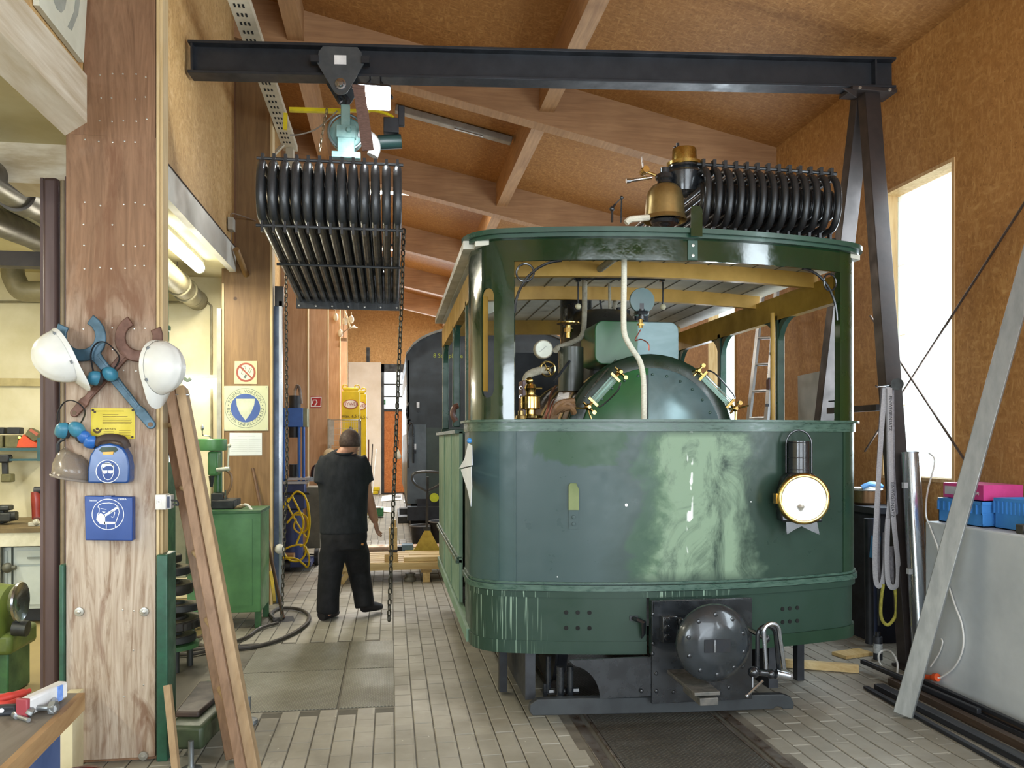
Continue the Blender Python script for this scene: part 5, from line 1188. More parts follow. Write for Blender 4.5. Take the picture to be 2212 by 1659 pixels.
q = MB(); q.cyl(B0+(B1-B0)*.02+V((-.08, -.03, 0)), B0+(B1-B0)*.02+V((.04, -.03, 0)), .008); q.build('hinge_bolt', STEEL, lad)
q = MB(); a, b = atY(362, 1480, 4.12), atY(383, 1690, 4.0); q.bar(a, b, .03, .04, (0, 1, 0)); tag(q.build('pale_batten', LADL), 'thin pale batten standing beside the green corner guard', 'batten')
# ================================================================ signs on the second column
SY = GY[0]-.022
K2 = lambda x, y: (480+x/7.217, 770+y/7.217)
S2 = lambda *pts: [xz(*K2(*p), SY) for p in pts]
CRM = mk('sign_cream', 'dcd6b4', 'cfc8a2', .45, scale=4); REDB = mk('sign_red_brown', '9a4a38', None, .5); NAVY = mk('sign_blue', '3a5596', '33508c', .4, scale=3); GRYT = mk('sign_grey_text', '5f6a66', None, .5)
t = thing('no_smoking_sign', 'small cream no-smoking sign with a red-brown crossed circle', 'sign', (*S2((370, 430))[0][:1], SY, S2((370, 430))[0][1]))
q = MB(); q.prism(S2((188, 428), (540, 432), (545, 72), (195, 75)), .004, PLN(SY)); q.build('plate', mk('sign_peach', 'dcbf94', 'd2b387', .5), t)
P2 = PLN(SY-.004)
q = MB(); q.prism([xz(*K2(370+130*math.cos(i*PI/16), 247+128*math.sin(i*PI/16)), SY) for i in range(32)], .0008, P2); q.build('field', CRM, t, 0)
P2 = PLN(SY-.0048)
q = MB(); q.ribbon(S2((300, 160), (340, 195), (310, 230), (300, 270), (330, 280)), .006, .0008, P2); q.ribbon(S2((330, 150), (365, 165), (360, 200)), .006, .0008, P2); q.ribbon(S2((400, 250), (435, 185), (460, 195), (430, 260)), .006, .0008, P2); q.prism(S2((330, 330), (365, 345), (390, 290), (360, 280)), .0008, P2); q.build('cigarette_drawing', GRYT, t, 0)
q = MB(); q.ribbon([xz(*K2(370+137*math.cos(i*PI/20), 247+135*math.sin(i*PI/20)), SY) for i in range(40)], .019, .0012, P2, True); q.ribbon(S2((272, 152), (466, 342)), .017, .0014, P2); q.build('prohibition_ring', REDB, t, 0)
t = thing('safety_sign', 'large cream sign with blue disc, white shield and ring of German lettering', 'sign', (*S2((365, 1160))[0][:1], SY, S2((365, 1160))[0][1]))
q = MB(); q.prism(S2((8, 1158), (720, 1155), (722, 458), (12, 460)), .005, PLN(SY)); q.build('plate', mk('sign_pale_green', 'c2c5a2', 'b6ba94', .4, scale=3), t)
P3 = PLN(SY-.005); cx, cz = S2((365, 805))[0]; px_ = S2((465, 805))[0][0]-cx; u_ = px_/100
q = MB(); q.prism([(cx+x, cz+z) for x, z in circ(231*u_, 40)], .0008, P3); q.build('blue_disc', NAVY, t, 0)
q = MB(); q.prism(S2((216, 660), (514, 660), (500, 760), (450, 880), (363, 998), (280, 890), (230, 770)), .0016, P3); q.build('shield', mk('shield_white', 'c4cab0', None, .45), t, 0)
q = MB(); q.ribbon([(cx+x, cz+z) for x, z in circ(318*u_, 48)], .0035, .0008, P3, True); q.build('outer_ring', GRYT, t, 0)
for s_, a0, a1, inv in (('EIGENE VORSICHT', 157, 21, 1), ('BESTER UNFALLSCHUTZ', 184, 357, -1)):
    q = MB(); ws = [.5 if c == 'I' else (.7 if c == ' ' else 1.0) for c in s_]; tot = sum(ws)-(ws[0]+ws[-1])/2; acc = -ws[0]/2
    for i, c in enumerate(s_):
        f_ = (acc+ws[i]/2)/tot; acc += ws[i]
        if c == ' ': continue
        a = math.radians(a0+(a1-a0)*f_); rr = 268*u_
        put_text(q, c, 74*u_, P3 @ T(cx+rr*math.cos(a), cz+rr*math.sin(a), .0006) @ R(a-PI/2*inv), 1.0)
    q.build('lettering', GRYT, t, 0)
for a in (170, 10): q = MB(); q.prism([(cx+268*u_*math.cos(math.radians(a))+x, cz+268*u_*math.sin(math.radians(a))+z) for x, z in circ(.006, 8)], .0008, P3); q.build('dot', GRYT, t, 0)
for p in ((38, 485), (688, 485), (38, 1132), (688, 1130)):
    x_, z_ = S2(p)[0]; q = MB(); q.lathe([(0, .003), (.006, .002), (.006, 0)], FACE((x_, SY-.005, z_)), 8); q.build('screw', SCREW, t)
t = thing('paper_notice', 'white typed paper notice pinned under the round blue safety sign', 'paper', (*S2((365, 1548))[0][:1], SY, S2((365, 1548))[0][1]))
q = MB(); q.prism(S2((110, 1545), (620, 1540), (620, 1192), (115, 1190)), .0012, PLN(SY)); q.build('sheet', mk('paper_white', 'd6dcdc', 'c9d0d0', .6, scale=4), t)
q = MB(); P4 = PLN(SY-.0012); q.ribbon(S2((245, 1240), (510, 1240)), .0035, .0005, P4)
for i in range(7): q.ribbon(S2((140, 1290+32*i), (390, 1290+32*i)), .0014, .0005, P4); q.ribbon(S2((410, 1290+32*i), (600, 1290+32*i)), .0014, .0005, P4)
q.ribbon(S2((400, 1270), (400, 1500)), .0014, .0005, P4); q.build('typed_lines', mk('ink_pale', '8f9a9c', None, .7), t, 0, kind='stuff')
# conduit, junction box on the wall above
t = thing('junction_box', 'small grey junction box with cable on the OSB wall beside the column', 'electric box', atX(492, 500, XL+.01))
p = atX(492, 485, XL); q = MB(); q.bx(XL+.01, XL+.06, p.y-.06, p.y+.06, p.z-.06, p.z+.06); q.build('box_body', mk('box_grey', 'b8b4a8', None, .5), t, bevel=.004)
q = MB(); q.tube(spline([p+V((.03, 0, .06)), p+V((.03, 0, .1)), p+V((.06, .1, .13)), p+V((.3, .4, .12)), p+V((.42, .5, .11))], 5), .006, 6); q.tube(spline([p+V((.03, 0, -.06)), p+V((.03, .02, -.18)), p+V((.03, .03, -.22))], 4), .005, 6); q.build('cable', mk('cable_brown', '8a7460', None, .6), t)
q = MB(); a, b = p+V((.08, -.02, -.24)), p+V((.12, .3, -.42)); q.cyl(a, b, .03, n=12); q.build('cable_bobbin', mk('bobbin_brown', '7a5c3a', '9c7a4a', .5), t)
q = MB(); x_ = -1.685; q.bx(x_-.02, x_+.02, 8.35, 8.39, .1, 2.95); tag(q.build('conduit_pipe', mk('conduit_grey', 'a5a498', '8d8c80', .5)), 'grey vertical conduit along the left edge of the sign column', 'pipe')
# sliding door track and white cap beside the sign column
t = thing('sliding_door_rail', 'aluminium sliding-door rail right beside the sign column', 'rail', (-1.13, 8.5, 0))
ALU = mk('aluminium', 'b9bdc2', '9da2a8', .32, .9, scale=9, stretch=(1, 1, .2)); 
q = MB(); q.bx(-1.17, -1.12, 8.45, 8.49, 0, 3.0); q.build('rail_web', mk('rail_blue_grey', '5b6a80', '485468', .4, .4), t)
q = MB(); q.bx(-1.12, -1.09, 8.43, 8.5, 0, 3.05); q.build('rail_flange', ALU, t)
q = MB(); q.ball((-1.115, 8.42, .55), .05); q.build('rail_stop', mk('cap_white', 'dcdcd2', None, .5), t)
q = MB(); q.bx(-1.16, -1.08, 8.43, 8.5, 3.0, 3.2); q.build('rail_hanger', BLKM, t)
# slotted cable tray
t = thing('cable_tray', 'pale slotted cable tray running along the left wall under the roof', 'cable tray', (-1.1, 7, 4.75))
TRAYM = mk('tray_paint', 'cdc6b2', 'b9b19a', .5)
ZY = 4.80; XT = -1.085
q = MB(); q.bx(XT-.075, XT+.075, YF, 9.1, ZY, ZY+.005); q.bx(XT-.075, XT-.07, YF, 9.1, ZY+.005, ZY+.06); q.bx(XT+.07, XT+.075, YF, 9.1, ZY+.005, ZY+.06); q.build('tray', TRAYM, t)
for i in range(28):
    for k in range(3): q = MB(); y = 5.3+.13*i; q.bx(XT-.045+.03*k, XT-.03+.03*k, y, y+.05, ZY-.0015, ZY); q.build('slot', VD, t)
q = MB(); q.bx(XT-.04, XT+.04, 9.0, 9.1, ZY-.4, ZY); q.bar((XT-.05, 8.9, ZY), (XL+.04, 9.05, ZY-.35), .03, .03); q.build('tray_bracket', TRAYM, t)
# ================================================================ workshop bay
def pb(mb, u0, v0, u1, v1, y, dep):      # box whose front face fills a picture rectangle at distance plane y
    a, b = atY(u0, v1, y), atY(u1, v0, y); mb.bx(a.x, b.x, y, y+dep, a.z, b.z); return mb
GREENM = mk('machine_green', '578a55', '487847', .4, scale=5); GREEND = mk('machine_green_dark', '3c6a3c', '2c5230', .45, scale=7); OLIVE = mk('machine_olive', '6a7a34', '515f2a', .45, scale=5)
CAST = mk('cast_iron', '3c3f3e', '2b2d2c', .5, .4, scale=9, bump=.15)
BROWNST = mk('brown_steel', '5d4a48', '4c3b3a', .5, .2, scale=4, stretch=(3, 3, .3))
DUCT = mk('duct_dark', '5c5750', '48433d', .4, .3, scale=4); DUCTP = mk('duct_painted', '8d8567', '6f6850', .5, scale=4)
# brown steel post
t = thing('steel_post', 'brown painted steel post standing left behind the helmet column', 'post', (-1.86, 4.95, 0))
q = MB(); q.bx(-1.945, -1.93, 4.88, 5.04, 0, 3.12); q.bx(-1.945, -1.83, 4.95, 4.965, 0, 3.12); q.build('web', BROWNST, t)
q = MB(); q.bx(-1.93, -1.845, 4.86, 4.95, 0, 3.12); q.build('flange', BROWNST, t, bevel=.02)
q = MB(); q.cyl((-1.815, 4.86, 0), (-1.815, 4.86, 3.1), .017, n=10); q.build('pipe', mk('pipe_tan', '8a7a62', '74664f', .5), t)
q = MB(); q.bx(-1.80, -1.785, 4.84, 4.9, 0, 3.12); q.build('angle_strip', BROWNST, t)
# ducts and conduits
q = MB(); a, b = atY(-40, 372, 4.9), atY(90, 448, 5.8); a0_ = a; q.cyl(a+(a-b)*1.6, b, .10, n=24); q.cyl(b, b+V((.02, 1.6, 0)), .10, n=24)
t = thing('exhaust_duct', 'thick dark grey exhaust duct under the bay ceiling at the left edge', 'duct', a); q.build('duct_pipe', DUCT, t)
q = MB(); m_ = a.lerp(b, .55); d = (b-a).normalized(); q.cyl(m_-d*.03, m_+d*.14, .118, n=24); q.build('duct_collar', DUCT, t)
q = MB(); p = a.lerp(b, .45); q.cyl(p, V((p.x, p.y, AZ)), .008, n=8); q.build('hanger_rod', mk('rod_violet', '6f6a78', None, .5), t)
q = MB(); p = atY(30, 470, 6.6); q.cyl(atY(-30, 470, 6.2)+(atY(-30, 470, 6.2)-atY(70, 510, 7.0))*.25, atY(70, 510, 7.0), .10, n=20); q.cyl(atY(70, 510, 7.0), V((atY(70, 510, 7.0).x, AY1, atY(70, 510, 7.0).z)), .10, n=20); tag(q.build('exhaust_duct', DUCT), 'second dark duct behind the thick duct at the left edge', 'duct')
q = MB(); q.bx(AX0, -1.7, 6.4, 6.52, atY(0, 573, 6.4).z, atY(0, 541, 6.4).z); tag(q.build('steel_beam', mk('beam_dark', '2c2422', '201a19', .5)), 'dark steel crossbeam below the bay ceiling', 'beam')
q = MB(); q.tube(spline([V((atY(28, 590, 8.3).x, 8.3, AZ)), atY(28, 590, 8.3), atY(35, 610, 8.3), atY(50, 628, 8.3), atY(100, 630, 8.3), atY(330, 630, 8.3)], 5), .10, 16); tag(q.build('elbow_duct', DUCTP), 'painted elbow duct on the far bay wall left of the brown post', 'duct')
t = thing('pipe_end', 'painted duct with flanged rings ending at the bay wall below the strip light', 'duct', atY(400, 640, 8.3)); q = MB(); a, b = atY(330, 560, 7.4), atY(414, 640, 8.6); q.cyl(a+(a-b)*.6, b, .105, n=22); q.cyl(b, V((b.x, AY1, b.z)), .105, n=22); q.build('duct_pipe', DUCTP, t)
d = (b-a).normalized()
for k in (.62, .8): p = a.lerp(b, k); q = MB(); q.cyl(p, p+d*.025, .122, n=22); q.build('duct_ring', DUCTP, t)
q = MB(); q.cyl(a.lerp(b, .6), a.lerp(b, .6)+V((0, 0, .2)), .006, n=6); q.build('hanger_rod', DUCT, t)
WY = AY1-.02
q = MB(); q.tube([atY(-480, 652, WY), atY(100, 652, WY), atY(360, 653, WY), atY(448, 653, WY), atY(456, 660, WY), atY(457, 900, WY), atY(457, 1150, WY)], .012, 8)
tag(q.build('wall_conduit', mk('conduit_dirty', '8b8468', '6f6950', .6)), 'thin conduit running along the far bay wall and down beside the signs', 'conduit')
q = MB(); pb(q, -480, 818, 130, 829, WY-.02, .03); tag(q.build('cable_channel', mk('channel_tan', 'b9aa78', '9c8e60', .6)), 'tan cable channel on the far bay wall above the tool shelf', 'cable channel')
# strip lights
def tube_light(name, lab, p0, p1, r, watts, col, em):
    t = thing(name, lab, 'lamp', (V(p0)+V(p1))/2, 'fluorescent strip lights of the bay')
    p0, p1 = V(p0), V(p1); d = (p1-p0).normalized()
    q = MB(); q.cyl(p0, p1, r, n=16); q.build('diffuser', em, t)
    q = MB(); up = V((0, 0, r*1.3)); q.bar(p0-d*.03+up, p1+d*.03+up, r*1.6, r*.8); q.build('fixture', mk('fixture_white', 'dcdacb', None, .5), t)
    for a, s_ in ((p0, -1), (p1, 1)): q = MB(); q.cyl(a, a+d*s_*.03, r*1.05, n=16); q.build('end_cap', mk('fixture_white', 'dcdacb'), t)
    l = bpy.data.lights.new(name+'_light', 'AREA'); l.shape = 'RECTANGLE'; l.size = (p1-p0).length; l.size_y = r*2; l.energy = watts; l.color = col
    return t, l
EMW = glow('tube_emission', 'fffbe8', 9)
WARM = (1, .94, .76)
a, b = atZ(330, 487, 3.27), atZ(430, 578, 3.27)
t, l = tube_light('strip_light', 'long glowing strip light under the bay ceiling behind the white fascia', a, b, .05, 40, WARM, EMW)
o = bpy.data.objects.new('strip_light_lamp', l); COL.objects.link(o); d = (b-a).normalized(); o.matrix_world = frame((a+b)/2+V((0, 0, -.06)), d, V((0, 0, -1)).cross(d))
if o.matrix_world.to_3x3().col[2].z < 0: o.matrix_world = frame((a+b)/2+V((0, 0, -.06)), d, d.cross(V((0, 0, -1))))
a, b = atY(398, 828, 8.78), atY(474, 828, 8.78)
t, l = tube_light('strip_light', 'glowing strip light on the far bay wall left of the round safety sign', a, b, .05, 13, WARM, EMW)
o = bpy.data.objects.new('strip_light_lamp', l); COL.objects.link(o); o.location = (a+b)/2+V((0, -.06, 0)); o.rotation_euler = (PI/2, 0, 0); o.rotation_euler = (-PI/2, 0, 0)
for y in (2.5, 6.3):
    a, b = V((-4.1, y-.7, 3.27)), V((-4.1, y+.7, 3.27))
    t, l = tube_light('strip_light', ('near' if y < 4 else 'far')+' strip light on the bay ceiling outside the left edge of the picture', a, b, .05, 62, WARM, EMW)
    o = bpy.data.objects.new('strip_light_lamp', l); COL.objects.link(o); o.location = (a+b)/2+V((0, 0, -.06)); o.rotation_euler = (0, 0, PI/2)
# tool shelf on the far wall
SY_ = 8.45
t = thing('tool_shelf', 'blue-green bracket shelf on the far bay wall carrying chargers', 'shelf', atY(40, 990, SY_))
TSH = mk('shelf_teal', '2f5a62', '254a52', .5)
q = MB(); pb(q, -60, 968, 84, 974, SY_, .38); q.build('shelf_board', TSH, t)
q = MB(); pb(q, -60, 991, 84, 996, SY_+.02, .03); pb(q, 80, 945, 86, 996, SY_, .03); q.build('shelf_bracket', TSH, t)
BATT = mk('battery_olive', '6e6a44', '4a4731', .55); CHRG = mk('charger_orange', 'd8502a', 'bf4322', .45)
for k, (u0, u1) in enumerate(((-14, 10), (10, 44))):
    t = thing('battery_pack', ('olive battery pack on the shelf beside the orange charger', 'olive battery pack on the shelf cut by the left picture edge')[1-k], 'battery', atY((u0+u1)/2, 967, SY_+.05), 'battery packs')
    q = MB(); pb(q, u0, 940, u1-5, 967, SY_+.05, .1); q.build('battery_body', BATT, t, bevel=.01)
    q = MB(); pb(q, u0+4, 923, u1-2, 938, SY_+.06, .1); q.build('battery_top', BLKM, t, bevel=.008)
t = thing('battery_charger', 'orange battery charger with a red pack on the wall shelf', 'charger', atY(58, 967, SY_+.05))
q = MB(); q.prism([xz(*p, SY_+.05) for p in ((34, 967), (80, 967), (81, 958), (66, 950), (50, 938), (46, 944), (40, 950))], -.12, PLN(SY_+.05)); q.build('charger_body', CHRG, t, bevel=.006)
q = MB(); q.prism([xz(*p, SY_+.04) for p in ((54, 938), (63, 924), (84, 936), (80, 950), (72, 954))], -.1, PLN(SY_+.04)); q.build('battery', BATT, t, bevel=.005)
q = MB(); q.prism([xz(*p, SY_+.03) for p in ((62, 930), (66, 926), (82, 936), (79, 942))], -.02, PLN(SY_+.035)); q.build('battery_stripe', mk('stripe_red', 'b5604a', None, .5), t)
q = MB(); q.ball(atY(42, 945, SY_+.04), .012); q.build('status_light', glow('led_yellow', 'd8f060', 2), t)
t = thing('cordless_drill', 'dark cordless drill hanging below the wall shelf at the left edge', 'drill', atY(10, 1040, SY_))
q = MB(); pb(q, -20, 982, 18, 1000, SY_, .1); q.build('drill_body', BLKM, t, bevel=.015)
q = MB(); q.bar(atY(11, 998, SY_+.05), atY(12, 1030, SY_+.05), .05, .05); q.build('drill_grip', BLKM, t, bevel=.01)
q = MB(); pb(q, 1, 1024, 23, 1042, SY_, .1); q.build('drill_battery', BATT, t, bevel=.01)
q = MB(); q.cyl(atY(18, 990, SY_+.05), atY(24, 992, SY_+.05), .03, n=12); q.build('drill_chuck', CAST, t)
# bench and cabinets at the far wall
t = thing('bay_workbench', 'workbench with brown top and pale metal cabinets at the far bay wall', 'workbench', atY(60, 1300, 7.9))
a, b = atY(-420, 1150, 7.75), atY(140, 1150, 7.75)
q = MB(); q.bx(a.x, b.x, 7.70, 8.8, .83, .87); q.build('bench_top', mk('bench_brown', '7a6a48', '5f5138', .6, scale=5), t)
q = MB(); q.bx(a.x, b.x, 7.71, 7.75, .71, .83); q.build('front_board', mk('board_white', 'd2d0bd', 'b9b7a2', .6, scale=8), t)
CABW = mk('cabinet_pale', 'bcc6c4', 'a9b4b2', .5, scale=3)
for x0, x1 in ((a.x, -4.2), (-4.18, -3.35), (-3.33, b.x)):
    q = MB(); q.bx(x0, x1, 7.8, 8.7, .14, .69); o = q.build('cabinet_body', CABW, t)
    q = MB(); q.bx(x0+.03, x1-.03, 7.785, 7.8, .54, .66); d = q.build('drawer', CABW, t)
    q = MB(); q.bx((x0+x1)/2-.1, (x0+x1)/2+.1, 7.77, 7.785, .59, .605); q.build('drawer_handle', mk('handle_grey', '8d9694', None, .4, .5), d)
    q = MB(); q.bx(x0+.03, x1-.03, 7.785, 7.8, .18, .52); q.build('cabinet_door', CABW, t)
q = MB(); q.bx(a.x, b.x, 7.95, 8.6, 0, .14); q.build('plinth', BLKM, t)
q = MB(); q.bx(-3.45, -3.40, 7.72, 7.76, .30, .71); q.cyl((-3.39, 7.73, .52), (-3.28, 7.73, .52), .02, n=10); q.ball((-3.35, 7.73, .52), .045); q.build('bench_clamp', mk('clamp_grey', '6d6f66', None, .5, .5), t)
t = thing('bench_vise', 'dark cast bench vise standing on the bay workbench at the left edge', 'vise', atY(10, 1135, 8.0))
q = MB(); pb(q, -30, 1108, 22, 1128, 8.0, .18); pb(q, -30, 1092, 18, 1104, 8.02, .12); pb(q, -20, 1100, 8, 1132, 8.05, .1); q.build('vise_body', CAST, t, bevel=.012)
q = MB(); q.cyl(atY(18, 1115, 8.05), atY(36, 1113, 8.05), .04, n=12); q.build('vise_screw', CAST, t)
t = thing('red_angle_tool', 'red angle drill standing upright on the bay workbench', 'power tool', atY(82, 1130, 8.1))
q = MB(); q.tube([atY(82, 1120, 8.1), atY(80, 1100, 8.1), atY(80, 1080, 8.1), atY(77, 1062, 8.1)], [.05, .045, .052, .04], 12); q.build('tool_body', mk('tool_red', '8a2f24', '6d2019', .4), t)
q = MB(); q.cyl(atY(76, 1060, 8.1), atY(94, 1058, 8.1), .04, .03, n=12); q.build('tool_head', BLKM, t)
q = MB(); pb(q, 70, 1117, 96, 1132, 8.05, .12); q.build('tool_battery', mk('tool_dkred', '5a1f1a', None, .5), t, bevel=.008)
t = thing('small_fitting', 'small white metal fitting lying on the bay workbench', 'fitting', atY(75, 1145, 7.85)); q = MB(); pb(q, 60, 1128, 86, 1137, 7.85, .08); q.cyl(atY(74, 1130, 7.85), atY(83, 1126, 7.85), .03, n=12); q.build('fitting_body', mk('fitting_white', 'c6c4b4', None, .35, .3), t, bevel=.006)
# olive lathe head with chrome rim cut by the left edge
t = thing('lathe', 'olive green machine body with a chrome rimmed cup at the left picture edge', 'machine', atY(10, 1400, 5.6))
q = MB(); q.tube([atY(-60, 1330, 5.7), atY(-10, 1330, 5.7), atY(22, 1330, 5.7), atY(32, 1330, 5.7)], [.21, .21, .20, .16], 24); q.build('machine_body', OLIVE, t)
q = MB(); q.lathe([(.10, -.03), (.13, .0), (.125, .012), (.09, .0), (.04, -.02), (0, -.025)], frame(atY(42, 1300, 5.6), (0, 1, .1), (0, 0, 1)), 28); q.build('chrome_cup', STEEL, t)
q = MB(); q.cyl(atY(30, 1356, 5.6), atY(60, 1358, 5.6), .05, n=14); q.build('spindle', CAST, t)
q = MB(); pb(q, -60, 1370, 24, 1420, 5.55, .4); q.build('machine_foot', OLIVE, t, bevel=.03)
a, b = atY(-60, 1420, 5.6), atY(18, 1420, 5.6); q = MB(); q.bx(a.x, b.x, 5.6, 5.92, 0, a.z+.02); q.build('machine_stand', GREEND, t, bevel=.01)
# green tool-grinder cabinet with small drill press
YC = 7.35
t = thing('green_cabinet', 'green steel machine cabinet standing in front of the sign column', 'cabinet', atY(490, 1345, YC))
a, b = atY(405, 1345, YC), atY(563, 1106, YC)
q = MB(); q.bx(a.x, b.x, YC, YC+.5, .14, b.z-.01); q.build('cabinet_body', GREENM, t, bevel=.006)
q = MB(); q.bx(a.x, b.x-.07, YC-.008, YC, .2, b.z-.06); q.build('door', GREENM, t)
q = MB(); q.bx(a.x-.02, b.x+.005, YC-.01, YC+.51, b.z-.01, b.z+.015); q.build('top_rim', GREEND, t)
for x_ in (a.x, b.x-.05):
    for y_ in (YC, YC+.45): q = MB(); q.bx(x_, x_+.05, y_, y_+.05, 0, .14); q.build('leg', GREEND, t)
ctop = b.z+.015
t = thing('drill_press', 'small green bench drill press on the green cabinet', 'drill press', atY(460, 1100, YC+.3)+V((0, 0, 0)))
yd = YC+.3
dz = lambda v: atY(460, v, yd).z
cx_ = atY(458, 1000, yd).x
q = MB(); a_, b_ = atY(455, 1086, yd-.15), atY(505, 1086, yd-.15); q.bx(a_.x, b_.x, yd-.15, yd+.2, ctop+.001, ctop+.08); q.build('base_plate', CAST, t, bevel=.01)
q = MB(); pb(q, 455, 1066, 482, 1086, yd-.08, .2); q.build('machine_table', CAST, t, bevel=.008)
q = MB(); q.cyl((cx_+.03, yd+.1, dz(1090)), (cx_+.03, yd+.1, dz(975)), .04, n=14); q.build('column', GREEND, t)
q = MB(); pb(q, 448, 975, 470, 1028, yd-.06, .16); q.build('spindle_head', GREENM, t, bevel=.02)
q = MB(); q.lathe([(.09, 0), (.125, .005), (.13, .02), (.13, .10), (.12, .11), (0, .11)], T(cx_, yd, dz(974)), 28); q.build('belt_cover', GREENM, t)
q = MB(); q.tube(spline([atY(455, 945, yd), atY(450, 942, yd), atY(438, 940, yd), atY(437, 930, yd)], 4), .006, 6); q.lathe([(.006, 0), (.014, .02), (.012, .045), (0, .055)], T(*atY(437, 931, yd)), 10); q.build('belt_crank', STEEL, t)
q = MB(); q.cyl(atY(468, 1015, yd-.08), atY(496, 1012, yd-.08), .02, n=10); q.cyl(atY(492, 1018, yd-.08), atY(494, 965, yd-.08), .008, n=8); q.ball(atY(495, 963, yd-.08), .018); q.build('feed_lever', mk('lever_pale', 'c9ccb6', None, .35, .4), t)
q = MB(); q.cyl((cx_-.005, yd, dz(1028)), (cx_-.005, yd, dz(1052)), .025, .012, n=12); q.build('chuck', CAST, t)
q = MB(); q.tube(spline([atY(478, 1010, yd-.05), atY(498, 1025, yd-.05), atY(498, 1050, yd-.05), atY(485, 1075, yd-.05)], 5), .012, 8); q.build('guard_arm', mk('arm_brown', '8a6a48', None, .5), t)
q = MB(); q.cyl(atY(486, 1085, yd-.1), atY(487, 1058, yd-.1), .008, n=6); q.build('depth_stop', STEEL, t)
t = thing('hand_tools', 'small white-handled hand tool lying on top of the green cabinet', 'tool', atY(530, 1100, YC+.2)); q = MB(); q.tube(spline([atY(528, 1090, YC+.2), atY(536, 1092, YC+.15), atY(545, 1103, YC+.1)], 4), [.012]*9, 8); q.build('handle', mk('handle_white', 'dcdcd4', None, .4), t); q = MB(); q.tube([atY(505, 1098, YC+.2), atY(520, 1094, YC+.2), atY(530, 1092, YC+.2)], [.008, .02, .012], 8); q.build('tool_head', mk('tool_tan', '8f7a55', '3a352c', .5, scale=20), t)
# beige cabinet and grinder behind the ladder
t = thing('beige_cabinet', 'beige grey steel cabinet with a dark top seen between column and ladder', 'cabinet', atY(370, 1240, 7.0)); q = MB(); pb(q, 320, 1018, 402, 1250, 7.0, .32); q.build('cabinet_body', mk('cabinet_beige', '8f9078', '7d7e68', .5), t, bevel=.005)
q = MB(); pb(q, 315, 1004, 404, 1018, 6.97, .36); q.build('top_plate', CAST, t)
t = thing('surface_grinder', 'dark green machine with black levers on the beige cabinet behind the ladder', 'machine', atY(365, 1004, 7.2)); q = MB(); pb(q, 330, 970, 390, 1004, 7.2, .3); q.build('machine_body', GREEND, t, bevel=.01)
q = MB(); q.cyl(atY(330, 985, 7.15), atY(385, 965, 7.15), .05, n=12); q.bar(atY(360, 965, 7.15), atY(382, 935, 7.15), .03, .04); q.build('machine_arm', BLKM, t)
q = MB(); q.cyl(atY(366, 1004, 7.14), atY(366, 972, 7.14), .012, n=8); q.build('guide_rod', STEEL, t)
# tall pillar drill behind the column
t = thing('pillar_drill', 'tall light green pillar drill mostly hidden behind the column', 'drill press', atY(345, 1200, 6.4)); PDG = mk('pillar_green', '86b387', '6f9c74', .4, scale=3)
q = MB(); q.cyl(atY(338, 700, 6.4), atY(338, 595, 6.4), .085, n=20); q.build('motor_housing', PDG, t)
q = MB(); q.lathe([(.088, 0), (.08, .05), (.04, .08), (0, .085)], T(*atY(338, 596, 6.4)), 20); q.build('motor_cap', mk('cap_grey', 'a8a898', None, .5), t)
q = MB(); q.cyl(atY(340, 1000, 6.4), atY(340, 700, 6.4), .035, n=12); q.build('drill_column', GREEND, t); q = MB(); pb(q, 325, 702, 357, 735, 6.33, .12); pb(q, 325, 700, 362, 712, 6.33, .1); q.build('drill_head', GREENM, t, bevel=.01)
q = MB(); q.tube(spline([atY(392, 812, 6.3), atY(404, 822, 6.3), atY(412, 818, 6.3)], 3), .014, 8); q.build('feed_handle', mk('handle_pale_green', 'b9cdb2', None, .4), t)
q = MB(); q.bx(*[c for pr in zip(atY(320, 1230, 6.6), atY(356, 1000, 6.3)) for c in pr]); q.build('drill_base', GREEND, t)
# stack of dark discs on a round stand
DISC = mk('disc_dark', '3a3733', '27251f', .5, .3, scale=8); DRIM = mk('disc_rim_worn', '7a7356', '4f4a3a', .5, .3, scale=10)
yk = 6.15
for i, (u, v, r_, h_, lab) in enumerate(((388, 1384, .17, .05, 'lowest olive disc of the stack on the round stand'), (392, 1352, .20, .06, 'wide dark saw-toothed disc second from below in the stack'), (392, 1318, .185, .05, 'thick dark disc in the middle of the stack'), (385, 1280, .16, .07, 'dark gear disc with pale rim above the middle of the stack'), (376, 1240, .17, .055, 'dark flange disc below the top of the stack'), (366, 1214, .14, .05, 'topmost dark disc of the stack beside the column'))):
    c = atY(u-18, v, yk); t = thing('metal_disc', lab, 'disc', c, 'stacked metal discs'); Mt = T(*c) @ R(random.uniform(-.05, .05), 'X')
    q = MB(Mt); q.lathe([(r_*.3, 0), (r_*.97, 0), (r_, .006), (r_, h_-.006), (r_*.97, h_), (r_*.45, h_), (r_*.42, h_+.015), (r_*.3, h_+.015)], None, 36); q.build('disc_body', DISC if i % 2 else CAST, t)
    q = MB(Mt); q.lathe([(r_*.55, h_), (r_*.9, h_), (r_*.9, h_+.002), (r_*.55, h_+.002)], None, 36, cap=False); q.build('disc_face', DRIM, t)
    if i == 1:
        for k in range(20): q = MB(Mt); q.box((r_*1.03*math.cos(k*PI/10), r_*1.03*math.sin(k*PI/10), h_/2), (.02, .02, h_*.8), R(k*PI/10)); q.build('tooth', DISC, t)
t = thing('disc_stand', 'dark round stand with stubby legs carrying the stack of discs', 'stand', atY(370, 1430, yk)); c = atY(370, 1388, yk); q = MB(); q.lathe([(0, 0), (.19, 0), (.19, .03), (0, .03)], T(c.x, c.y, c.z-.03), 28); q.build('stand_plate', GREEND, t)
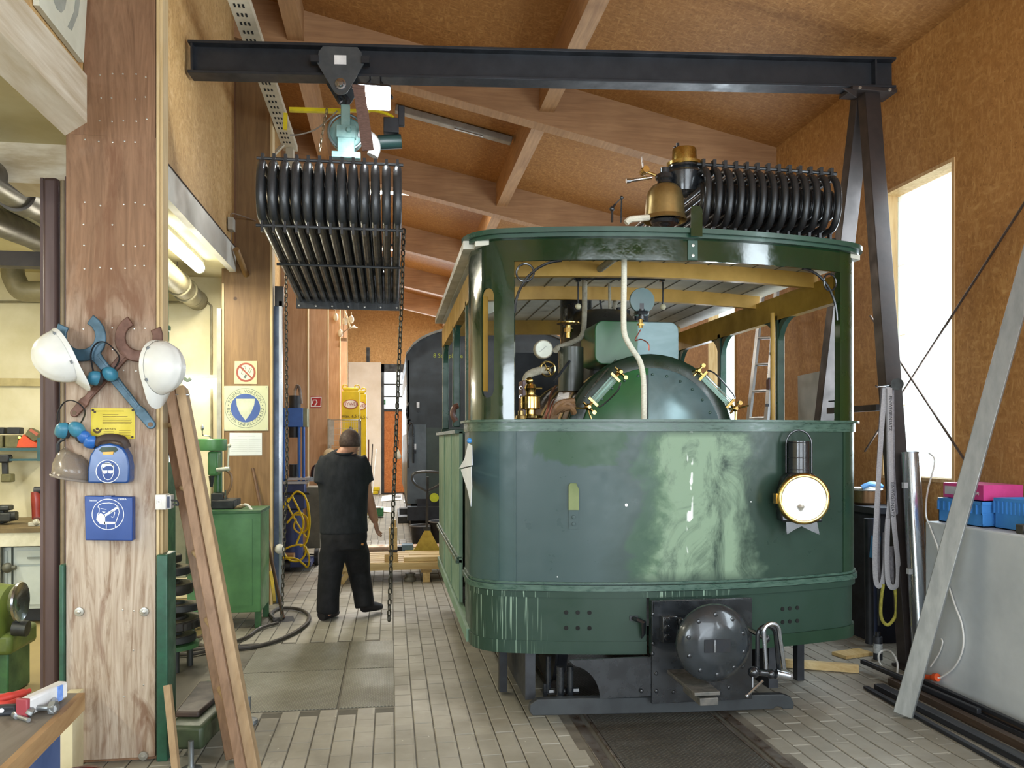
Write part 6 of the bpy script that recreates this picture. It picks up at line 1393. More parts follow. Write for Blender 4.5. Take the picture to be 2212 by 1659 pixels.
for k in range(4): a_ = k*PI/2+.5; q = MB(); q.cyl((c.x+.13*math.cos(a_), c.y+.13*math.sin(a_), 0), (c.x+.13*math.cos(a_), c.y+.13*math.sin(a_), c.z-.03), .022, n=10); q.build('leg', CAST, t)
# green machine base with levelling feet beside the ladder foot
t = thing('cast_pedestal', 'low dark green cast machine base on round levelling feet behind the ladder', 'machine base', fl(400, 1640))
xa, xb = -1.10, -.84
q = MB(); q.prism([(xa, 4.25), (-.93, 4.22), (xb, 4.95), (-.9, 5.03), (xa, 5.05)], .12, T(0, 0, .10)); q.build('base_casting', mk('casting_olive', '3d4a33', '2c3826', .5, scale=8), t, bevel=.02)
q = MB(); q.prism([(xa, 4.38), (-.98, 4.36), (-.90, 4.9), (xa, 4.92)], .03, T(0, 0, .22)); q.build('top_pad', mk('pad_brown', '4a3a34', '33302e', .6), t, bevel=.008)
for x, y in ((-.82, 4.88), (-.98, 4.20)):
    q = MB(); q.lathe([(.05, 0), (.055, .01), (.05, .025), (.02, .03), (.014, .04), (.014, .16), (0, .16)], T(x, y, 0), 20); q.build('levelling_foot', mk('foot_steel', '8f9496', '6c7173', .35, .6), t)
# hose and cable on the floor
HOSE = mk('hose_dark', '4a453e', '38342f', .55)
t = thing('floor_hose', 'dark rubber hose looped on the floor beside the green cabinet', 'hose', fl(500, 1380))
hz = lambda *pts: [fl(u, v)+V((0, 0, .018)) for u, v in pts]
q = MB(); q.tube(spline(hz((360, 1385), (400, 1380), (440, 1400), (520, 1405), (600, 1388), (655, 1358), (668, 1335), (645, 1320), (605, 1318), (585, 1330), (592, 1342)), 6), .016, 8); q.build('hose_loop', HOSE, t)
q = MB(); q.tube(spline(hz((360, 1402), (420, 1408), (480, 1398), (530, 1382), (560, 1362), (600, 1350)), 6), .014, 8); q.build('hose_tail', HOSE, t)
q = MB(); q.tube(spline(hz((360, 1416), (410, 1418), (460, 1408), (510, 1402), (560, 1398)), 6), .016, 8); q.build('hose_tail', HOSE, t)
t = thing('loop_cable', 'thin brown cable loop on the floor behind the ladder', 'cable', fl(420, 1370)); q = MB(); q.tube(spline(hz((360, 1375), (400, 1368), (450, 1345), (490, 1338), (500, 1350), (470, 1372), (430, 1380), (400, 1390)), 6), .010, 8); q.build('cable_loop', mk('cable_brownish', '6a5848', None, .6), t)
# shovel leaning on the sign column
t = thing('shovel', 'shovel with long brown handle and black blade leaning at the sign column', 'shovel', fl(605, 1352))
a, b = atY(546, 1012, 8.33), atY(612, 1335, 7.62); q = MB(); q.tube([a, a.lerp(b, .5), b], .016, 10); q.build('handle', wood('handle_wood', '6d4f34', '553a25', None, axis=2), t)
bm = frame(b, V((1, .3, 0)), V((-.1, -.9, -.35))); q = MB(bm); q.prism([(-.09, -.02), (.09, -.02), (.10, .13), (.05, .17), (-.05, .17), (-.10, .13)], .006); q.build('blade', BLKM, t)
t = thing('yellow_crowbar', 'yellow bar standing beside the white door rail', 'bar', atY(590, 1310, 8.3)); q = MB(); q.bar(atY(585, 1235, 8.36), atY(593, 1300, 8.1), .03, .03); q.build('bar', mk('bar_yellow', 'b39a2c', '8c7822', .5), t)
# sign board high on the left wall
t = thing('sign_board', 'white sign board with grey marks high on the OSB wall at the top left corner', 'sign', (XL+.02, 3.6, 3.7))
P0 = [atX(u, v, XL+.02) for u, v in ((80, 12), (176, 135), (186, -40), (186, -300), (60, -300))]
q = MB(); q.add([(XL+.005, p.y, p.z) for p in P0]+[(XL+.03, p.y, p.z) for p in P0], [list(range(5)), list(range(9, 4, -1))]+[(i, (i+1) % 5, 5+(i+1) % 5, 5+i) for i in range(5)]); q.build('board', mk('sign_white', 'd9dac8', 'cdcebb', .5), t)
q = MB(); XM = lambda x: Matrix(((0, 0, 1, x), (1, 0, 0, 0), (0, 1, 0, 0), (0, 0, 0, 1)))
def yz(u, v): p = atX(u, v, XL+.031); return (p.y, p.z)
q.prism([yz(*p) for p in ((112, -10), (122, 18), (132, 28), (140, 20), (145, -10), (138, -50), (118, -50))], .0008, XM(XL+.031)); q.build('grey_disc', mk('sign_grey', 'aab0a6', None, .5), t, 0)
q = MB(); q.prism([yz(*p) for p in ((165, -20), (160, 25), (146, 58), (155, 66), (169, 30), (175, -20))], .0008, XM(XL+.031)); q.build('grey_stroke', mk('sign_grey', 'aab0a6'), t, 0)
# ---------------------------------------------------------------- foreground bench with tools
BZT = .88
t = thing('foreground_bench', 'workbench corner with worn wooden top and blue cabinet at the lower left', 'workbench', (-1.2, 2.3, 0))
e0, e1 = atZ(168, 1497, BZT), atZ(-60, 1712, BZT)
far = atZ(-200, 1470, BZT)
poly = [(e0.x, e0.y), (e1.x, e1.y), (e1.x-.8, e1.y), (-2.0, e0.y+.12), (e0.x-.2, e0.y+.03)]
q = MB(); q.prism(poly, -.045, T(0, 0, BZT)); q.build('bench_top', wood('bench_worn', '8a8378', '6f665a', None, axis=1, scale=2), t)
dxy = (V((e1.x, e1.y))-V((e0.x, e0.y))).normalized(); nn_ = V((-dxy.y, dxy.x)); nn_ = nn_ if nn_.x > 0 else -nn_
q = MB(); q.prism([(e0.x, e0.y), (e0.x+nn_.x*.02, e0.y+nn_.y*.02), (e1.x+nn_.x*.02, e1.y+nn_.y*.02), (e1.x, e1.y)], .052, T(0, 0, BZT-.052)); q.build('edge_strip', wood('edge_wood', 'b59468', '8f6c45', None, axis=1), t)
q = MB(); off = -.05; q.prism([(-.988, 2.62), (e1.x-.03, e1.y), (e1.x-.7, e1.y), (-1.9, 2.62)], BZT-.05, T(0, 0, 0)); q.build('blue_cabinet', mk('cabinet_blue', '3a5688', '304a78', .4, scale=4), t)
q = MB(); q.cyl((e0.x-.3, e0.y-.35, BZT), (e0.x-.3, e0.y-.35, BZT+.003), .12, n=40); q.build('green_inlay', mk('inlay_green', 'a5b8a0', '93a890', .5), t)
zt = BZT+.001
W0 = lambda u, v, z=0: atZ(u, v, BZT+z)
t = thing('shackle', 'galvanised shackle with bolt lying on the foreground bench', 'shackle', W0(95, 1530)); ZN = mk('galvanised', 'b4b7b8', '94989a', .35, .8)
c = W0(90, 1528, .016); q = MB(); q.tube(spline([W0(68, 1525, .018), W0(64, 1536, .02), W0(72, 1540, .016)], 4), .012, 8); q.tube(spline([W0(67, 1527, .018), W0(85, 1514, .018), W0(108, 1508, .018), W0(118, 1518, .018), W0(114, 1532, .018)], 5), .010, 10); q.build('bow', ZN, t)
q = MB(); a, b = W0(62, 1530, .018), W0(126, 1528, .018); q.cyl(a, b, .009, n=10); q.cyl(a, a.lerp(b, .15), .017, n=10); q.cyl(a.lerp(b, .72), a.lerp(b, .92), .019, n=6); q.build('bolt', ZN, t)
t = thing('sealant_cartridge', 'white and blue cartridge tube lying on the foreground bench', 'tube', W0(90, 1510)); a, b = W0(48, 1530, .03), W0(136, 1488, .03); q = MB(); q.bar(a, b, .035, .05); q.build('tube_body', mk('tube_white', 'f0f0f0', None, .4), t, bevel=.008)
q = MB(); q.bar(a.lerp(b, .72)+V((.003, -.003, 0)), a.lerp(b, .84)+V((.003, -.003, 0)), .034, .044); q.build('blue_label', mk('label_blue', '4f7fd0', '8aa6e0', .4, scale=30), t)
q = MB(); q.bar(a-V((.002, .002, 0)), a.lerp(b, .06), .037, .052); q.build('red_end', mk('end_red', '9c3a44', None, .5), t, bevel=.003)
t = thing('red_pliers', 'pliers with red handles lying at the left edge of the foreground bench', 'pliers', W0(10, 1520)); RG = mk('grip_red', 'd4493f', 'c03d34', .45)
q = MB(); q.tube(spline([W0(-30, 1520, .02), W0(10, 1508, .022), W0(40, 1500, .02), W0(64, 1492, .018)], 5), [.014]*8+[.012]*5+[.007]*3, 10); q.build('handle', RG, t)
q = MB(); q.tube(spline([W0(-30, 1522, .012), W0(15, 1522, .012), W0(40, 1514, .012)], 5), .011, 10); q.build('handle', RG, t)
t = thing('black_tool_grip', 'black tool grip with a steel pin lying on the foreground bench', 'tool', W0(15, 1535)); q = MB(); q.bar(W0(-20, 1535, .015), W0(38, 1532, .015), .025, .028); q.build('grip', BLKM, t, bevel=.006); q = MB(); q.cyl(W0(0, 1536, .02), W0(3, 1535, .03), .006, n=10); q.build('pin', STEEL, t)
t = thing('cap_screw', 'small steel cap screw lying on the foreground bench', 'screw', W0(45, 1553)); q = MB(); q.cyl(W0(32, 1545, .007), W0(62, 1556, .007), .006, n=10); q.build('shank', ZN, t); q = MB(); q.cyl(W0(31, 1543, .008), W0(37, 1547, .008), .009, n=12); q.build('head', ZN, t)
t = thing('paint_can', 'red paint can with a stirring stick at the foot of the column', 'can', (-1.24, 3.4, 0)); bc_ = V((atY(170, 1640, 3.4).x, 3.4, 0)); q = MB(); q.lathe([(.082, .0), (.088, .325), (.092, .33), (.084, .325), (.078, .01), (0, .01)], T(*bc_), 32); q.build('can_body', mk('bucket_red', 'b8352c', 'a02c24', .4), t)
q = MB(); q.ring(bc_+V((0, 0, .33)), (0, 0, 1), .089, .005, 32, 8); q.build('can_rim', mk('rim_brown', '5a4038', None, .5), t)
q = MB(); q.bar(bc_+V((-.10, -.03, .33)), bc_+V((.03, -.02, .31)), .04, .012); q.build('paint_stirrer', mk('grey_stick', '8f8a86', None, .5), t)
q = MB(); x_ = atY(128, 1600, 4.2).x; q.bx(x_, x_+.06, 4.2, 4.34, 0, .40); tag(q.build('pale_post', mk('pale_paint', 'd8cfae', 'c8be9a', .6)), 'pale painted board between bench and column at the lower left', 'board')
# ================================================================ things further back in the hall
# dark rail coach
CY0 = 13.4
co = thing('rail_coach', 'dark grey rail coach with rounded roof standing behind the tram', 'rail coach', (1.7, CY0, 0))
XC0, XC1 = .27, 3.1; xm = (XC0+XC1)/2
COA = mk('coach_dark', '2b3236', '23292c', .4, scale=4); COB = mk('coach_green_grey', '3c4843', '333e3a', .45, scale=4); COS = mk('coach_side', '59636a', '4a545a', .4, scale=4)
zr = lambda x: 2.93+.62*math.sqrt(max(0, 1-(abs(x-xm)/(XC1-xm+.06))**2.6))
n = 24; top_ = [(XC0-.03+(XC1-XC0+.06)*i/n, zr(XC0-.03+(XC1-XC0+.06)*i/n)) for i in range(n+1)]
q = MB(); q.prism([(XC0, 1.85), (XC1, 1.85)]+[(x, z-.03) for x, z in top_[::-1]], .05, YM(CY0)); q.build('end_wall_upper', COA, co)
q = MB(); q.bx(XC0, XC1, CY0, CY0+.05, .62, 1.85); q.build('end_wall_lower', COB, co)
q = MB(); q.prism(top_+[(x, z-.04) for x, z in top_[::-1]], 7.2, YM(CY0-.1)); q.build('roof', mk('coach_roof', '6a6a66', '55554f', .5), co)
for s, x in ((0, XC0-.005), (1, XC1-.02)):
    q = MB(); q.bx(x, x+.025, CY0, CY0+7, .6, 2.95); q.build('side_wall', COS, co)
q = MB(); q.bx(XC0-.012, XC0+.02, CY0+.01, CY0+.06, .65, 2.7); q.build('corner_post', COS, co)
for y in (14.2, 15.6, 17.0, 18.4): q = MB(); q.bx(XC0-.012, XC0, y, y+.9, 1.75, 2.6); q.build('side_window', mk('coach_window', '8f9aa0', '7a868c', .15), co)
q = MB(); q.bx(XC0-.01, XC0+.3, CY0-.02, CY0, .60, 1.9); q.build('end_door', COS, co)
q = MB(); q.bx(XC0+.15, XC1-.2, CY0-.05, CY0+.4, .35, .68); q.build('buffer_beam', BLKM, co)
q = MB(); q.bx(XC0+.05, XC1-.1, CY0+.1, CY0+6.8, .2, .6); q.build('underframe', mk('under_black', '15171a', None, .7), co)
q = MB(); q.cyl(atY(938, 1075, CY0-.06), atY(938, 1075, CY0-.02), .075, n=20); q.build('buffer_cap', mk('cap_lime', 'c3cc2e', None, .45), co)
for u, v in ((903, 875), (896, 965)):
    q = MB(); pb(q, u-3, v-6, u+3, v+6, CY0-.04, .03); q.build('marker_plate', mk('marker_white', 'd8dce0', None, .4), co); q = MB(); pb(q, u-2, v+8, u+3, v+15, CY0-.05, .04); q.build('lamp_bracket', BLKM, co)
q = MB(); q.tube(spline([atY(884, 870, CY0-.03), atY(879, 880, CY0-.1), atY(879, 900, CY0-.1), atY(886, 908, CY0-.03)], 4), .014, 8); q.build('grab_handle', BLK, co)
q = MB(); q.tube(spline([atY(882, 1010, CY0-.04), atY(883, 930, CY0-.05), atY(888, 915, CY0-.06), atY(893, 925, CY0-.05), atY(893, 1000, CY0-.04)], 5), .014, 8); q.build('brake_hose', BLK, co)
q = MB(); put_text(q, '8 Stehplätze', .10, PLN(CY0-.002) @ T(*xz(968, 769, CY0), 0)); q.build('lettering', mk('letter_green', '8f9a2a', None, .5), co, 0)
q = MB(); pb(q, 880, 1095, 960, 1125, CY0-.25, .3); q.build('coupler_box', BLKM, co)
q = MB(); pb(q, 863, 1098, 905, 1112, CY0-.2, .3); q.build('step_board', mk('step_dark', '2a2d30', None, .6), co)
for y in (14.6, 18.6):
    for x in RX: q = MB(); q.cyl((x-.05, y, .32), (x+.06, y, .32), .315, n=26); q.build('wheel', BLKM, co)
# yellow lifting jacks
JY = mk('jack_yellow', 'd8c01e', 'c2aa18', .45, scale=4)
for k, (u0, u1, v0, yj, lab) in enumerate(((762, 791, 845, 18.0, 'yellow lifting jack standing behind the other at the end wall'), (738, 777, 839, 16.9, 'front yellow lifting jack with an oval logo at the end wall'))):
    a, b = atY(u0, v0, yj), atY(u1, v0, yj); t = thing('lifting_jack', lab, 'lifting jack', (a.x, yj, 0), 'yellow lifting jacks'); w = b.x-a.x
    q = MB(); q.bx(a.x, b.x, yj, yj+.3, .12, a.z-.06); q.build('mast', JY, t, bevel=.01)
    q = MB(); q.bx(a.x+.03, b.x-.03, yj+.02, yj+.28, a.z-.06, a.z+.02); q.build('mast_head', JY, t, bevel=.02)
    for x in (a.x+.06, b.x-.06): q = MB(); q.ring((x, yj+.1, a.z+.03), (0, 1, 0), .05, .012, 16, 6); q.build('lifting_eye', JY, t)
    c = ((a.x+b.x)/2, a.z-.32)
    q = MB(); q.prism([(c[0]+x*1.6, c[1]+z) for x, z in circ(.09, 24)], .004, PLN(yj)); q.build('logo_oval', mk('logo_white', 'efe9e2', None, .5), t)
    q = MB(); q.ribbon([(c[0]+x*1.6, c[1]+z) for x, z in circ(.088, 24)], .014, .002, PLN(yj-.004), True); put_text(q, 'HYWER', .09, PLN(yj-.005) @ T(c[0], c[1], 0)); q.build('logo_lettering', mk('logo_red', 'a5474a', None, .5), t, 0)
    q = MB(); put_text(q, 'max. 6,5 t', .088, PLN(yj-.002) @ T(c[0], c[1]-.25, 0)); q.build('lettering', mk('letter_dark', '3a3420', None, .6), t, 0)
    q = MB(); q.ball((c[0], yj, c[1]-.5), .04); q.cyl((c[0], yj-.02, c[1]-.5), (c[0], yj-.02, c[1]-.75), .015, n=8); q.build('lock_chain', CH, t)
    q = MB(); q.bx(a.x-.03, b.x+.03, yj-.1, yj+.4, 0, .12); q.build('base', JY, t)
# mesh trolley
yt = 15.2
t = thing('mesh_trolley', 'wire mesh trolley in front of the yellow lifting jacks', 'trolley', atY(740, 1060, yt)); GP = mk('pale_tube', 'c6c4bc', 'a8a69e', .4, .4)
a, b = atY(709, 906, yt), atY(776, 906, yt); zb = atY(709, 1045, yt).z
q = MB()
for yy in (yt, yt+.5):
    q.tube([V((a.x, yy, .1)), V((a.x, yy, a.z)), V((b.x, yy, a.z)), V((b.x, yy, .1))], .018, 8)
q.bar((a.x, yt, .2), (a.x, yt+.5, .2), .03, .03); q.bar((b.x, yt, .2), (b.x, yt+.5, .2), .03, .03); q.bar((a.x, yt, a.z), (a.x, yt+.5, a.z), .03, .03); q.bar((b.x, yt, a.z), (b.x, yt+.5, a.z), .03, .03)
q.build('tube_frame', GP, t)
q = MB()
for i in range(14): x = a.x+(b.x-a.x)*(i+.5)/14; q.cyl((x, yt, .25), (x, yt, a.z), .004, n=4)
for i in range(16): z = .25+(a.z-.25)*(i+.5)/16; q.cyl((a.x, yt, z), (b.x, yt, z), .004, n=4)
q.build('wire_mesh', GP, t, kind='stuff')
q = MB(); q.bx(a.x, b.x, yt, yt+.5, .16, .22); q.build('deck', BLKM, t)
for x in (a.x+.05, b.x-.05):
    for yy in (yt+.05, yt+.45): q = MB(); q.cyl((x-.02, yy, .06), (x+.02, yy, .06), .06, n=14); q.build('wheel', BLKM, t)
q = MB(); pb(q, 709, 908, 722, 962, yt-.01, .01); q.build('cover_plate', GP, t)
t = thing('rag_bundle', 'bundle of cream rags on the trolley left of the man', 'rags', atY(712, 1015, 14.9)); q = MB(); q.ball(atY(712, 985, 15.2), (.12, .1, .14)); q.ball(atY(708, 1000, 15.15), (.1, .1, .12)); q.build('cloth', mk('rag_cream', 'd8cdb0', 'b9ad8e', .8, scale=18, bump=.5), t)
# red fire hose sign, green exit sign
t = thing('fire_hose_sign', 'square red and white fire hose sign on a timber column', 'sign', atY(684, 882, GY[2]-.02)); ys = GY[2]-.012
q = MB(); q.prism([xz(*p, ys) for p in ((671, 880), (694, 880), (695, 856), (671, 857))], .004, PLN(ys)); q.build('plate', mk('sign_red', 'b3272e', None, .45), t)
q = MB(); q.ribbon([xz(*p, ys) for p in ((672, 878), (693, 878), (694, 858), (672, 859))], .02, .001, PLN(ys-.004), True); q.ribbon([xz(*p, ys) for p in ((674, 872), (677, 864), (683, 864), (685, 869), (682, 874), (680, 876))], .02, .001, PLN(ys-.004)); q.build('hose_symbol', WPR, t, 0)
ye = YE-.065
t = thing('exit_sign', 'green and white emergency exit sign on the orange door', 'sign', atY(820, 876, ye)); q = MB(); q.prism([xz(*p, ye) for p in ((808, 875), (833, 874), (833, 863), (808, 863))], .01, PLN(ye+.03)); q.build('plate', mk('exit_green', '1f9a5a', None, .45), t)
q = MB(); P5 = PLN(ye+.018); q.prism([xz(*p, ye) for p in ((809, 874), (815, 874), (815, 864), (809, 864))], .001, P5); q.ribbon([xz(*p, ye) for p in ((818, 873), (820, 869), (819, 865))], .03, .001, P5);
q.prism([xz(*p, ye) for p in ((823, 870), (823, 867), (827, 867), (827, 865), (831, 868.5), (827, 872), (827, 870))], .001, P5); q.build('running_symbol', WPR, t, 0)
# blue hydraulic press with hose coil
yq = 10.5; BLU = mk('press_blue', '2c66c0', '2459ab', .4, scale=4); BLUD = mk('press_navy', '2b3f7a', '223264', .45, scale=5)
t = thing('hydraulic_press', 'blue hydraulic press column standing beside the timber column', 'press', (atY(634, 900, yq).x, yq, 0))
q = MB(); pb(q, 611, 881, 654, 922, yq, .3); q.build('head_box', BLU, t, bevel=.008)
q = MB(); pb(q, 654, 882, 663, 922, yq+.02, .26); q.build('head_side', mk('press_olive', '8f9270', None, .5), t)
q = MB(); a = atY(637, 881, yq+.14); q.cyl(a, a+V((0, 0, .155)), .073, n=20); q.build('motor', BLKM, t)
q = MB(); p = a+V((0, 0, .155)); q.tube(spline([p, p+V((0, 0, .06)), p+V((.03, 0, .13)), p+V((.06, 0, .08)), p+V((.08, 0, -.1))], 4), .02, 8); q.build('motor_cable', mk('cable_pale', 'b9aca0', '6a5a50', .5), t)
for u in (613, 646, 656):
    q = MB(); q.cyl(atY(u, 922, yq+.05), atY(u, 1050, yq+.05), .018, n=10); q.build('guide_rod', BLU, t)
q = MB(); q.cyl(atY(636, 922, yq+.12), atY(636, 945, yq+.12), .07, n=16); q.build('ram', BLKM, t)
q = MB(); q.cyl(atY(634, 1030, yq+.1), atY(634, 1003, yq+.1), .055, n=14); q.build('tool_holder', BLKM, t)
q = MB(); pb(q, 610, 1040, 662, 1046, yq-.03, .3); pb(q, 620, 1032, 668, 1037, yq-.02, .3); q.build('table_plate', ALU, t)
q = MB(); pb(q, 607, 1046, 658, 1100, yq+.02, .25); q.build('table_body', BLUD, t, bevel=.01)
q = MB(); a = atY(632, 1100, yq+.15); q.cyl(V((a.x, a.y, .12)), a, .13, n=20); q.build('pedestal', BLUD, t)
q = MB(); q.bx(a.x-.25, a.x+.25, yq-.1, yq+.4, .06, .12); q.build('base_plate', BLUD, t)
q = MB(); q.cyl(atY(600, 1066, yq), atY(668, 1066, yq), .015, n=8); q.build('clamp_bar', BLKM, t)
q = MB(); pb(q, 578, 1198, 634, 1210, yq-.15, .5); q.build('cart_board', PURLIN, t)
for u in (590, 622): q = MB(); p = atY(u, 1222, yq-.1); q.cyl(p+V((-.03, 0, 0)), p+V((.03, 0, 0)), .06, n=14); q.build('castor', BLKM, t)
YH = mk('hose_yellow', 'e8cc1c', 'd2b614', .4)
t = thing('yellow_hose', 'coiled bright yellow hose hanging on the blue press', 'hose', atY(630, 1210, yq-.2)); yh = yq-.16
loops = [[(622, 1085), (640, 1062), (660, 1075), (667, 1120), (664, 1160), (648, 1140), (628, 1105), (622, 1090)], [(625, 1075), (606, 1110), (604, 1160), (620, 1205), (645, 1212), (660, 1195), (655, 1178), (630, 1180), (590, 1198)], [(638, 1112), (660, 1115), (664, 1140), (650, 1152), (635, 1140), (640, 1120)], [(665, 1085), (669, 1130), (662, 1170), (648, 1180)], [(620, 1130), (640, 1108), (655, 1110)], [(585, 1206), (635, 1206), (655, 1218), (664, 1225), (668, 1205), (660, 1180)], [(630, 1070), (650, 1110), (655, 1060+75), (640, 1175)]]
for i, lp_ in enumerate(loops):
    q = MB(); q.tube(spline([atY(u, v, yh-.02*i) for u, v in lp_], 6), .012, 8); q.build('hose_loop', YH, t)
# grey welding cart beside the press
yw = 10.9
t = thing('welding_cart', 'grey welding cart with coiled leads behind the man', 'cart', (atY(672, 1100, yw).x, yw, 0)); q = MB(); pb(q, 660, 1052, 692, 1185, yw+.25, .4); q.build('cart_body', mk('cart_grey', '7f7d70', '6c6a5e', .5), t, bevel=.01)
q = MB(); pb(q, 662, 1030, 700, 1040, yw-.05, .3); q.build('tray', ALU, t)
for i in range(3): q = MB(); q.tube(spline([atY(672+i*3, 1030, yw-.05), atY(676+i*3, 1010-i*3, yw-.05), atY(690+i*2, 1006, yw-.05), atY(697, 1028, yw-.05)], 5), .013, 6); q.build('lead', (DKRED, BLKM, GP)[i], t)
for u in (660, 684): q = MB(); p = atY(u, 1196, yw+.05); q.cyl(V((p.x-.025, p.y, .11)), V((p.x+.025, p.y, .11)), .11, n=18); q.build('wheel', BLKM, t)
t = thing('grabber_rods', 'two thin rods lying on the floor beside the welding cart', 'rods', fl(670, 1212)); q = MB(); q.cyl(fl(655, 1200)+V((0, 0, .02)), fl(690, 1202)+V((0, 0, .02)), .012, n=6); q.build('rod', BLKM, t); q = MB(); q.cyl(fl(645, 1216)+V((0, 0, .02)), fl(684, 1220)+V((0, 0, .02)), .012, n=6); q.build('rod', BLKM, t)
# pallet cart with timber
LUM = wood('lumber', 'dcc694', 'bfa36c', None, axis=0); LUMY = wood('lumber_y', 'd8c08a', 'b89a62', None, axis=1)
ya, zp = 9.45, .20
xa_, xb_ = atY(730, 1230, ya).x, atY(956, 1230, ya).x+.9
t = thing('pallet', 'pale wooden pallet platform behind the walking man', 'pallet', (xa_+.8, ya+.4, 0))
for i in range(6): q = MB(); y0 = ya+.16*i; q.bx(xa_, xb_, y0, y0+.13, zp, zp+.035); q.build('deck_board', LUM, t, bevel=.003)
for x in (xa_+.02, (xa_+xb_)/2-.1, xb_-.2): q = MB(); q.bx(x, x+.12, ya, ya+.93, zp-.09, zp); q.build('bearer', LUMY, t)
q = MB(); q.bx(xa_, xb_, ya-.03, ya, zp-.05, zp+.03); q.build('front_board', LUM, t)
q = MB(); x = atY(920, 1240, ya).x; q.bx(x-.035, x+.045, ya-.02, ya+.1, 0, zp-.09); q.build('foot_block', LUMY, t)
q = MB(); x = xa_+.03; q.bar((x, ya, 0), (x+.1, ya, zp-.05), .02, .06); q.build('foot_strut', LUMY, t)
p = atY(886, 1243, ya+.1); q = MB(); q.lathe([(.07, 0), (.075, .03), (.05, .06), (.06, .09)], T(p.x, p.y, 0), 18); q.build('castor', mk('castor_grey', '8f8d84', None, .4, .4), t)
t = thing('timber_post', 'upright pale squared timber standing on the pallet', 'timber', (atY(849, 1220, ya+.2).x, ya+.2, zp+.035)); q = MB(); a, b = atY(840, 1215, ya+.15), atY(858, 1140, ya+.15); q.bx(a.x, b.x, ya+.15, ya+.26, zp+.036, b.z); q.build('post', LUMY, t); q = MB(); q.bx(a.x+.02, b.x-.01, ya+.26, ya+.34, zp+.036, b.z+.08); q.build('rear_post', LUMY, t)
q = MB(); q.bx(a.x-.05, b.x+.01, ya+.05, ya+.15, zp+.036, zp+.12); q.build('block', LUMY, t); q = MB(); q.bx(a.x-.003, b.x+.003, ya+.147, ya+.265, zp+.13, zp+.16); q.build('strap_band', BLKM, t)
for i, (u0, u1, v, lab) in enumerate(((872, 960, 1212, 'pale plank lying on the right end of the pallet'), (884, 960, 1196, 'pale plank in front of the yellow pallet truck base'))):
    a, b = atY(u0, v, ya+.1+.15*i), atY(u1, v, ya+.1+.15*i); q = MB(); zz = zp+.037+(.0 if i == 0 else .0); q.bx(a.x, b.x+.3, ya+.02+.22*i, ya+.19+.22*i, zz, zz+.05); tag(q.build('plank', LUM, bevel=.003), lab, 'plank', 'planks on the pallet')
t = thing('angle_profile', 'short grey angle profile lying on the pallet between the man\'s legs', 'profile', atY(745, 1205, ya+.2)); q = MB(); a, b = V((atY(742, 1215, ya).x, ya+.02, zp+.075)), V((atY(752, 1195, ya+.5).x, ya+.5, zp+.075)); q.bar(a, b, .09, .012); q.bar(a+V((.045, 0, -.03)), b+V((.045, 0, -.03)), .012, .07); q.build('profile_body', mk('profile_grey', 'a8a69c', '85837a', .4, .4), t)
# pipes and bars lying across behind the pallet
for i, (v, r_, c_, c2_) in enumerate(((1152, .022, 'a87a62', '8a5f4a'), (1160, .02, 'b06a5c', '8f4f44'), (1170, .05, 'c7a890', 'a88770'), (1184, .05, 'b9a088', '97806a'))):
    yy = 12.0+.14*(3-i); a, b = atY(790, v, yy), atY(965, v, yy); z = max(a.z, r_+.005); q = MB(); q.cyl((a.x-.3, yy, r_), (b.x+.8, yy, r_), r_, n=14)
    tag(q.build('long_pipe', mk('pipe_%d' % i, c_, c2_, .4, .3)), ('thin brown', 'thin reddish', 'thick pinkish', 'thick tan')[i]+' pipe lying across behind the pallet', 'pipe', 'pipes behind the pallet')
t = thing('blue_carton', 'blue-grey carton lying between pipes and pallet truck', 'carton', atY(882, 1190, 11.4)); q = MB(); a, b = atY(868, 1195, 11.4), atY(893, 1178, 11.4); q.bx(a.x, b.x, 11.4, 11.62, 0, .18); q.build('carton_body', mk('carton_blue', '6f8a9c', '587284', .6), t, bevel=.004); q = MB(); q.bx(a.x-.06, a.x, 11.42, 11.6, 0, .16); q.build('carton_end', BLKM, t)
# buckets
BK = mk('bucket_grey', '5a5f62', '484c4f', .5, scale=4)
for u, yy, r_, h_, lab in ((908, 12.75, .15, .30, 'grey plastic bucket standing behind the pallet truck handle'), (956, 12.75, .20, .36, 'large black tub beside the grey bucket')):
    x = atY(u, 1150, yy).x; t = thing('bucket', lab, 'bucket', (x, yy, 0), 'buckets behind the pallet truck'); q = MB(); q.lathe([(r_*.8, 0), (r_, h_), (r_*1.08, h_+.005), (r_*1.06, h_+.025), (r_*.95, h_), (r_*.76, .02), (0, .02)], T(x, yy, 0), 28); q.build('bucket_body', BK if r_ < .15 else BLKM, t)
    q = MB(); q.ring((x, yy, h_+.01), (0, 0, 1), r_*1.05, .012, 28, 6); q.build('bucket_rim', mk('rim_pale', '8f9294', None, .5), t)
q = MB(); q.bx(*[c for pr in zip(fl(860, 1130)+V((0, 0, .0)), fl(906, 1112)+V((.2, .3, .12))) for c in pr]); tag(q.build('floor_crate', mk('crate_dark', '4a4e50', '3a3d3f', .6)), 'dark flat crate on the floor left of the grey bucket', 'crate')
